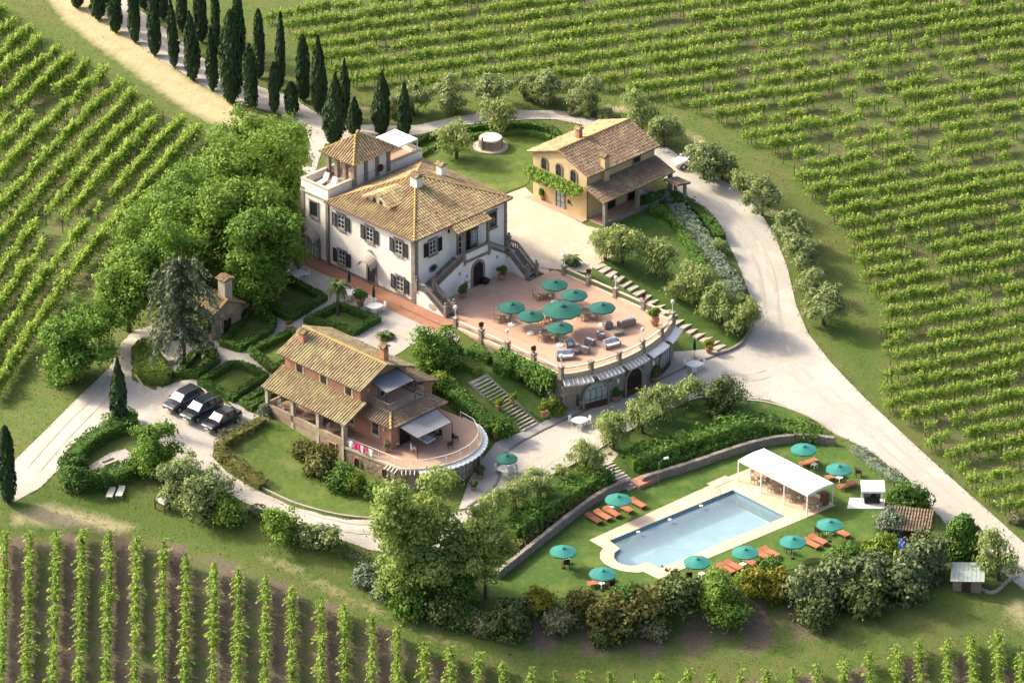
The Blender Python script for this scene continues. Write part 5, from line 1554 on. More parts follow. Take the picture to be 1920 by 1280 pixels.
def hedge_block(label, poly, h, m, dens=38):
    w2 = np.array([q[:2] for q in GPS(smooth_path(poly, 1, True))])
    lo, hi = w2.min(0)-.1, w2.max(0)+.1
    q = rng.uniform(lo, hi, (int((hi-lo).prod()*dens*1.6), 2)); q = q[in_poly(q, w2)]
    ed = seg_dist(q, w2)
    top = h*(1-.35*np.clip(1-ed/.7, 0, 1)**2)
    c1 = np.column_stack([q, height(q)+top*rng.uniform(.93, 1.05, len(q))])
    n1 = np.tile([0, 0, 1.0], (len(q), 1)) + rng.normal(size=(len(q), 3))*.45
    rs = np.array(resample([tuple(v) for v in w2], .05, True)); k = rng.integers(0, len(rs), len(rs)*3)
    c2 = np.column_stack([rs[k], height(rs[k])+rng.uniform(0, .72, len(k))*h]); cen = w2.mean(0)
    n2 = np.column_stack([rs[k]-cen, np.full(len(k), .6)]); n2 /= np.linalg.norm(n2, axis=1, keepdims=True); n2 += rng.normal(size=(len(k), 3))*.4
    core = MB().prism([tuple(v) for v in offset([tuple(v) for v in w2], .1 if in_poly(np.array([offset([tuple(v) for v in w2], .1, True)[0]]), w2)[0] else -.1, True)], float(height(w2).min())-.3, float(height(w2).mean())+h*.6)
    o = place(quad_mesh('hedge', np.concatenate([leaf_quads(c1, n1, .2, 1.4), leaf_quads(c2, n2, .2, 1.4)]), m, core), 'hedge')
    return tag(o, label, 'hedge', 'clipped hedges')
BEDS = [([(543,531),(607,564),(545,602),(477,569)],'box hedge framing the shaded upper bed under the wood'),
 ([(637,579),(706,605),(664,628),(579,606)],'box hedge framing the bed with the fan palm'),
 ([(467,590),(513,606),(506,625),(450,658),(418,648)],'wedge-shaped box hedge framing the bed beside the outhouse'),
 ([(546,630),(600,655),(512,698),(472,664)],'box hedge framing the bed half hidden by the brick house roof'),
 ([(378,722),(433,689),(454,690),(497,711),(437,752)],'box hedge framing the lit square bed above the parked cars'),
 ([(457,760),(500,737),(512,745),(472,769)],'short box hedge at the porch corner of the brick house'),
 ([(335,706),(370,708),(407,680),(393,660),(365,670)],'box hedge around the small bed at the cedar foot')]
for q, lab in BEDS:
    sheet('bed_lawn', q, M_lawn, .07)
    hedge(lab, q, .85, .8, M_box, True, dens=34)
hedge_block('solid rounded block of clipped boxwood between the drive and the cedar', [(246,668),(256,652),(272,646),(289,652),(300,672),(316,698),(323,716),(300,727),(270,720),(252,698)], 1.15, M_box_sunlit)
hedge('outer clipped hedge arc behind the round well', [(765,282),(800,263),(850,251),(920,241),(985,239),(1035,248),(1062,266)], .8, .75, M_box, it=2)
hedge('inner clipped hedge arc edging the circular lawn by the well', [(785,296),(815,278),(860,265),(925,254),(990,252),(1032,264)], .8, .6, M_hedge, it=2)
hedge('dark clipped hedge curving along the road below the yellow house', [(1205,388),(1235,374),(1275,378),(1310,402),(1335,430),(1350,455)], 1.3, 1.1, M_box, it=2)
hedge('leafy green border between bank lawn and silver hedge', [(1218,400),(1255,405),(1285,450),(1310,495),(1335,535)], 1.4, .9, M_hedge, it=1, rough=.2)
hedge('broad silver lavender hedge on the bank beside the road', [(1268,392),(1290,425),(1318,465),(1350,510),(1385,555)], 2.5, .9, M_grey, it=1, rough=.15, size=.24)
hedge('long dark bank hedge between the court lawn and the pool wall', [(1180,873),(1230,858),(1300,832),(1375,808),(1430,804),(1480,812),(1538,826)], 2.7, 1.4, M_hedge, it=1, rough=.36, size=.28, dens=18)
hedge('broad bank hedge below the court on the near side of the pool stair', [(955,1008),(1005,970),(1060,936),(1108,908),(1136,893)], 2.8, 1.5, M_hedge, it=1, rough=.36, size=.28, dens=18)
hedge('rust tinged low planting along the near pool wall', [(955,1035),(1010,990),(1070,950),(1120,920)], 2.0, .8, M_rust, it=1, rough=.25, size=.24)
hedge('low dark planting along the far pool wall', [(1215,878),(1290,856),(1380,826),(1430,818)], 1.8, .6, M_hedge, it=1, rough=.25, size=.24)
hedge('golden green hedge edging the front lawn by the drive', [(495,790),(460,812),(420,832),(408,848),(432,870),(468,898),(492,916)], 1.8, .95, M_rust, it=2, rough=.4)
hedge('dark clipped hedge ring around the stone trough garden', [(252,800),(205,816),(165,838),(128,874),(124,900),(148,914),(190,910),(240,896),(256,880)], 2.0, 1.45, M_box, it=2, rough=.12)
hedge('bright trimmed foliage at the top of the trough garden', [(255,790),(225,800),(195,812)], 1.5, 1.7, M_hedge, it=1, rough=.3)
hedge('grey green rounded hedge falling along the brick house terrace', [(842,742),(870,768),(900,796),(922,818)], 1.9, 1.6, M_hedge, it=1, rough=.1)
hedge('lime green mounded hedge below the terrace wall', [(862,682),(880,692),(898,704)], 1.2, .9, M_lime, it=1)
hedge('rose border with white blooms against the terrace wall', [(880,662),(900,670),(918,682)], 1.5, 1.0, M_hedge, it=1, rough=.3)
hedge('rounded green hedge at the head of the garden stair', [(925,690),(945,696),(960,706)], 2.4, 1.6, M_hedge, it=1, rough=.2)
hedge('row of silver lavender clumps beside the road at the pool corner', [(1600,842),(1625,862),(1650,882),(1680,905),(1700,915)], 1.5, .7, M_grey, it=1, rough=.5)
hedge('low scrub along the outer edge of the lower drive', [(470,960),(520,985),(590,1015),(650,1040),(690,1060)], 1.6, .8, M_dull, rough=.4)
def wall_ivy(label, fr, x0, x1, yy, z0, z1, dens, m, name='ivy', depth=.5):
    """climber hanging on a house wall: leaf mass in that wall's own axes"""
    n = int((x1-x0)*(z1-z0)*dens)
    x = rng.uniform(x0, x1, n); z = z0 + (z1-z0)*rng.uniform(0, 1, n)
    zl = z1 - (z1-z)*(.8+.25*np.sin(x*1.7)+.15*np.sin(x*4.1))
    y = yy - depth*rng.uniform(.1, 1, n)*(.5+.5*np.sin(np.pi*np.clip((zl-z0)/(z1-z0), 0, 1)))
    pts = np.array([fr(a, b, c) for a, b, c in zip(x, y, zl)])
    o2 = np.array(fr(0, 0, 0)); nv = np.array(fr(0, -1, 0)) - o2
    nr = np.tile(nv + np.array([0, 0, .4]), (n, 1)) + rng.normal(size=(n, 3))*.45
    return tag(place(quad_mesh(name, leaf_quads(pts, nr, .26, 1.3), m), name), label, 'climber')
wall_ivy('ivy hanging over the terrace side wall near the corner window', VW, 14.0, 22.0, -.9, -3.0, .35, 110, M_hedge, depth=1.2)
wall_ivy('vine trained along the yellow house front above its door', YW, -8.9, -.3, -.1, 2.35, 3.9, 130, M_oak2, 'climbing_vine', 1.3)
wall_ivy('ivy covering the gable side of the stone outhouse', lambda x, y, z: frame_pt(GP(398,640), R(-44), x, y, z), -3.2, -.1, -.02, -.3, 3.2, 100, M_dull, depth=.5)
# ------------------------------------------------------------------ shrubs
SHR = {}
def shrub(px, py, r, m, label, hs=.8, size=.24, name='shrub', zc=None):
    key = (m.name, random.randrange(2))
    if key not in SHR:
        lb = lobes_ellipsoid(.6, .85, .6, 20, (.18, .38), .9) + [(0, 0, .4, .7, .5)]
        SHR[key] = quad_mesh('shrub', crown2(lb, 3200, .105, up=.35, low=-.5, rc=.12, per=12), m)
    r = r*1.18
    h = r*hs*1.1
    g = AT(px, py, h*.7)
    o = place(SHR[key], name, None, g - Vector((0, 0, .1)), random.uniform(0, 6.28))
    o.scale = (r, r, h*1.25)
    return tag(o, label, 'shrub', 'border shrubs')
for a in ((688,1075,1.5,M_grey,'silver shrub at the foot of the very large pale tree, drive side'),(722,1098,1.5,M_grey,'silver shrub under the very large pale tree, field side'),(765,1128,2.0,M_oak,'green shrub under the very large pale tree'),(840,1140,2.1,M_dull,'dark shrub between the two big trees'),
 (870,1150,1.6,M_hedge,'low green shrub below the narrower tall tree'),(905,1165,1.5,M_pinkfl,'pale pink flowering shrub at the lower end of the border'),(955,1158,2.4,M_dull,'dull green shrub beside the first pink flowering one'),(1008,1122,1.7,M_gold,'yellow broom on the lawn edge near the lower end of the border'),
 (1050,1158,1.8,M_pinkfl,'pink flowering shrub below the yellow broom'),(1088,1122,1.6,M_rust,'golden green shrub between broom and rusty bushes'),(1150,1150,2.7,M_rust,'large rusty shrub below the pair of loungers'),(1215,1130,2.6,M_rust,'wide rusty shrub in the middle of the border'),
 (1132,1188,1.4,M_dull,'small dark shrub on the field side of the border'),(1228,1175,1.5,M_pinkfl,'pink flowering shrub on the field side of the border'),(1275,1110,2.4,M_dull,'dull bronze shrub beside the vivid green one'),(1180,1110,1.7,M_hedge,'green shrub against the lawn near the curved pool end'),
 (1412,1085,1.8,M_gold,'yellow broom beside the vivid green bush-like tree'),(1458,1092,1.9,M_gold,'second yellow broom, beside the grey olive shrubs'),(1440,1062,1.5,M_hedge,'small green shrub behind the two yellow brooms'),(1515,1105,2.6,M_scrub,'grey green rounded shrub beside the yellow brooms'),
 (1530,1140,2.2,M_dull,'dark shrub at the lowest point of the border'),(1575,1085,2.8,M_scrub,'tall grey green shrub in the thick end of the border'),(1620,1115,2.5,M_dull,'dark green shrub in front of the tall grey green ones'),(1640,1075,2.6,M_scrub,'olive shrub behind the dark one near the pump hut'),
 (1695,1080,2.8,M_scrub,'bulky shrub directly beside the pump hut'),(1735,1045,2.6,M_scrub,'olive shrub behind the pump hut'),(1590,1040,2.0,M_hedge,'green shrub on the lawn edge below the last parasol'),(1650,1030,2.1,M_lime,'lime green shrub before the tool shed'),
 (1672,975,1.7,M_grey,'pale climber-like shrub over the side of the tool shed'),(1725,1010,1.6,M_scrub,'olive shrub in front of the blue tarpaulin'),(1710,928,2.1,M_hedge,'clipped dome of dark green behind the tool shed'),
 (145,896,1.6,M_box,'dark clipped bush bulging from the lower bend of the trough garden hedge'),(188,897,1.25,M_box,'dark round bush in the trough garden hedge above the cream loungers'),(250,872,1.2,M_box,'dark bush closing the trough garden hedge under the fruit tree'),(135,868,1.5,M_box,'dark bush at the outer bend of the trough garden hedge beside the drive'),
 (568,840,1.3,M_rust,'golden rounded shrub at the porch corner of the front lawn'),(600,865,2.0,M_rust,'large golden shrub against the porch base'),(640,895,1.7,M_hedge,'dark shrub at the angle of the curved terrace wall'),(668,905,1.3,M_lime,'lime shrub below the hanging towels'),(700,918,1.2,M_hedge,'low shrub beside the basement window'),
 (828,712,1.5,M_lime,'pale shrub behind the balcony of the brick house'),(850,655,1.2,M_hedge,'shrub at the terrace corner pedestal'),(1045,765,1.0,M_lime,'potted lime shrub at the foot of the garden stair'),(496,765,.8,M_grey,'pale round shrub at the porch end'),(940,800,1.3,M_hedge,'light shrub at the foot of the garden stair, house side'),
 (1250,365,1.0,M_grey,'silver shrub under the small side canopy'),(1345,460,1.1,M_willow,'small pale shrub at the road edge beside the dark hedge'),(1905,968,.9,M_pinkfl,'pink rose bush at the end of a vine row'),(1075,208,.7,M_pinkfl,'pale flowering bush beside the far drive'),(1135,215,1.0,M_olive,'grey bush behind the yellow house chimney')):
    shrub(*a)
def tall_lime():
    g = AT(1806, 1005, 2.6)
    lb = [(0,0,1.2,1.9,1.3),(.3,.2,2.4,1.8,1.3),(-.3,.1,3.4,1.4,1.2),(.1,-.2,4.3,.9,1.0),(.9,-.5,2.0,1.2,1.3),(-.9,.3,2.0,1.2,1.3)]
    t = thing('conifer', 'tall egg-shaped bright conifer beside the road above the pump hut', 'conifer tree', g)
    MB().tube((0,0,-.4), (0,0,2.5), .2, .12, 7).build('trunk', M_trunk, t)
    place(quad_mesh('crown', crown(lb, 5200, .26, up=.2, elong=1.8, droop=-.8), M_hedge), 'crown', t)
tall_lime()

# ------------------------------------------------------------------ grass tufts on the meadow and ragged verges
def tufts(name, xy, size, m, up=.55):
    z = height(xy)
    n = len(xy)
    c = np.column_stack([xy, z + size*.35])
    nr = rng.normal(size=(n, 3)); nr[:, 2] = np.abs(nr[:, 2])*.6 + up
    o = place(quad_mesh(name, leaf_quads(c, nr, size*rng.uniform(.6, 1.4, n), 1.7, np.tile([0, 0, .8], (n, 1))), m), name, kind='stuff')
    return o
M_grass = leafmat('meadow_grass', (.16,.19,.048), (.085,.118,.026), .3, c3=(.30,.28,.11), isl=.6, sc=.5)
M_straw = leafmat('dry_grass', (.50,.41,.21), (.30,.25,.12), .3)
N_ = 230000
q = np.column_stack([rng.uniform(-66, 66, N_), rng.uniform(-72, 95, N_)])
pxy = project(np.column_stack([q, height(q)]))
ok = (pxy[:, 0] > -30) & (pxy[:, 0] < 1950) & (pxy[:, 1] > -30) & (pxy[:, 1] < 1310)
bare = [[(-40,1010),(150,1000),(320,1015),(420,1050),(560,1105),(700,1165),(800,1230),(900,1262),(960,1320),(-40,1320)]]
DRY = [(60,-30),(160,-30),(230,40),(300,95),(350,140),(430,180),(500,215),(470,250),(400,238),(340,205),(290,170),(200,105),(120,45)]
dry = in_poly(pxy, np.array(DRY, float))
soil = in_poly(pxy, np.array(bare[0], float)) & (rng.uniform(size=N_) < .8)
for poly in SURFACES + COVERED: ok &= ~in_poly(q, poly)
for fr_, pl in ((VW, [(-18,-2.8),(-18,14.6),(7,17),(24,17),(25.2,8),(23,-1),(7,-2.8)]), (KW, [(-16,-3),(-16,9.6),(4,10),(6.8,6),(6.7,2),(4,-2.6)]), (YW, [(-9,-1),(-9,11),(3,11),(3,-1)])):
    ok &= ~in_poly(q, [tuple(fr_(*v)[:2]) for v in pl])
ok &= ~in_poly(q, POOL_OUT)
ok &= ~soil
tufts('meadow_grass', q[ok & ~dry], .085, M_grass)
tufts('dry_grass', q[ok & dry & (rng.uniform(size=N_) < .35)], .08, M_straw)

V_ = []
for poly in SURFACES:
    r_ = np.array(resample([tuple(p) for p in poly], .12, True))
    V_.append(r_ + rng.normal(size=r_.shape)*.16)
V_ = np.concatenate(V_)
V_ = V_[rng.uniform(size=len(V_)) < .55]
vp = project(np.column_stack([V_, height(V_)]))
okv = np.ones(len(V_), bool)
for fr_, pl in ((VW, [(-18,-2.8),(-18,14.6),(7,17),(24,17),(25.6,8),(23,-1),(7,-2.8)]), (KW, [(-16,-3),(-16,9.6),(4,10),(6.8,6),(6.7,2),(4,-2.6)]), (YW, [(-9,-1),(-9,11),(3,11),(3,-1)])):
    okv &= ~in_poly(V_, [tuple(fr_(*v)[:2]) for v in pl])
okv &= ~in_poly(V_, POOL_OUT) & ~in_poly(V_, COURT_CORE)
tufts('verge_grass', V_[okv], .13, M_grass)
# ------------------------------------------------------------------ vineyards: every row a thing, every vine and post a part of it
VINES, VINES_L = [], []
def vine_mesh(low, sparse=1.0):
    C, Nn, T = [], [], []
    n = int((150 if low else 145)*sparse)
    for _ in range(n):
        C.append((random.uniform(-.85, .85), random.gauss(0, .16 if low else .27), random.uniform(.55, 1.5) if low else random.triangular(.5, 1.6, 1.05)))
        Nn.append((random.gauss(0,.5), random.gauss(0,.6), .7)); T.append((0,0,.3))
    for _ in range(6 if low else 14):
        p = Vector((random.uniform(-.8, .8), random.gauss(0,.12), random.uniform(1.1, 1.4)))
        d = Vector((random.gauss(0,.35), random.gauss(0,.95 if low else .4), random.uniform(.25, 1.0) if low else random.uniform(.5, 1.7))).normalized()
        for s in range(8 if low else 5):
            C.append(tuple(p + d*((.12 if low else .14)*(s+random.uniform(-.4,.4))) + Vector((0,0,-.012*s*s if low else 0)))); Nn.append((random.gauss(0,.5), random.gauss(0,.5), .6)); T.append(tuple(d*2.2))
    q = leaf_quads(np.array(C), np.array(Nn), .19, 1.55, np.array(T))
    tr = MB().tube((0,0,-.2), (.06,.02,.85), .05, .035, 5, False)
    me = quad_mesh('vine', q, M_vine, tr)
    me.materials.append(M_trunk)
    k = len(tr.f)
    me.materials.append(M_vine_t)
    mi = np.zeros(len(me.polygons), np.int32); mi[-k:] = 1; mi[n:-k] = 2
    me.polygons.foreach_set('material_index', mi)
    return me
for i in range(8): VINES_L.append(vine_mesh(True))
for i in range(10): VINES.append(vine_mesh(False, .75 + .05*i))
pm_ = MB().box(-.045, .045, -.045, .045, -.3, 1.75).mesh('post'); pm_.materials.append(mat('vine_post', (.16,.12,.09), (.11,.085,.065), 3, .9))
def nth(i):
    if i < 20: return ORD[i]
    t, u = divmod(i+1, 10)
    tens = {2: 'twenty', 3: 'thirty', 4: 'forty', 5: 'fifty'}[t]
    return tens + '-' + ORD[u-1] if u else {2: 'twentieth', 3: 'thirtieth', 4: 'fortieth', 5: 'fiftieth'}[t]
def vine_row(path, label, group, low=False, keep=None, step=1.15, sc=1.0):
    """path: picture points on the ground along the row"""
    if len(path) < 2: return None
    w3 = GPS(path)
    seg = np.diff(w3[:, :2], axis=0); ln = np.hypot(*seg.T); cum = np.concatenate([[0], np.cumsum(ln)])
    if cum[-1] < 2: return None
    t = thing('vine_row', label, 'vine row', (float(w3[0, 0]), float(w3[0, 1]), float(w3[0, 2])), 0, group)
    s = np.arange(.3, cum[-1], step); s = s + rng.uniform(-.2, .2, len(s))
    xy = np.stack([np.interp(s, cum, w3[:, k]) for k in (0, 1)], 1)
    z = height(xy)
    px = project(np.column_stack([xy, z]))
    pool = VINES_L if low else VINES
    o0 = w3[0]
    for i in range(len(s)):
        k = min(np.searchsorted(cum, s[i])-1, len(seg)-1); k = max(k, 0)
        a = math.atan2(seg[k, 1], seg[k, 0])
        if i % 5 == 0:
            place(pm_, 'post', t, (xy[i,0]-o0[0]+.4*math.cos(a), xy[i,1]-o0[1]+.4*math.sin(a), z[i]-o0[2]), a)
        if keep and random.random() > keep(px[i, 0], px[i, 1], xy[i]): continue
        v = place(random.choice(pool), 'vine', t, (xy[i,0]-o0[0], xy[i,1]-o0[1], z[i]-o0[2]), a + (math.pi if random.random() < .5 else 0))
        q = sc*random.uniform(.85, 1.15)
        v.scale = (q, q*random.uniform(.75, 1.1), q*random.uniform(.85, 1.15))
    return t
# lower vineyard: rows running down the slope towards the viewer
TOPS = [(11,996),(57,990),(107,988),(155,984),(206,987),(257,996),(308,1003),(350,1026),(402,1040),(448,1058),(499,1072),(548,1090),(602,1110),(646,1128),(698,1148),(745,1170),(796,1192),(845,1206),(896,1215),(942,1235),(996,1246),(1040,1249),(1094,1249),(1142,1249),(1190,1252),(1235,1256),(1290,1254),(1337,1250),(1387,1254),(1437,1247),(1486,1241),(1532,1240),(1582,1220),(1628,1217),(1681,1201),(1723,1194),(1776,1187),(1821,1183),(1870,1180),(1912,1200)]
for i, (x, y) in enumerate(TOPS):
    y0 = y + 31
    lean = .027*(1 - i/14) if i < 14 else -.012*(i-14)/12
    pts = [(x - lean*(yy-y0), yy) for yy in np.linspace(y0, 1370, 5)]
    sparse = (lambda a, b, c: .93) if i < 19 else ((lambda a, b, c: .75) if i < 32 else (lambda a, b, c: .85))
    vine_row(pts, 'vine row in the lower vineyard, %s counting from the lone cypress side' % nth(i), 'vine rows of the lower vineyard', True, sparse, .8, 1.0)
# vineyard beside the straw track
ENDS = [(408,258),(382,238),(352,221),(320,206),(292,191),(262,174),(236,155),(202,135),(172,120),(144,106),(117,90),(92,69),(66,55),(41,34),(14,15),(-12,2)]
lowb = [(430,250),(330,345),(262,430),(215,500),(170,560),(112,625),(72,680),(40,725),(-150,860),(-180,300),(-180,-60)]
for i, (x, y) in enumerate(ENDS):
    pts = [(x, y)]
    yy, xx = y + 14, x
    while xx > -130 and yy < 800:
        sl = np.interp(yy, [0, 180, 330, 480, 620, 760], [.72, .92, 1.08, 1.25, 1.5, 1.7])
        xx -= 9; yy += 9*sl
        if in_poly(np.array([[xx, yy]]), lowb)[0] or i > 3: pts.append((xx, yy))
        else: break
    pts = [(a, b) for a, b in pts]
    vine_row(pts[1:], 'vine row below the straw track, %s counting from the wood' % nth(i), 'vine rows below the straw track', False, lambda a, b, c: .96 if mnoise.noise(Vector((c[0]*.11, c[1]*.11, 3))) > -.28 else .3, .9, 1.22)
# broad vineyard on the slope behind and across the road
FIELD_R = [(455,-40),(500,52),(560,90),(620,150),(690,178),(770,172),(850,168),(1000,165),(1090,168),(1180,192),(1250,205),(1310,222),(1380,262),(1450,300),(1490,345),(1545,400),(1580,450),(1600,500),(1642,580),(1650,640),(1645,700),(1655,770),(1700,810),(1760,870),(1815,925),(1850,960),(1930,990),(2100,1060),(2100,-60),(455,-60)]
def keep_r(x, y, c):
    base = 1.0
    if x > 1380 and 90 < y < 340: base = .68
    elif x > 1150 and 60 < y < 300: base = .9
    nn = mnoise.noise(Vector((c[0]*.16, c[1]*.16, 9))) + .6*mnoise.noise(Vector((c[0]*.5, c[1]*.5, 2)))
    return min(1, base*1.1) if nn > .1 else (base*.95 if nn > -.36 else base*.45)
y, i = -62.0, 0
while y < 1260:
    m = -.135 - .055*min(1, max(0, y)/600)
    xs = np.arange(440, 2080, 20.0)
    ys = y + m*(xs-1300) 
    ins = in_poly(np.stack([xs, ys], 1), FIELD_R)
    if ins.sum() > 4 and ys[ins].max() > -20:
        run = np.where(ins)[0]
        pts = [(xs[j], ys[j]) for j in range(run[0], run[-1]+1)]
        pts = [p for p in pts if p[1] > -45]
        if len(pts) > 3:
            vine_row(pts, 'vine row of the broad slope vineyard, %s down from the top edge' % nth(i), 'vine rows of the broad slope vineyard', False, keep_r, 1.1, 1.02)
            i += 1
    y += 22.5 + 6.5*max(0, y)/900
# ------------------------------------------------------------------ pool
def build_pool():
    dz, wz, fz = POOL_Z + .08, POOL_Z - .22, POOL_Z - 1.5
    o, i = resample(POOL_OUT, 1.0, True), resample(POOL_IN, 1.0, True)
    co = [Vector(p) for p in o] + [Vector(p) for p in i]
    n, m = len(o), len(i)
    ed = [(n+k, n+(k+1) % m) for k in range(m)]
    r = delaunay_2d_cdt(co, ed, [list(range(n))], 1, 1e-5)
    v = np.array([(q.x, q.y) for q in r[0]])
    mb = MB()
    mb.add([(a, b, dz) for a, b in v], [f for f in r[2] if not in_poly(v[list(f)].mean(0)[None], i)[0]])
    for a, b in zip(o, o[1:]+o[:1]): mb.add([(*a, dz), (*b, dz), (*b, dz-.4), (*a, dz-.4)], [(0,1,2,3)])
    struct(mb.build('pool_deck', mat('travertine_deck', (.60,.46,.33), (.52,.39,.27), 1.6, .85, .2, 12, c3=(.64,.52,.40), s3=.5)))
    w_ = MB()
    for a, b in zip(i, i[1:]+i[:1]): w_.add([(*a, dz-.001), (*b, dz-.001), (*b, fz), (*a, fz)], [(0,1,2,3)])
    struct(w_.build('pool_wall', mat('pool_tile', (.17,.29,.35), (.13,.24,.30), 3, .4)))
    ii = offset(i, -.001, True)
    struct(MB().prism(i, fz-.1, fz).build('pool_floor', mat('pool_floor_tile', (.46,.60,.65), (.39,.53,.59), .5, .6, c3=(.52,.65,.69), s3=.3)))
    wm = glass_mat('pool_water_surface', (.86,.95,.96), .06, .72, .16)
    N, L = wm.node_tree.nodes, wm.node_tree.links
    nz = N.new('ShaderNodeTexNoise'); nz.inputs['Scale'].default_value = .9; nz.inputs['Detail'].default_value = 4
    g_ = N.new('ShaderNodeNewGeometry'); L.new(g_.outputs['Position'], nz.inputs['Vector'])
    bp = N.new('ShaderNodeBump'); bp.inputs['Strength'].default_value = .5; bp.inputs['Distance'].default_value = .05
    L.new(nz.outputs['Fac'], bp.inputs['Height'])
    for q in N:
        if q.bl_idname == 'ShaderNodeBsdfGlossy': L.new(bp.outputs[0], q.inputs['Normal'])
        if q.bl_idname == 'ShaderNodeBsdfDiffuse': q.inputs[0].default_value = (.42,.575,.63,1)
    mb = MB(); q = offset(i, .0, True)
    mb.add([(*p, wz) for p in i], [tuple(range(len(i)))])
    o_ = mb.build('pool_water', wm)
    if o_.data.polygons[0].normal.z < 0: o_.data.flip_normals()
    struct(o_)
    # joints between the deck slabs
    # steel ladder at the far edge
    p = P(1338, 929, POOL_Z); p2 = P(1345, 926, POOL_Z)
    t = thing('pool_ladder', 'steel pool ladder with two curved handrails on the long far pool edge', 'ladder', (p[0], p[1], dz), R(-49))
    m_ = MB()
    for x in (0, .5):
        pts = [(x, .5, 0), (x, .45, .7), (x, .1, .85), (x, -.25, .6), (x, -.3, -1.0)]
        for a, b in zip(pts[:-1], pts[1:]): m_.tube(a, b, .03, n=6)
    m_.build('handrail', M_steel, t)
    for k in range(3): MB().box(.02, .48, -.36, -.26, -.2-.28*k, -.16-.28*k).build('tread', M_steel, t)
M_steel = mat('steel', (.6,.6,.6), (.5,.5,.5), 3, .25, metal=.9)
build_pool()
for px, py, wh in ((1315,949,'nearest the ladder'),(1256,975,'between the other two'),(1197,998,'nearest the rounded end')):
    p = P(px, py, POOL_Z+.08)
    tag(MB().lathe([(.03,0),(.19,.03),(.2,.12),(.1,.17)], 10).build('skimmer_cap', M_white, None, tuple(p)), 'round white skimmer cap on the far pool edge, '+wh, 'pool fitting', 'white caps along the far pool edge')
# ------------------------------------------------------------------ stairs, kerbs, walls
def stair(label, top, bot, wd, n, m, name='garden_stair', landing=None, thick=.5, side=True):
    a, b = GP(*top), GP(*bot)
    d = (b - a); L = math.hypot(d.x, d.y); yaw = math.atan2(d.y, d.x)
    t = thing(name, label, 'stairs', a, yaw)
    me = MB().box(0, L/n*1.04, -wd/2, wd/2, -thick, 0).box(-.02, .06, -wd/2-.03, wd/2+.03, -.05, .012).mesh('step'); me.materials.append(m)
    for i in range(n):
        place(me, 'step', t, (L*i/n, 0, d.z*(i+.3)/n + .1))
    if side:
        for s in (-1, 1):
            k = MB(); y = s*(wd/2+.16)
            k.add([(x, yy, z) for x, dz in ((0, 0), (L, d.z)) for yy, z in ((y-.12, dz-.5), (y+.12, dz-.5), (y+.12, dz+.16), (y-.12, dz+.16))], [(0,1,2,3),(7,6,5,4),(0,4,5,1),(1,5,6,2),(2,6,7,3),(3,7,4,0)])
            k.build('side_kerb', M_stone, t)
    return t
stair('long pale stone garden stair between brick house and terrace', (894,710), (994,803), 2.3, 18, M_stone_l)
stair('narrow stone stair down the bank to the pool lawn', (1135,868), (1188,917), 1.5, 10, M_stone_l, side=False)
stair('three low wide steps at the garden edge behind the brick house', (772,624), (757,634), 3.2, 3, M_stone_l, side=False)
def stepping():
    path = smooth_path([(1120,498),(1190,543),(1250,588),(1300,622),(1366,662)], 2)
    w3 = GPS(path); cum = np.concatenate([[0], np.cumsum(np.hypot(*np.diff(w3[:, :2], axis=0).T))])
    g = GP(1120, 498)
    t = thing('stepping_stair', 'curved flight of broad separate stone slabs down the bank lawn beside the terrace', 'stairs', g)
    me = MB().box(-.36, .36, -.8, .8, -.25, .09).mesh('step'); me.materials.append(M_stone_l)
    n = int(cum[-1]/.92)
    for i in range(n):
        s = .4 + .92*i
        x, y = np.interp(s, cum, w3[:, 0]), np.interp(s, cum, w3[:, 1])
        x2, y2 = np.interp(s+.2, cum, w3[:, 0]), np.interp(s+.2, cum, w3[:, 1])
        o = place(me, 'step', t, (x-g.x, y-g.y, hz(x, y)-g.z+.03), math.atan2(y2-y, x2-x)+random.uniform(-.05,.05))
        o.scale = (random.uniform(.9,1.08), random.uniform(.9,1.08), 1)
stepping()
def kerb(name, path, wd, up, m, it=2):
    p = smooth_path([tuple(q[:2]) for q in GPS(path)], it); p = resample(p, .8)
    z = height(np.array(p))
    return struct(MB().strip(p, wd/2, z-.3, z+up).build(name, m))
kerb('court_kerb', [(878,950),(915,925),(937,900),(932,872),(948,848),(1000,815),(1060,787),(1150,750),(1250,708),(1300,682),(1340,668)], .2, .17, M_stone)
kerb('road_kerb', [(1340,668),(1385,652),(1410,620),(1408,575)], .3, .3, M_stone)
kerb('lawn_kerb', [(492,916),(520,930),(560,948),(640,969),(715,973)], .2, .2, M_stone_l)
kerb('bank_kerb', [(900,952),(1000,906),(1100,858),(1150,823),(1255,767),(1320,740),(1390,750),(1440,754),(1500,774),(1545,798),(1590,824)], .22, .14, M_stone_l)
sheet('pavement', [(870,955),(905,935),(934,900),(930,872),(946,848),(1000,814),(1060,786),(1150,749),(1250,707),(1300,681),(1345,667),(1330,655),(1265,660),(1230,690),(1150,735),(1060,770),(1000,800),(930,830),(905,860),(880,900)], M_paving, .09)
sheet('stair_landing', [(1128,868),(1110,852),(1140,836),(1160,852),(1150,864)], M_gravel_c, .07)
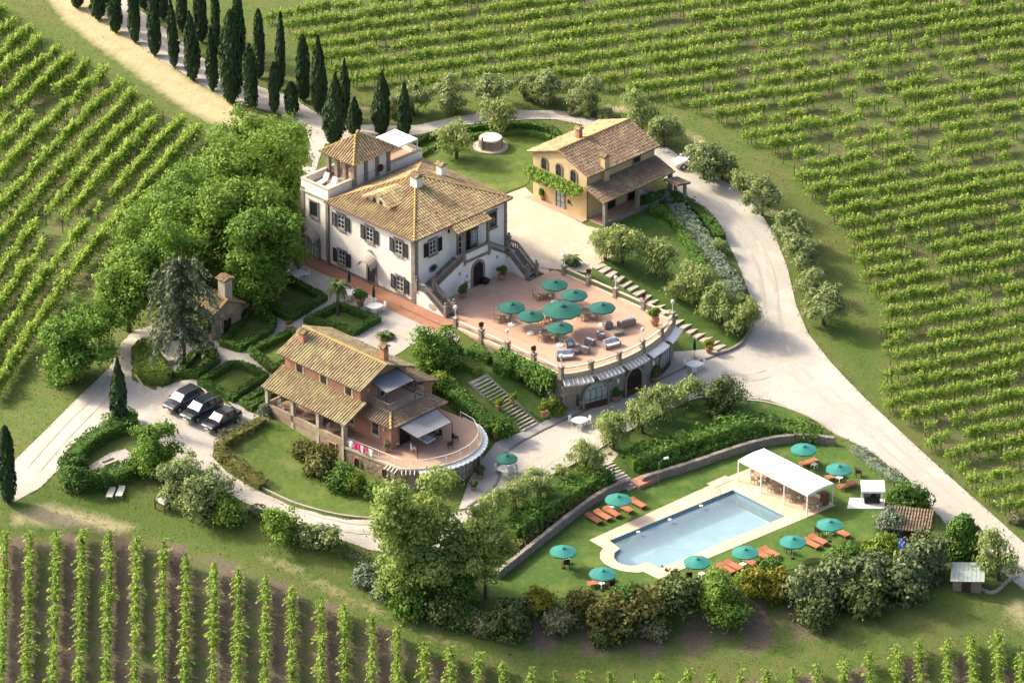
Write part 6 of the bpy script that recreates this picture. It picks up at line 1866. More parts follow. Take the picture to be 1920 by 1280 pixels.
def rubble_wall(label, path, h, wd=.45, m=None):
    p = smooth_path([tuple(q[:2]) for q in GPS(path)], 2); p = resample(p, .1)
    a = np.array(p); cum = np.concatenate([[0], np.cumsum(np.hypot(*np.diff(a, axis=0).T))])
    g = Vector((a[0, 0], a[0, 1], hz(*a[0])))
    t = thing('stone_wall', label, 'wall', g)
    c = MB(); q = resample(p, .8); z = height(np.array(q))
    c.strip([(x-g.x, y-g.y) for x, y in q], wd*.42, z-g.z-.4, z-g.z+h*.9)
    c.build('wall_core', M_stone, t)
    st = MB(); zz = 0.0
    while zz < h:
        hh = random.uniform(.16, .24); s = random.uniform(0, .3)
        while s < cum[-1]:
            l = random.uniform(.28, .6)
            x, y = np.interp(s+l/2, cum, a[:, 0]), np.interp(s+l/2, cum, a[:, 1]); x2, y2 = np.interp(s+l/2+.1, cum, a[:, 0]), np.interp(s+l/2+.1, cum, a[:, 1])
            st.cbox((x-g.x, y-g.y, hz(x, y)-g.z+zz+hh/2), (l-.03, wd*random.uniform(.95,1.15), hh-.02+ (random.uniform(0,.08) if zz+hh >= h else 0)), math.atan2(y2-y, x2-x)+random.uniform(-.06,.06), random.uniform(-.04,.04))
            s += l
        zz += hh
    st.build('wall_stones', m or M_rubwall, t, kind='stuff')
M_rubwall = mat('dry_stone', (.34,.29,.24), (.20,.175,.15), 2.2, .95, .8, 6, island=.75)
rubble_wall('long low dry stone wall below the near bank hedge, ending under the tall green tree', [(932,1086),(1000,1032),(1060,984),(1125,935),(1176,914)], .8)
rubble_wall('long low dry stone wall curving along the far side of the pool lawn', [(1203,908),(1290,882),(1385,849),(1440,834),(1500,827),(1562,834)], .8)
tag(MB().box(-1.3,1.3,-.8,.8,-.3,.45).build('stone_platform', M_brick, None, GP(1207,905), R(41)), 'flat brick-topped platform beside the foot of the pool stair', 'platform')

# ------------------------------------------------------------------ parasols
def parasol_mesh(r, h, n, canvas, vent):
    c = MB(); z0, z1 = h-.42*r/1.5, h
    N2 = n*4
    def rim(k, rr, z, sc):
        a = 2*math.pi*k/N2; f = (k % 4)/4; dip = math.sin(math.pi*f)
        return (rr*(1-sc*dip)*math.cos(a), rr*(1-sc*dip)*math.sin(a), z)
    rings = [(.06, z1, 0), (r*.5, z0+(z1-z0)*.50, .015), (r, z0, .035), (r*1.0, z0-.16, .035)]
    vs = [rim(k, rr, z + (.05*math.sin(math.pi*(k % 4)/4) if i == 3 else 0), sc) for i, (rr, z, sc) in enumerate(rings) for k in range(N2)]
    c.add(vs, [(i*N2+k, i*N2+(k+1) % N2, (i+1)*N2+(k+1) % N2, (i+1)*N2+k) for i in range(3) for k in range(N2)])
    cm = c.mesh('canopy'); cm.materials.append(canvas)
    v = MB().lathe([(.02, h+.14), (r*.17, h+.015), (r*.17, h-.04)], n, caps=False); vm = v.mesh('vent_cap'); vm.materials.append(canvas)
    p = MB().tube((0,0,.05), (0,0,h+.2), .03, n=6)
    pm = p.mesh('pole'); pm.materials.append(M_furn)
    rb = MB()
    for k in range(n):
        a = 2*math.pi*k/n; rb.bar((0,0,h-.06), (r*.98*math.cos(a), r*.98*math.sin(a), z0-.03), .03)
        rb.bar((0,0,h-.75), (r*.5*math.cos(a), r*.5*math.sin(a), z0+(z1-z0)*.45), .025)
    rm = rb.mesh('ribs'); rm.materials.append(M_furn)
    b = MB().lathe([(.42, 0), (.42, .07), (.1, .12), (.06, .3)], 14); bm_ = b.mesh('base'); bm_.materials.append(M_canvas)
    return [(cm, 'canopy'), (vm, 'vent_cap'), (pm, 'pole'), (rm, 'ribs'), (bm_, 'base')]
PAR_T = parasol_mesh(1.42, 2.45, 8, M_green, True)
PAR_B = parasol_mesh(2.1, 3.0, 10, M_green, True)
PAR_P = parasol_mesh(1.36, 2.3, 8, M_green_p, True)[:4]
_pb = MB().lathe([(.22, 0), (.22, .05), (.05, .1)], 10).mesh('base'); _pb.materials.append(M_iron); PAR_P.append((_pb, 'base'))
def parasol(parts, loc, label, group, tilt=0):
    t = thing('parasol', label, 'parasol', loc, random.uniform(0, .7), group)
    for me, nm in parts: place(me, nm, t)
    return t
def PV(zx, zy):
    """point on the terrace floor"""
    p = P(780+zx/3.3685, 420+zy/3.3685, 0.0)
    return Vector((p[0], p[1], .012))
for zx, zy, lab in ((605,635,'green parasol over the dining table, first one out from the stair foot'),(725,690,'green parasol beside the large one, on the side of the urn rail'),(910,765,'green parasol in front of the large one, closest to the lounge chairs'),
                    (1175,637,'green parasol standing clear beside the lounge sofas'),(875,492,'green parasol over the far dining table towards the courtyard'),(1000,557,'green parasol behind the large one, by the glazed rail')):
    parasol(PAR_T, PV(zx, zy), lab, 'small green terrace parasols')
parasol(PAR_B, PV(922,672), 'largest green parasol in the centre of the terrace', None)
def on_pool(px, py, zc=0.0):
    p = P(px, py, POOL_Z+.06+zc)
    return Vector((p[0], p[1], POOL_Z+.06))
for px, py, lab in ((1159,934,'green parasol over the row of loungers at the stone wall'),(1056,1031,'green parasol alone at the narrow end of the pool lawn'),(1130,1073,'green parasol at the rounded pool end'),(1307,1051,'green parasol at the lowest pool corner, touching the deck'),
                    (1397,1033,'green parasol between two lounger pairs below the pool'),(1487,1013,'green parasol below the white pavilion, next to a lounger pair'),(1556,981,'green parasol nearest the white grill shelter'),(1573,877,'green parasol behind the white pavilion, beside the dark chair'),(1507,840,'green parasol under the far stone wall, above the white pavilion')):
    parasol(PAR_P, on_pool(px, py, 2.05), lab, 'parasols on the pool lawn')
parasol(PAR_T, GP(950,888)+Vector((0,0,.06)), 'dark green parasol standing on the gravel court beside the brick house', None).scale = (.8,.8,.85)
CLOSED = MB().lathe([(.05,.9),(.17,1.0),(.15,1.6),(.05,2.3),(.02,2.45)], 8)
cme = CLOSED.mesh('folded_canopy'); cme.materials.append(M_dkgreen)
cpo = MB().tube((0,0,.0),(0,0,2.5),.03,n=6).lathe([(.3,0),(.3,.06),(.05,.1)],10).mesh('pole'); cpo.materials.append(M_furn)
for px, py, lab in ((1302,672,'folded dark parasol behind the white table at the road end of the court'),(1083,777,'folded dark green parasol at the cellar door'),(701,573,'folded dark parasol beside the white table at the palm bed'),(655,545,'folded dark parasol behind the white table near the villa door')):
    t = thing('folded_parasol', lab, 'parasol', GP(px, py)+Vector((0,0,.08)), 0, 'folded parasols')
    place(cme, 'folded_canopy', t); place(cpo, 'pole', t)

# ------------------------------------------------------------------ tables and chairs
def chair_parts(frame, cush, arm=True):
    f = MB()
    for x in (-.24, .24):
        for y in (-.24, .24): f.box(x-.025, x+.025, y-.025, y+.025, 0, .44 if y < 0 else .9)
    f.box(-.27, .27, -.27, .27, .40, .44)
    for k in range(4): f.box(-.22+.12*k, -.16+.12*k, .23, .26, .45, .88)
    f.box(-.27, .27, .22, .27, .86, .92)
    if arm: f.box(-.29, -.23, -.26, .26, .62, .66).box(.23, .29, -.26, .26, .62, .66)
    fm = f.mesh('frame'); fm.materials.append(frame)
    c = MB().cbox((0,-.01,.475), (.46,.46,.075)); cm = c.mesh('seat_cushion'); cm.materials.append(cush)
    b = MB().cbox((0,.2,.70), (.44,.07,.40), rx=R(-8)); bm_ = b.mesh('back_cushion'); bm_.materials.append(cush)
    return [(fm, 'frame'), (cm, 'seat_cushion'), (bm_, 'back_cushion')]
CH = chair_parts(M_furn, M_cushion)
CHW = chair_parts(M_white, M_white, False)
CHD = chair_parts(M_wood, M_wood)
def chair(parts, loc, rz, label, group):
    t = thing('chair', label, 'chair', loc, rz, group)
    for me, nm in parts: place(me, nm, t)
    return t
def table_parts(r, h, top, leg, edge=.05):
    a = MB().lathe([(r, h-edge), (r+.01, h-.01), (r*.985, h)], 18); am = a.mesh('tabletop'); am.materials.append(top)
    l = []
    for k in range(4):
        q = MB().bar((0,0,0), (0,0,h-edge), .06).mesh('leg'); q.materials.append(leg)
        an = math.pi/4 + k*math.pi/2; l.append((q, 'leg', (r*.6*math.cos(an), r*.6*math.sin(an), 0)))
    return [(am, 'tabletop', (0,0,0))] + l
TB = table_parts(.72, .74, M_furn, M_furn); TBW = table_parts(.75, .74, M_white, M_white)
def table(parts, loc, label, group, rz=0):
    t = thing('table', label, 'table', loc, rz, group)
    for me, nm, l in parts: place(me, nm, t, l)
    return t
VILLA_A = VYAW
SIDES = ('villa', 'garden', 'curved front', 'courtyard')
tabs = [((540,597),'nearest the stair foot',4),((803,462),'at the far rail',5),((832,722),'in front of the large parasol',4),((832,606),'under the large parasol',4),((1078,588),'beside the lounge',5),((700,600),'under the parasol by the urn rail',3)]
for (zx, zy), where, n in tabs[:5]:
    c = PV(zx, zy)
    table(TB, c, 'round teak dining table %s' % where, 'round teak dining tables', random.random())
    for k in range(4):
        a = VYAW + math.pi + math.pi/2*k + random.uniform(-.3, .3)
        chair(CH, c + Vector((math.cos(a)*.92, math.sin(a)*.92, 0)), a - math.pi/2, 'cream cushioned teak chair, %s side of the table %s' % (SIDES[k], where), 'cream cushioned chairs on the terrace')
# lounge set
def arm_seat(wd, cush2):
    f = MB().box(-wd/2, wd/2, -.42, .42, .08, .36).box(-wd/2, -wd/2+.16, -.42, .42, .36, .62).box(wd/2-.16, wd/2, -.42, .42, .36, .62)
    f.cbox((0, .36, .58), (wd-.32, .16, .5), rx=R(-10))
    for x in (-wd/2+.06, wd/2-.06):
        for y in (-.36, .36): f.box(x-.03, x+.03, y-.03, y+.03, 0, .08)
    fm = f.mesh('wicker_frame'); fm.materials.append(M_rattan)
    k = max(1, round((wd-.3)/.65)); w1 = (wd-.34)/k
    out = [(fm, 'wicker_frame', (0,0,0))]
    s = MB().cbox((0,-.06,.42), (w1-.03,.68,.12)).mesh('seat_cushion'); s.materials.append(M_canvas)
    b = MB().cbox((0,0,0), (w1-.05,.14,.42), rx=R(-12)).mesh('back_cushion'); b.materials.append(cush2)
    for i in range(k):
        x = -wd/2+.17+w1*(i+.5)
        out += [(s, 'seat_cushion', (x,0,0)), (b, 'back_cushion', (x,.24,.68))]
    return out
ARM, SOFA = arm_seat(.95, M_bluecush), arm_seat(1.9, M_bluecush)
for zx, zy, a, lab, prt in ((1210,655,200,'wicker armchair facing the coffee table beside the last parasol',ARM),(1165,720,100,'wicker armchair with its cushion to the low rail, middle of the lounge',ARM),(1100,760,150,'wicker armchair between two others at the lounge',ARM),(1065,810,150,'wicker armchair nearest the curved rail lamp',ARM),(970,775,20,'wicker armchair closest to the front parasol base',ARM),
    (1330,640,215,'wicker sofa with white seat and blue back cushions by the big jar',SOFA),(940,850,10,'wicker sofa with white cushion at the front corner pillar',SOFA),(1235,775,30,'grey wicker sofa with its back to the curved rail',SOFA)):
    t = thing('sofa' if prt is SOFA else 'armchair', lab, 'sofa' if prt is SOFA else 'armchair', PV(zx, zy), R(a), 'wicker lounge seats')
    for me, nm, l in prt: place(me, nm, t, l)
cof = MB().box(-.55,.55,-.4,.4,.08,.36).box(-.58,.58,-.43,.43,.36,.4)
for zx, zy, lab in ((1275,695,'low wicker coffee table among the armchairs and the sofa by the jar'),(992,815,'low wicker coffee table before the corner sofa')):
    t = thing('coffee_table', lab, 'coffee table', PV(zx, zy), R(20), 'wicker coffee tables')
    cof.build('tabletop', M_rattan, t)
# white tables on gravel
for px, py, lab, q in ((1302,694,'white table at the road end of the court',0),(1087,799,'white table on the court kerb before the cellar door',0),(948,890,'white table under the dark parasol on the court',0),(559,523,'white table in the shade at the villa corner',0),(654,560,'white table beside the fan palm bed',0),(703,585,'white table with a folded parasol near the potted shrub',0)):
    c = GP(px, py) + Vector((0,0,.06))
    t = table(TBW, c, lab, 'white garden tables', .3); t.scale = (1.15,.95,1)
    for k in range(3):
        a = .5 + 2.09*k
        chair(CHW, c + Vector((math.cos(a)*1.0, math.sin(a)*.9, 0)), a - math.pi/2, 'white chair, %s side of the %s' % (('road', 'villa', 'vineyard')[k], lab), 'white chairs around garden tables')
# ------------------------------------------------------------------ loungers round the pool
def lounger_parts(m):
    fr = MB()
    for y in (-.33, .33): fr.box(-.98, .98, y-.03, y+.03, .26, .33)
    for x in (-.97, 0, .97): fr.box(x-.03, x+.03, -.30, .30, .27, .32)
    fm = fr.mesh('frame'); fm.materials.append(m)
    sl = MB()
    for k in range(12): sl.box(-.98+.112*k, -.885+.112*k, -.34, .34, .332, .355)
    sm = sl.mesh('slats'); sm.materials.append(m)
    bk = MB()
    for k in range(6): bk.cbox((.36+.105*k*math.cos(R(12))+.05, 0, .36+.105*k*math.sin(R(12))), (.09,.68,.025), ry=R(-12))
    bm_ = bk.mesh('backrest'); bm_.materials.append(m)
    out = [(fm,'frame',(0,0,0)),(sm,'slats',(0,0,0)),(bm_,'backrest',(0,0,0))]
    lg = MB().box(-.03,.03,-.03,.03,0,.26).mesh('leg'); lg.materials.append(m)
    return out + [(lg,'leg',(x,y,0)) for x in (-.85,.85) for y in (-.3,.3)]
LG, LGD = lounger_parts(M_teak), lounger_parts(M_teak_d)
def lounger(px, py, a, lab, parts=LG, sc=1.08, grp='red teak sun loungers on the pool lawn'):
    t = thing('sun_lounger', lab, 'sun lounger', on_pool(px, py, .3), R(a), grp)
    t.scale = (sc, sc, sc)
    for me, nm, l in parts: place(me, nm, t, l)
for a in ((1113,971,130,'sun lounger at the end of the wall row, partly in shade',LGD),(1130,965,131,'second sun lounger of the wall row from the lawn end'),(1147,959,131,'middle sun lounger of the wall row beside the cream side tables'),(1171,951,131,'sun lounger just below the wall parasol'),(1195,942,131,'sun lounger nearest the pool stair'),
          (1361,1065,133,'outer sun lounger of the pair below the pool, beside the broom shrubs'),(1375,1059,133,'inner sun lounger of the pair below the pool, beside the broom shrubs'),(1403,1051,131,'single sun lounger with a cream table between two pairs'),(1431,1040,133,'outer sun lounger of the pair right beside the second parasol from the lowest pool corner'),(1444,1034,133,'inner sun lounger of the pair beside the second parasol from the lowest pool corner'),
          (1521,1018,134,'outer sun lounger of the pair nearest the olive shrubs'),(1534,1011,134,'inner sun lounger of the pair nearest the olive shrubs'),(1577,997,132,'single sun lounger beside the parasol nearest the grill shelter'),(1516,866,215,'sun lounger behind the white pavilion roof under the top parasol'),(1565,892,212,'sun lounger under the parasol behind the pavilion'),(1588,909,212,'sun lounger in the open between pavilion and grill shelter'),
          (1120,1091,212,'sun lounger under the parasol at the rounded pool end'),(1132,1086,212,'sun lounger touching another at the rounded pool end')):
    lounger(*a)
for px, py, a, lab in ((1609,887,100,'dark folding chair facing the road behind the pavilion'),(1477,1030,200,'dark folded chair under the parasol below the pavilion'),(1535,998,140,'dark folded chair between two parasols below the pavilion'),(1291,1082,190,'dark folded chair at the lowest pool corner'),(1061,1058,200,'dark chair alone at the narrow lawn end'),(1145,1098,210,'small dark chair beside the loungers at the rounded pool end')):
    t = chair(CHD, on_pool(px, py, .3), R(a), lab, 'dark garden chairs on the pool lawn'); t.scale = (1.15,)*3
st_top = MB().box(-.28,.28,-.28,.28,.40,.45).mesh('tabletop'); st_top.materials.append(M_cushion)
st_leg = MB().box(-.03,.03,-.03,.03,0,.40).mesh('leg'); st_leg.materials.append(M_cushion)
for px, py, lab in ((1148,949,'cream side table between the wall loungers'),(1159,942,'second cream side table under the wall parasol'),(1393,1057,'cream side table next to the single lounger below the pool'),(1316,1075,'cream side table under the lowest corner parasol'),(1062,1048,'cream side table under the lone parasol'),(1128,1093,'cream side table on the loungers at the rounded pool end'),(1556,995,'cream side table under the parasol nearest the grill shelter'),(1527,870,'cream side table under the top parasol'),(1574,895,'cream side table under the parasol behind the pavilion')):
    t = thing('side_table', lab, 'side table', on_pool(px, py, .4), R(41), 'cream side tables by the loungers')
    place(st_top, 'tabletop', t)
    for x in (-.23,.23):
        for y in (-.23,.23): place(st_leg, 'leg', t, (x, y, 0))
# ------------------------------------------------------------------ pavilion, grill shelter, roof canopy
def pavilion():
    A, B, C = on_pool(1384, 902), on_pool(1513, 968), on_pool(1563, 947)
    D = A + C - B
    yaw = math.atan2(B.y-A.y, B.x-A.x); L = (B-A).length; W = (C-B).length
    t = thing('pavilion', 'long white canvas pavilion on slim white posts at the head of the pool', 'pavilion', A, yaw)
    H = 2.5
    roof_ = MB(); n = 9
    for i in range(n):
        for j in range(4):
            q = []
            for a, b in ((i,j),(i+1,j),(i+1,j+1),(i,j+1)):
                u, v = a/n, b/4
                q.append((L*u, W*v, H + .14*math.sin(math.pi*v) - .03*abs(math.sin(math.pi*u*3))*math.sin(math.pi*v)))
            roof_.add(q, [(0,1,2,3)])
    for a, b in (((0,0),(L,0)),((L,0),(L,W)),((L,W),(0,W)),((0,W),(0,0))):
        roof_.add([(*a,H),(*b,H),(*b,H-.22),(*a,H-.22)], [(0,1,2,3)])
    roof_.add([(0,0,H)]+[(0,W*k/6,H+.14*math.sin(math.pi*k/6)) for k in range(1,6)]+[(0,W,H)], [tuple(range(7))]).add([(L,0,H)]+[(L,W*k/6,H+.14*math.sin(math.pi*k/6)) for k in range(1,6)]+[(L,W,H)], [tuple(range(7))])
    roof_.build('canopy', M_canvas, t)
    pm = MB().box(-.05,.05,-.05,.05,-.1,H).mesh('post'); pm.materials.append(M_white)
    for k in range(4):
        for y in (0, W): place(pm, 'post', t, (L*k/3, y, 0))
    g = MB()
    for y in (0, W): g.box(0, L, y-.04, y+.04, H-.1, H-.02)
    for k in range(4): g.box(L*k/3-.03, L*k/3+.03, .05, W-.05, H-.1, H-.02)
    g.build('frame', M_white, t)
    def loc(x, y):
        c, s = math.cos(yaw), math.sin(yaw)
        return A + Vector((c*x - s*y, s*x + c*y, .02))
    for k in range(4):
        c = loc(L*(.14+.25*k), W*.5)
        table(TB, c, 'round table under the white pavilion, %s from the lawn end' % ORD[3-k], 'tables under the pavilion')
        for m in range(4):
            a = yaw + m*1.57 + random.uniform(-.2, .2)
            chair(CH, c + Vector((math.cos(a)*.9, math.sin(a)*.9, 0)), a - math.pi/2, 'cushioned chair, %s side of the %s pavilion table from the lawn end' % (('lawn', 'road', 'stone wall', 'pool')[m], ORD[3-k]), 'chairs under the pavilion')
    tag(MB().box(-.3,.3,-.35,.35,0,1.25).box(-.34,.34,-.39,.39,1.25,1.32).box(-.26,.26,-.37,-.352,.1,1.1).build('cupboard', M_teak_d, None, loc(L*.94, W*.86), yaw), 'dark red cupboard at the corner post of the white pavilion', 'cupboard')
pavilion()
def grill_shelter():
    c = on_pool(1622, 944)
    t = thing('grill_shelter', 'small white roofed grill shelter on a pale paved square', 'shelter', c, R(0))
    MB().prism([(-1.9,-1.0),(-1.5,1.2),(2.1,.9),(1.9,-1.1)], -.3, .05).build('pad', mat('white_paving', (.72,.70,.66), (.66,.64,.6), 3, .8), t)
    MB().cbox((.75,.35,1.85), (2.4,1.9,.1), rx=R(8)).cbox((.75,-.6,1.66), (2.4,.04,.2)).build('roof', M_canvas, t)
    MB().box(-.35,-.27,-.5,-.42,0,1.75).box(1.77,1.85,-.5,-.42,0,1.75).box(-.35,-.27,1.1,1.18,0,1.9).box(1.77,1.85,1.1,1.18,0,1.9).build('post', M_white, t)
    b = thing('grill', 'black kettle grill cabinet under the small white shelter roof', 'grill', c + Vector((.7,.2,.05)))
    MB().box(-.8,.8,-.35,.35,.15,.8).box(-.85,.85,-.38,.38,.8,.85).build('cabinet', M_iron, b)
    MB().lathe([(.34,.85),(.34,1.0),(.22,1.15),(.04,1.2)], 12).build('lid', M_iron, b)
    MB().box(-.75,-.65,-.3,.3,0,.15).box(.65,.75,-.3,.3,0,.15).build('foot', M_iron, b)
grill_shelter()
def roof_canopy():
    o = VW(-15.3, 11.6, 8.2)
    t = thing('roof_canopy', 'white square canopy on posts on the villa roof terrace behind the tower', 'canopy', o, VYAW)
    H = 2.15
    cp = MB().add([(-1.75,-2.3,H),(1.75,-2.3,H),(1.75,2.3,H),(-1.75,2.3,H),(0,0,H+.35)], [(0,1,4),(1,2,4),(2,3,4),(3,0,4)])
    for a, b in (((-1.75,-2.3),(1.75,-2.3)),((1.75,-2.3),(1.75,2.3)),((1.75,2.3),(-1.75,2.3)),((-1.75,2.3),(-1.75,-2.3))): cp.add([(*a,H),(*b,H),(*b,H-.15),(*a,H-.15)], [(0,1,2,3)])
    cp.build('canopy', M_canvas, t)
    for x in (-1.7,1.7):
        for y in (-2.25,2.25): MB().box(x-.04,x+.04,y-.04,y+.04,0,H).build('post', M_white, t)
    for k, (x, y) in enumerate(((-16.0,1.9),(-14.6,1.75))):
        l = thing('sun_lounger', ('white sun lounger with raised back on the roof terrace, at the outer parapet','white sun lounger with raised back on the roof terrace, beside the tile roof')[k], 'sun lounger', VW(x, y, 8.2), VYAW+R(100), 'white sun loungers on the roof terrace')
        MB().box(-.95,.35,-.32,.32,.3,.38).build('bed', M_white, l)
        MB().cbox((.62,0,.66), (.8,.62,.07), ry=R(-58)).build('backrest', M_white, l)
        for xx in (-.85,.3):
            for yy in (-.27,.27): MB().box(xx-.03,xx+.03,yy-.03,yy+.03,0,.3).build('leg', M_white, l)
    w_ = thing('wicker_table', 'round wicker table beside the tower glazing on the roof terrace', 'table', VW(-14.4, 3.1, 8.2))
    MB().lathe([(.3,0),(.36,.6),(.42,.65),(.42,.7)], 12).build('tabletop', M_rattan, w_)
    s = thing('satellite_dish', 'dark red round satellite dish on the tower side wall', 'satellite dish', VW(-13.05, 7.6, 9.15), VYAW)
    MB().lathe([(.02,.02),(.3,.05),(.42,.14),(.43,.16),(.3,.08),(.02,.05)], 14).build('dish', mat('oxide_red', (.10,.02,.018), (.08,.016,.014), 3, .5), s).rotation_euler = (0, R(80), 0)
    MB().bar((-.25,0,0),(.02,0,0),.06).build('bracket', M_iron, s)
roof_canopy()
# ------------------------------------------------------------------ pots, lamps, urns
POTM = MB().lathe([(.22,0),(.34,.42),(.37,.45),(.37,.52),(.31,.52),(.29,.46)], 12).mesh('pot'); POTM.materials.append(M_pot)
PLM = {}
def potted(px, py, s, m, lab, z=None, loc=None, hs=1.0):
    g = loc or GP(px, py) + Vector((0,0,.08))
    t = thing('potted_plant', lab, 'potted plant', g, random.random()*6, 'potted plants'); t.scale = (s,)*3
    place(POTM, 'pot', t)
    if m.name not in PLM: PLM[m.name] = quad_mesh('plant', crown(lobes_ellipsoid(.95, .5, .45, 9, (.4,.6), .9), 500, .15, up=.4), m)
    place(PLM[m.name], 'plant', t).scale = (1, 1, hs)
for a in ((868,558,1.25,M_box,'round bush in a terracotta pot beside the stair arch, first from the balustrade foot'),(941,524,1.25,M_hedge,'leafy bush in a terracotta pot between stair arch and far flight'),):
    p = P(a[0], a[1], .02); potted(0, 0, a[2], a[3], a[4], loc=Vector((p[0], p[1], .02)))
for a in ((676,574,1.5,M_hedge,'large round shrub in a terracotta pot on the gravel before the villa'),(1155,753,1.3,M_box,'clipped shrub in a terracotta pot between the glazed and the middle cellar door'),(1227,717,1.3,M_dull,'dark shrub in a wide pot beside the last cellar door'),(1022,782,1.4,M_lime,'lime green shrub in a terracotta pot at the corner of the cellar wall'),
          (1040,776,1.3,M_lime,'second lime green shrub in a pot against the cellar wall'),(1329,662,1.1,M_gold,'yellow flowering plant in a pot at the foot of the stepping slabs'),(961,757,.9,M_lime,'potted plant on the landing of the garden stair, terrace side'),(936,768,.9,M_lime,'potted plant on the landing of the garden stair, house side'),
          (951,808,1.1,M_hedge,'potted bush at the foot of the garden stair'),(929,822,1.2,M_lime,'potted bush below the end of the rounded grey green hedge'),(1018,376,1.0,M_hedge,'potted shrub at the wall of the yellow house, garden end'),(1073,396,1.0,M_dull,'thin potted plant at the yellow house front near the porch'),(901,898,1.0,M_dull,'potted plant beside the arched cellar door of the brick house'),(888,920,.9,M_dull,'potted plant at the foot of the curved brick wall')):
    potted(*a)
p = PV(1507, 640)
t = thing('oil_jar', 'big terracotta oil jar with a leafy plant inside the terrace corner', 'jar', p)
MB().lathe([(.25,0),(.5,.5),(.52,.8),(.34,1.12),(.38,1.2),(.3,1.2)], 14).build('jar', M_pot, t)
place(quad_mesh('plant', crown(lobes_ellipsoid(1.6,.8,.5,9,(.4,.6)), 700, .2), M_lime), 'plant', t)
t = thing('stone_urn', 'round brown planter at the crossing of the garden paths', 'planter', GP(542,618))
MB().lathe([(.3,0),(.35,.1),(.5,.6),(.55,.65),(.45,.65)], 12).build('urn', M_pot, t); place(quad_mesh('plant', crown(lobes_ellipsoid(.8,.4,.25,6,(.4,.6)), 250, .14), M_dull), 'plant', t)
# globe lamps and urns on the terrace pillars
TP = [(6.9,-.75),(10.75,-.75),(14.6,-.75),(18.45,-.75)]
def pil(k): return TERRACE_POSTS[k]
glb = MB().lathe([(.03,.95),(.13,1.02),(.2,1.2),(.16,1.4),(.03,1.46)], 12).mesh('globe'); glb.materials.append(M_white)
lpo = MB().lathe([(.12,0),(.05,.1),(.035,.5),(.05,.95)], 8).mesh('post'); lpo.materials.append(M_white)
urn = MB().lathe([(.1,0),(.08,.1),(.24,.35),(.27,.4),(.2,.4)], 10).mesh('urn'); urn.materials.append(M_stone)
upl = quad_mesh('plant', crown(lobes_ellipsoid(.55,.28,.2,6,(.5,.7)), 260, .11), M_redplant)
WH = ('at the stair foot corner','next to the stair foot lamp','in the middle of the garden side rail','before the front corner','on the front corner pillar','on the curved front beside the corner','in the middle of the curved front, corner side','in the middle of the curved front, road side','on the curved front near the road corner','on the road side corner pillar','on the far rail above the stepping slabs','in the middle of the far rail','on the far rail towards the courtyard','at the courtyard end of the far rail')
for k, (x, y) in enumerate(TERRACE_POSTS):
    q = VW(x, y, 1.15)
    if k in (0, 2, 4, 7, 9, 11, 13):
        t = thing('globe_lamp', 'white globe lamp %s' % WH[k], 'lamp', q, 0, 'globe lamps on the terrace pillars'); place(lpo, 'post', t); place(glb, 'globe', t)
    elif k in (1, 3, 10, 12):
        t = thing('planter_urn', 'stone urn with dark red plant %s' % WH[k], 'urn', q, 0, 'urns on the terrace pillars'); place(urn, 'urn', t); place(upl, 'plant', t)
def street_lamp(px, py, h, lab, arm=True):
    t = thing('street_lamp', lab, 'street lamp', GP(px, py))
    m = MB().tube((0,0,-.2),(0,0,h),.05,.035,8)
    if arm: m.tube((0,0,h),(.55,.3,h+.25),.03,n=6)
    m.build('pole', M_white if not arm else M_steel, t)
    MB().cbox((.75,.4,h+.27),(.5,.25,.12), R(28)).build('lamp_head', M_white, t) if arm else MB().lathe([(.05,h),(.17,h+.15),(.12,h+.3),(.02,h+.33)],10).build('lamp_head', M_white, t)
street_lamp(1235, 908, 2.6, 'steel lamp post with a short arm beside the pool stair wall')
street_lamp(599, 217, 2.1, 'white lamp post in front of the broad cypress by the drive', False)
# ------------------------------------------------------------------ the well on the circular lawn
def well():
    t = thing('stone_well', 'round stone well head with pale cover on a stepped stone ring', 'well', GP(920, 276))
    MB().lathe([(2.0,-.3),(2.0,.16),(1.5,.18)], 24).build('step_ring', M_stone_l, t)
    m = MB()
    for r_ in range(3):
        for k in range(20):
            a = 2*math.pi*(k+.5*(r_ % 2))/20
            m.cbox((1.22*math.cos(a),1.22*math.sin(a),.18+.17+.34*r_), (.30+random.uniform(0,.05),.36,.32), a)
    m.build('well_stones', M_rubwall, t, kind='stuff')
    MB().lathe([(1.12,.18),(1.12,1.2)], 24).build('well_core', M_stone, t)
    MB().lathe([(1.25,1.2),(1.25,1.27),(.2,1.34)], 24).build('cover', mat('pale_cover', (.68,.63,.52), (.6,.55,.45), 2, .8), t)
    for a in (.9, 4.0): MB().box(-.09,.09,-.09,.09,.18,1.75).build('post', M_stone, t, (1.45*math.cos(a),1.45*math.sin(a),0))
well()
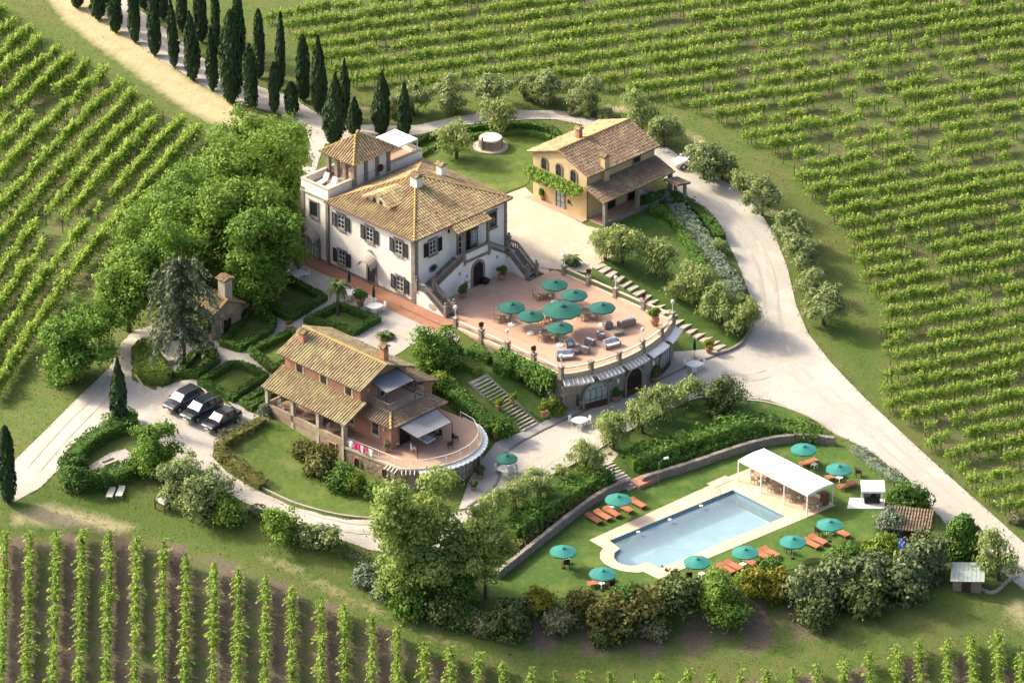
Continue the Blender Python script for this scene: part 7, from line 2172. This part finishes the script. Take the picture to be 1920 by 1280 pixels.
# ------------------------------------------------------------------ cars
def car_parts(paint, wagon=True):
    """x forward"""
    mb = MB()
    # body sections: x, half width, bottom, shoulder height, top of lower body
    S = [(-2.28,.72,.42,.74,.98),(-2.2,.82,.32,.80,1.04),(-1.6,.89,.26,.86,1.06),(-.6,.90,.24,.86,1.02),(.6,.90,.24,.84,.98),(1.1,.89,.25,.82,.95),(1.7,.86,.28,.76,.86),(2.1,.78,.33,.68,.76),(2.28,.62,.40,.60,.66)]
    ring = []
    for x, hw, zb, zs, zt in S:
        ring.append([(x,-hw*.86,zb),(x,-hw,zb+.16),(x,-hw,zs),(x,-hw*.84,zt),(x,0,zt+.03),(x,hw*.84,zt),(x,hw,zs),(x,hw,zb+.16),(x,hw*.86,zb)])
    n = len(ring[0]); vs = [p for r in ring for p in r]
    fs = [(i*n+k, (i+1)*n+k, (i+1)*n+(k+1) % n, i*n+(k+1) % n) for i in range(len(S)-1) for k in range(n)]
    fs += [tuple(range(n)), tuple(range(len(vs)-1, len(vs)-n-1, -1))]
    mb.add(vs, fs)
    xr = -2.05 if wagon else -1.6
    # roof and pillars
    roofp = [(xr+.25,.62,1.52),(-1.2,.66,1.58),(-.2,.66,1.58),(.35,.62,1.52)]
    mb.add([(x,s*hw,z) for x,hw,z in roofp for s in (-1,1)] + [(x,s*hw,z-.06) for x,hw,z in roofp for s in (-1,1)],
           [(2*i,2*i+2,2*i+3,2*i+1) for i in range(3)] + [(8,10,2,0),(10,12,4,2),(12,14,6,4),(1,3,11,9),(3,5,13,11),(5,7,15,13),(0,1,9,8),(7,6,14,15)])
    for s in (-1,1):
        for a, b in (((xr+.25,.62*s,1.49),(xr,.74*s,1.02)),((.35,.60*s,1.49),(1.08,.72*s,.95)),((-.35,.645*s,1.53),(-.3,.76*s,1.0)),((-1.2,.645*s,1.53),(-1.3,.76*s,1.03))): mb.bar(a, b, .07)
    body = mb.mesh('body'); body.materials.append(paint)
    g = MB()
    g.add([(.33,-.58,1.49),(.33,.58,1.49),(1.06,.70,.955),(1.06,-.70,.955)], [(0,1,2,3)])
    ws = g.mesh('windscreen'); ws.materials.append(M_carglass)
    g = MB()
    for s in (-1,1): g.add([(xr+.27,.615*s,1.49),(.33,.605*s,1.49),(1.03,.715*s,.965),(xr+.05,.735*s,1.03)], [(0,1,2,3)])
    sw = g.mesh('side_window'); sw.materials.append(M_carglass)
    g = MB().add([(xr+.23,-.58,1.49),(xr+.23,.58,1.49),(xr-.01,.70,1.04),(xr-.01,-.70,1.04)], [(0,1,2,3)])
    rw = g.mesh('rear_window'); rw.materials.append(M_carglass)
    out = [(body,'body',(0,0,0)),(ws,'windscreen',(0,0,0)),(sw,'side_window',(0,0,0)),(rw,'rear_window',(0,0,0))]
    ty = MB(); 
    n = 16
    def wheel_ring(r0, r1, y0, y1):
        q = MB(); q.tube((0,y0,0),(0,y1,0),r1,n=n); return q
    tm = wheel_ring(0,.33,-.11,.11).mesh('wheel'); tm.materials.append(M_tyre)
    rm = MB().tube((0,-.118,0),(0,.118,0),.21,n=12)
    rme = rm.mesh('rim'); rme.materials.append(M_steel)
    wheels = [((x,y,.33)) for x in (-1.38,1.42) for y in (-.82,.82)]
    li = MB().cbox((0,0,0),(.16,.34,.13)).mesh('headlight'); li.materials.append(M_lamp)
    pl = MB().box(2.285,2.30,-.26,.26,.42,.53).mesh('number_plate'); pl.materials.append(M_white)
    gr = MB().box(2.245,2.283,-.42,.42,.50,.62).mesh('grille'); gr.materials.append(M_iron)
    mr = MB().cbox((0,0,0),(.14,.2,.13)).mesh('mirror'); mr.materials.append(paint)
    rl = MB().bar((-1.7,0,0),(.1,0,0),.04).mesh('roof_rail'); rl.materials.append(M_steel)
    out += [(li,'headlight',(2.12,s*.56,.66)) for s in (-1,1)] + [(pl,'number_plate',(0,0,0)),(gr,'grille',(0,0,0))] + [(mr,'mirror',(.85,s*.98,1.02)) for s in (-1,1)]
    if wagon: out += [(rl,'roof_rail',(0,s*.6,1.6)) for s in (-1,1)]
    return out, tm, rme, wheels
M_tyre = mat('tyre', (.02,.02,.02), (.015,.015,.015), 5, .9)
M_lamp = mat('lamp_glass', (.75,.78,.8), (.65,.68,.7), 2, .1, spec=.8)
M_carglass = mat('car_glass', (.035,.045,.055), (.03,.04,.05), 1, .03, spec=1.0, coat=1.0)
def car(px, py, a, lab, paint, wagon, sc=1.0, grp=None):
    parts, tm, rm, wheels = car_parts(paint, wagon)
    g = GP(px, py)
    t = thing('car', lab, 'car', g + Vector((0,0,.04)), R(a), grp); t.scale = (sc,)*3
    for me, nm, l in parts: place(me, nm, t, l)
    for l in wheels:
        w_ = place(tm, 'wheel', t, l); place(rm, 'rim', w_)
M_car1 = mat('dark_grey_car_paint', (.035,.038,.05), (.033,.036,.048), 1, .25, spec=.6, coat=1.0)
M_car2 = mat('black_green_car_paint', (.012,.022,.024), (.011,.02,.022), 1, .2, spec=.6, coat=1.0)
M_car3 = mat('black_car_paint', (.012,.012,.014), (.011,.011,.013), 1, .2, spec=.6, coat=1.0)
M_car4 = mat('silver_car_paint', (.62,.63,.65), (.6,.61,.63), 1, .3, spec=.6, coat=1.0)
car(344,760,228,'dark grey car parked next to the box hedge bed, first of three', M_car1, True, 1.05, 'dark cars parked on the gravel')
car(378,778,228,'black green estate car with roof rails, middle of three parked cars', M_car2, True, 1.08, 'dark cars parked on the gravel')
car(416,797,228,'black car parked beside the golden hedge, last of three', M_car3, False, 1.0, 'dark cars parked on the gravel')
car(1296,309,205,'silver white car half hidden behind the olive trees at the road bend', M_car4, False, 1.0)
# ------------------------------------------------------------------ brick house terrace: table, chairs, towels
def PK(zx, zy, z=0.0):
    p = P(480+zx/3.765, 590+zy/3.765, ko[2]+z); return Vector((p[0], p[1], ko[2]+z+.01))
t = thing('table', 'table under a blue and white patterned cloth below the grey terrace awning', 'table', PK(1195,905), KYAW)
MB().box(-.85,.85,-.55,.55,.70,.74).build('tabletop', M_furn, t)
for x in (-.75,.75):
    for y in (-.45,.45): MB().box(x-.03,x+.03,y-.03,y+.03,0,.70).build('leg', M_furn, t)
cl = MB(); n = 10
for i in range(n):
    for j in range(n):
        q = []
        for a, b in ((i,j),(i+1,j),(i+1,j+1),(i,j+1)):
            u, v = (a/n*2-1)*1.12, (b/n*2-1)*.82
            dx, dy = max(0, abs(u)-.87), max(0, abs(v)-.57)
            q.append((u-math.copysign(dx*.7,u), v-math.copysign(dy*.7,v), .752-max(dx,dy)*.95))
        cl.add(q, [(0,1,2,3)])
mc = mat('patterned_cloth', (.78,.78,.80), (.20,.22,.38), 3.2, .85)
tag(cl.build('tablecloth', mc, None, PK(1195,905), KYAW), 'blue and white patterned cloth draped over the terrace table', 'tablecloth')
for zx, zy, a, lab, prt in ((990,935,40,'cushioned chair at the house corner on the brick house terrace',CH),(1110,965,100,'white chair alone near the terrace railing of the brick house',CHW),(1290,870,300,'chair at the far side of the patterned table',CHD),(1240,850,200,'chair behind the patterned table under the awning',CHD)):
    chair(prt, PK(zx, zy), R(a), lab, None)
M_redch = mat('red_canvas', (.28,.035,.03), (.22,.03,.025), 3, .8)
CHR = chair_parts(M_wood, M_redch)
chair(CHR, PK(1370,940), R(200), 'red deck chair on the open side of the brick house terrace', None)
chair(CHD, PK(1405,890), R(120), 'dark chair behind the red deck chair on the brick house terrace', None)
potted(0,0,.9,M_pinkfl,'flower pot with pale blooms at the brick house corner', loc=PK(925,965))
for x0, x1, c, lab in ((-3.35,-2.75,(.72,.77,.82),'pale blue towel hanging on the terrace railing'),(-2.6,-1.85,(.62,.03,.12),'crimson towel hanging on the terrace railing'),(-1.75,-1.2,(.70,.45,.48),'pale pink towel hanging beside the crimson one'),(-1.1,-.75,(.58,.04,.14),'small crimson towel on the terrace railing'),(-.65,.05,(.76,.70,.55),'cream towel nearest the flower pot')):
    m = MB(); y0 = -2.42
    for k in range(5):
        a, b = x0+(x1-x0)*k/5, x0+(x1-x0)*(k+1)/5
        f = lambda x: .03*math.sin(x*11)
        m.add([(a,y0-.05+f(a),.88),(b,y0-.05+f(b),.88),(b,y0-.10+f(b)*1.6,.22),(a,y0-.10+f(a)*1.6,.22)], [(0,1,2,3)])
        m.add([(a,y0+.05+f(a),.88),(b,y0+.05+f(b),.88),(b,y0-.05+f(b),.885),(a,y0-.05+f(a),.885)], [(0,1,2,3)])
        m.add([(a,y0+.05+f(a),.88),(b,y0+.05+f(b),.88),(b,y0+.06,.5),(a,y0+.06,.5)], [(0,1,2,3)])
    tag(m.build('towel', mat('towel_cloth', c, tuple(v*.85 for v in c), 3, .9), None, KW(0,-.28 if x0 < -1 else -.2,0), KYAW), lab, 'towel', 'towels on the terrace railing')
for (x, y), wh in zip(((-13.6,-1.5),(-9.8,-1.6),(-6.3,-1.5)), ('first porch bay beside the cars', 'middle porch bay', 'porch bay beside the towels')):
    table(TB, KW(x,y,.03), 'small table in the %s of the brick house' % wh, 'porch tables')
    for a, sd_ in ((.1, 'terrace'), (1.9, 'wall'), (3.4, 'parking')): chair(CHW, KW(x+.85*math.cos(a), y+.7*math.sin(a), .03), KYAW + a - math.pi/2, 'white chair, %s side of the table in the %s' % (sd_, wh), 'porch chairs')
# yellow house porch table
table(TBW, YW(1.4, 7.6, .07), 'white table in the porch of the yellow house', None)
for a, sd_ in ((.5, 'road'), (2.6, 'wall'), (4.6, 'lawn')): chair(CHW, YW(1.4+.8*math.cos(a), 7.6+.8*math.sin(a), .07), YYAW + a - math.pi/2, 'white chair, %s side of the yellow house porch table' % sd_, 'yellow house porch chairs')
# ------------------------------------------------------------------ trough garden, loungers and covered grill beside the lower lawn
g = GP(205, 872)
t = thing('stone_trough', 'pale rectangular stone trough inside the clipped hedge ring', 'trough', g, R(40))
MB().box(-.9,.9,-.45,-.33,-.1,.55).box(-.9,.9,.33,.45,-.1,.55).box(-.9,-.78,-.33,.33,-.1,.55).box(.78,.9,-.33,.33,-.1,.55).build('rim', M_stone_l, t)
MB().box(-.78,.78,-.33,.33,-.1,.35).build('basin', M_paving, t)
sheet('trough_paving', [(165,875),(205,850),(235,842),(258,862),(235,885),(185,895)], M_gravel_g, .06)
CHL = lounger_parts(M_cushion)
for px, py, lab in ((208,928,'cream sun lounger on the lower lawn below the hedge ring, drive side'),(226,926,'cream sun lounger on the lower lawn below the hedge ring, tree side')):
    t = thing('sun_lounger', lab, 'sun lounger', GP(px, py)+Vector((0,0,.03)), R(82), 'cream sun loungers on the lower lawn'); t.scale = (.95,)*3
    for me, nm, l in CHL: place(me, nm, t, l)
t = thing('covered_grill', 'garden grill on a wooden frame under a white cover beside the grey green tree', 'grill', GP(305, 955), R(-40))
MB().box(-.7,.7,-.45,.45,.75,.85).build('shelf', M_wood, t)
for x in (-.65,.65):
    for y in (-.4,.4): MB().box(x-.05,x+.05,y-.05,y+.05,-.1,1.15 if x < 0 else .75).build('leg', M_wood, t)
MB().cbox((.1,0,1.05),(.9,.6,.38)).cbox((.1,0,1.28),(.7,.45,.1)).build('cover', M_canvas, t)

# ------------------------------------------------------------------ odds and ends
t = thing('planter_wall', 'low L-shaped beige stone planter wall between the rounded boxwood and the cedar', 'wall', GP(305, 672), R(-62))
MB().box(-1.6,1.7,-.18,.18,-.3,.55).build('long_side', M_cream, t); MB().box(1.35,1.7,.181,2.0,-.3,.55).build('short_side', M_cream, t)
struct(MB().cbox((0,0,0), (2.6,1.2,.1)).build('deck_slab', M_stone_l, None, on_pool(1350, 903), R(41)))
tag(MB().lathe([(.3,0),(.5,.2),(.55,.45),(.3,.6)], 12).build('iron_vessel', M_iron, None, Vector(tuple(P(909,531,.02)))), 'dark round iron vessel beside the stair arch', 'vessel')  # plain dark round vessel
def person():
    p = P(876, 543, .02)
    sk = mat('skin', (.42,.26,.19), (.38,.23,.17), 3, .6)
    import bmesh
    def skin(name, pts, edges, m, parent=None):
        bm = bmesh.new(); lay = bm.verts.layers.skin.verify()
        vs = []
        for i, (x, y, z, r) in enumerate(pts):
            v = bm.verts.new((x, y, z)); v[lay].radius = (r, r*.85); v[lay].use_root = (i == 0); vs.append(v)
        for a, b in edges: bm.edges.new((vs[a], vs[b]))
        me = bpy.data.meshes.new(name); bm.to_mesh(me); bm.free(); me.materials.append(m)
        me.polygons.foreach_set('use_smooth', [True]*len(me.polygons))
        o = place(me, name, parent)
        s_ = o.modifiers.new('skin', 'SKIN'); s_.use_smooth_shade = True
        q = o.modifiers.new('smooth', 'SUBSURF'); q.levels = q.render_levels = 1
        return o
    P_ = [(0,0,.95,.13),(0,0,1.15,.12),(0,0,1.38,.14),(0,.01,1.50,.055),(0,0,1.60,.085),(0,0,1.70,.085)]
    E_ = [(0,1),(1,2),(2,3),(3,4),(4,5)]
    for s in (-1, 1):
        k = len(P_)
        P_ += [(s*.17,0,1.42,.06),(s*.24,.02,1.17,.045),(s*.25,-.08,.95,.035),(s*.25,-.12,.87,.035)]
        E_ += [(2,k),(k,k+1),(k+1,k+2),(k+2,k+3)]
        for f, (dx, L) in enumerate(((-.03,.07),(-.01,.08),(.01,.075),(.03,.06))):
            m = len(P_); P_ += [(s*.25+dx*.5,-.13+dx,.82,.009),(s*.25+dx*.4,-.12+dx,.82-L,.008)]; E_ += [(k+3,m),(m,m+1)]
        m = len(P_); P_ += [(s*.22,-.17,.85,.010),(s*.215,-.18,.80,.009)]; E_ += [(k+3,m),(m,m+1)]
        k = len(P_)
        P_ += [(s*.09,0,.85,.09),(s*.10,-.01,.48,.06),(s*.10,.02,.09,.04),(s*.11,-.12,.04,.035)]
        E_ += [(0,k),(k,k+1),(k+1,k+2),(k+2,k+3)]
    b = skin('person', P_, E_, sk); b.location = p; b.rotation_euler = (0, 0, VYAW + R(70))
    tag(b, 'person in white shirt and pale trousers standing beside the stair arch door', 'person')
    skin('shirt', [(0,0,.92,.15),(0,0,1.15,.145),(0,0,1.40,.16),(-.18,0,1.42,.075),(-.245,.02,1.15,.06),(.18,0,1.42,.075),(.245,.02,1.15,.06)], [(0,1),(1,2),(2,3),(3,4),(2,5),(5,6)], M_canvas, b)
    skin('trousers', [(0,0,.93,.145),(-.09,0,.84,.11),(-.10,-.01,.48,.08),(-.10,.02,.10,.06),(.09,0,.84,.11),(.10,-.01,.48,.08),(.10,.02,.10,.06)], [(0,1),(1,2),(2,3),(0,4),(4,5),(5,6)], M_cushion, b)
    skin('hair', [(0,.03,1.70,.085),(0,.02,1.765,.08)], [(0,1)], M_wood, b)
person()
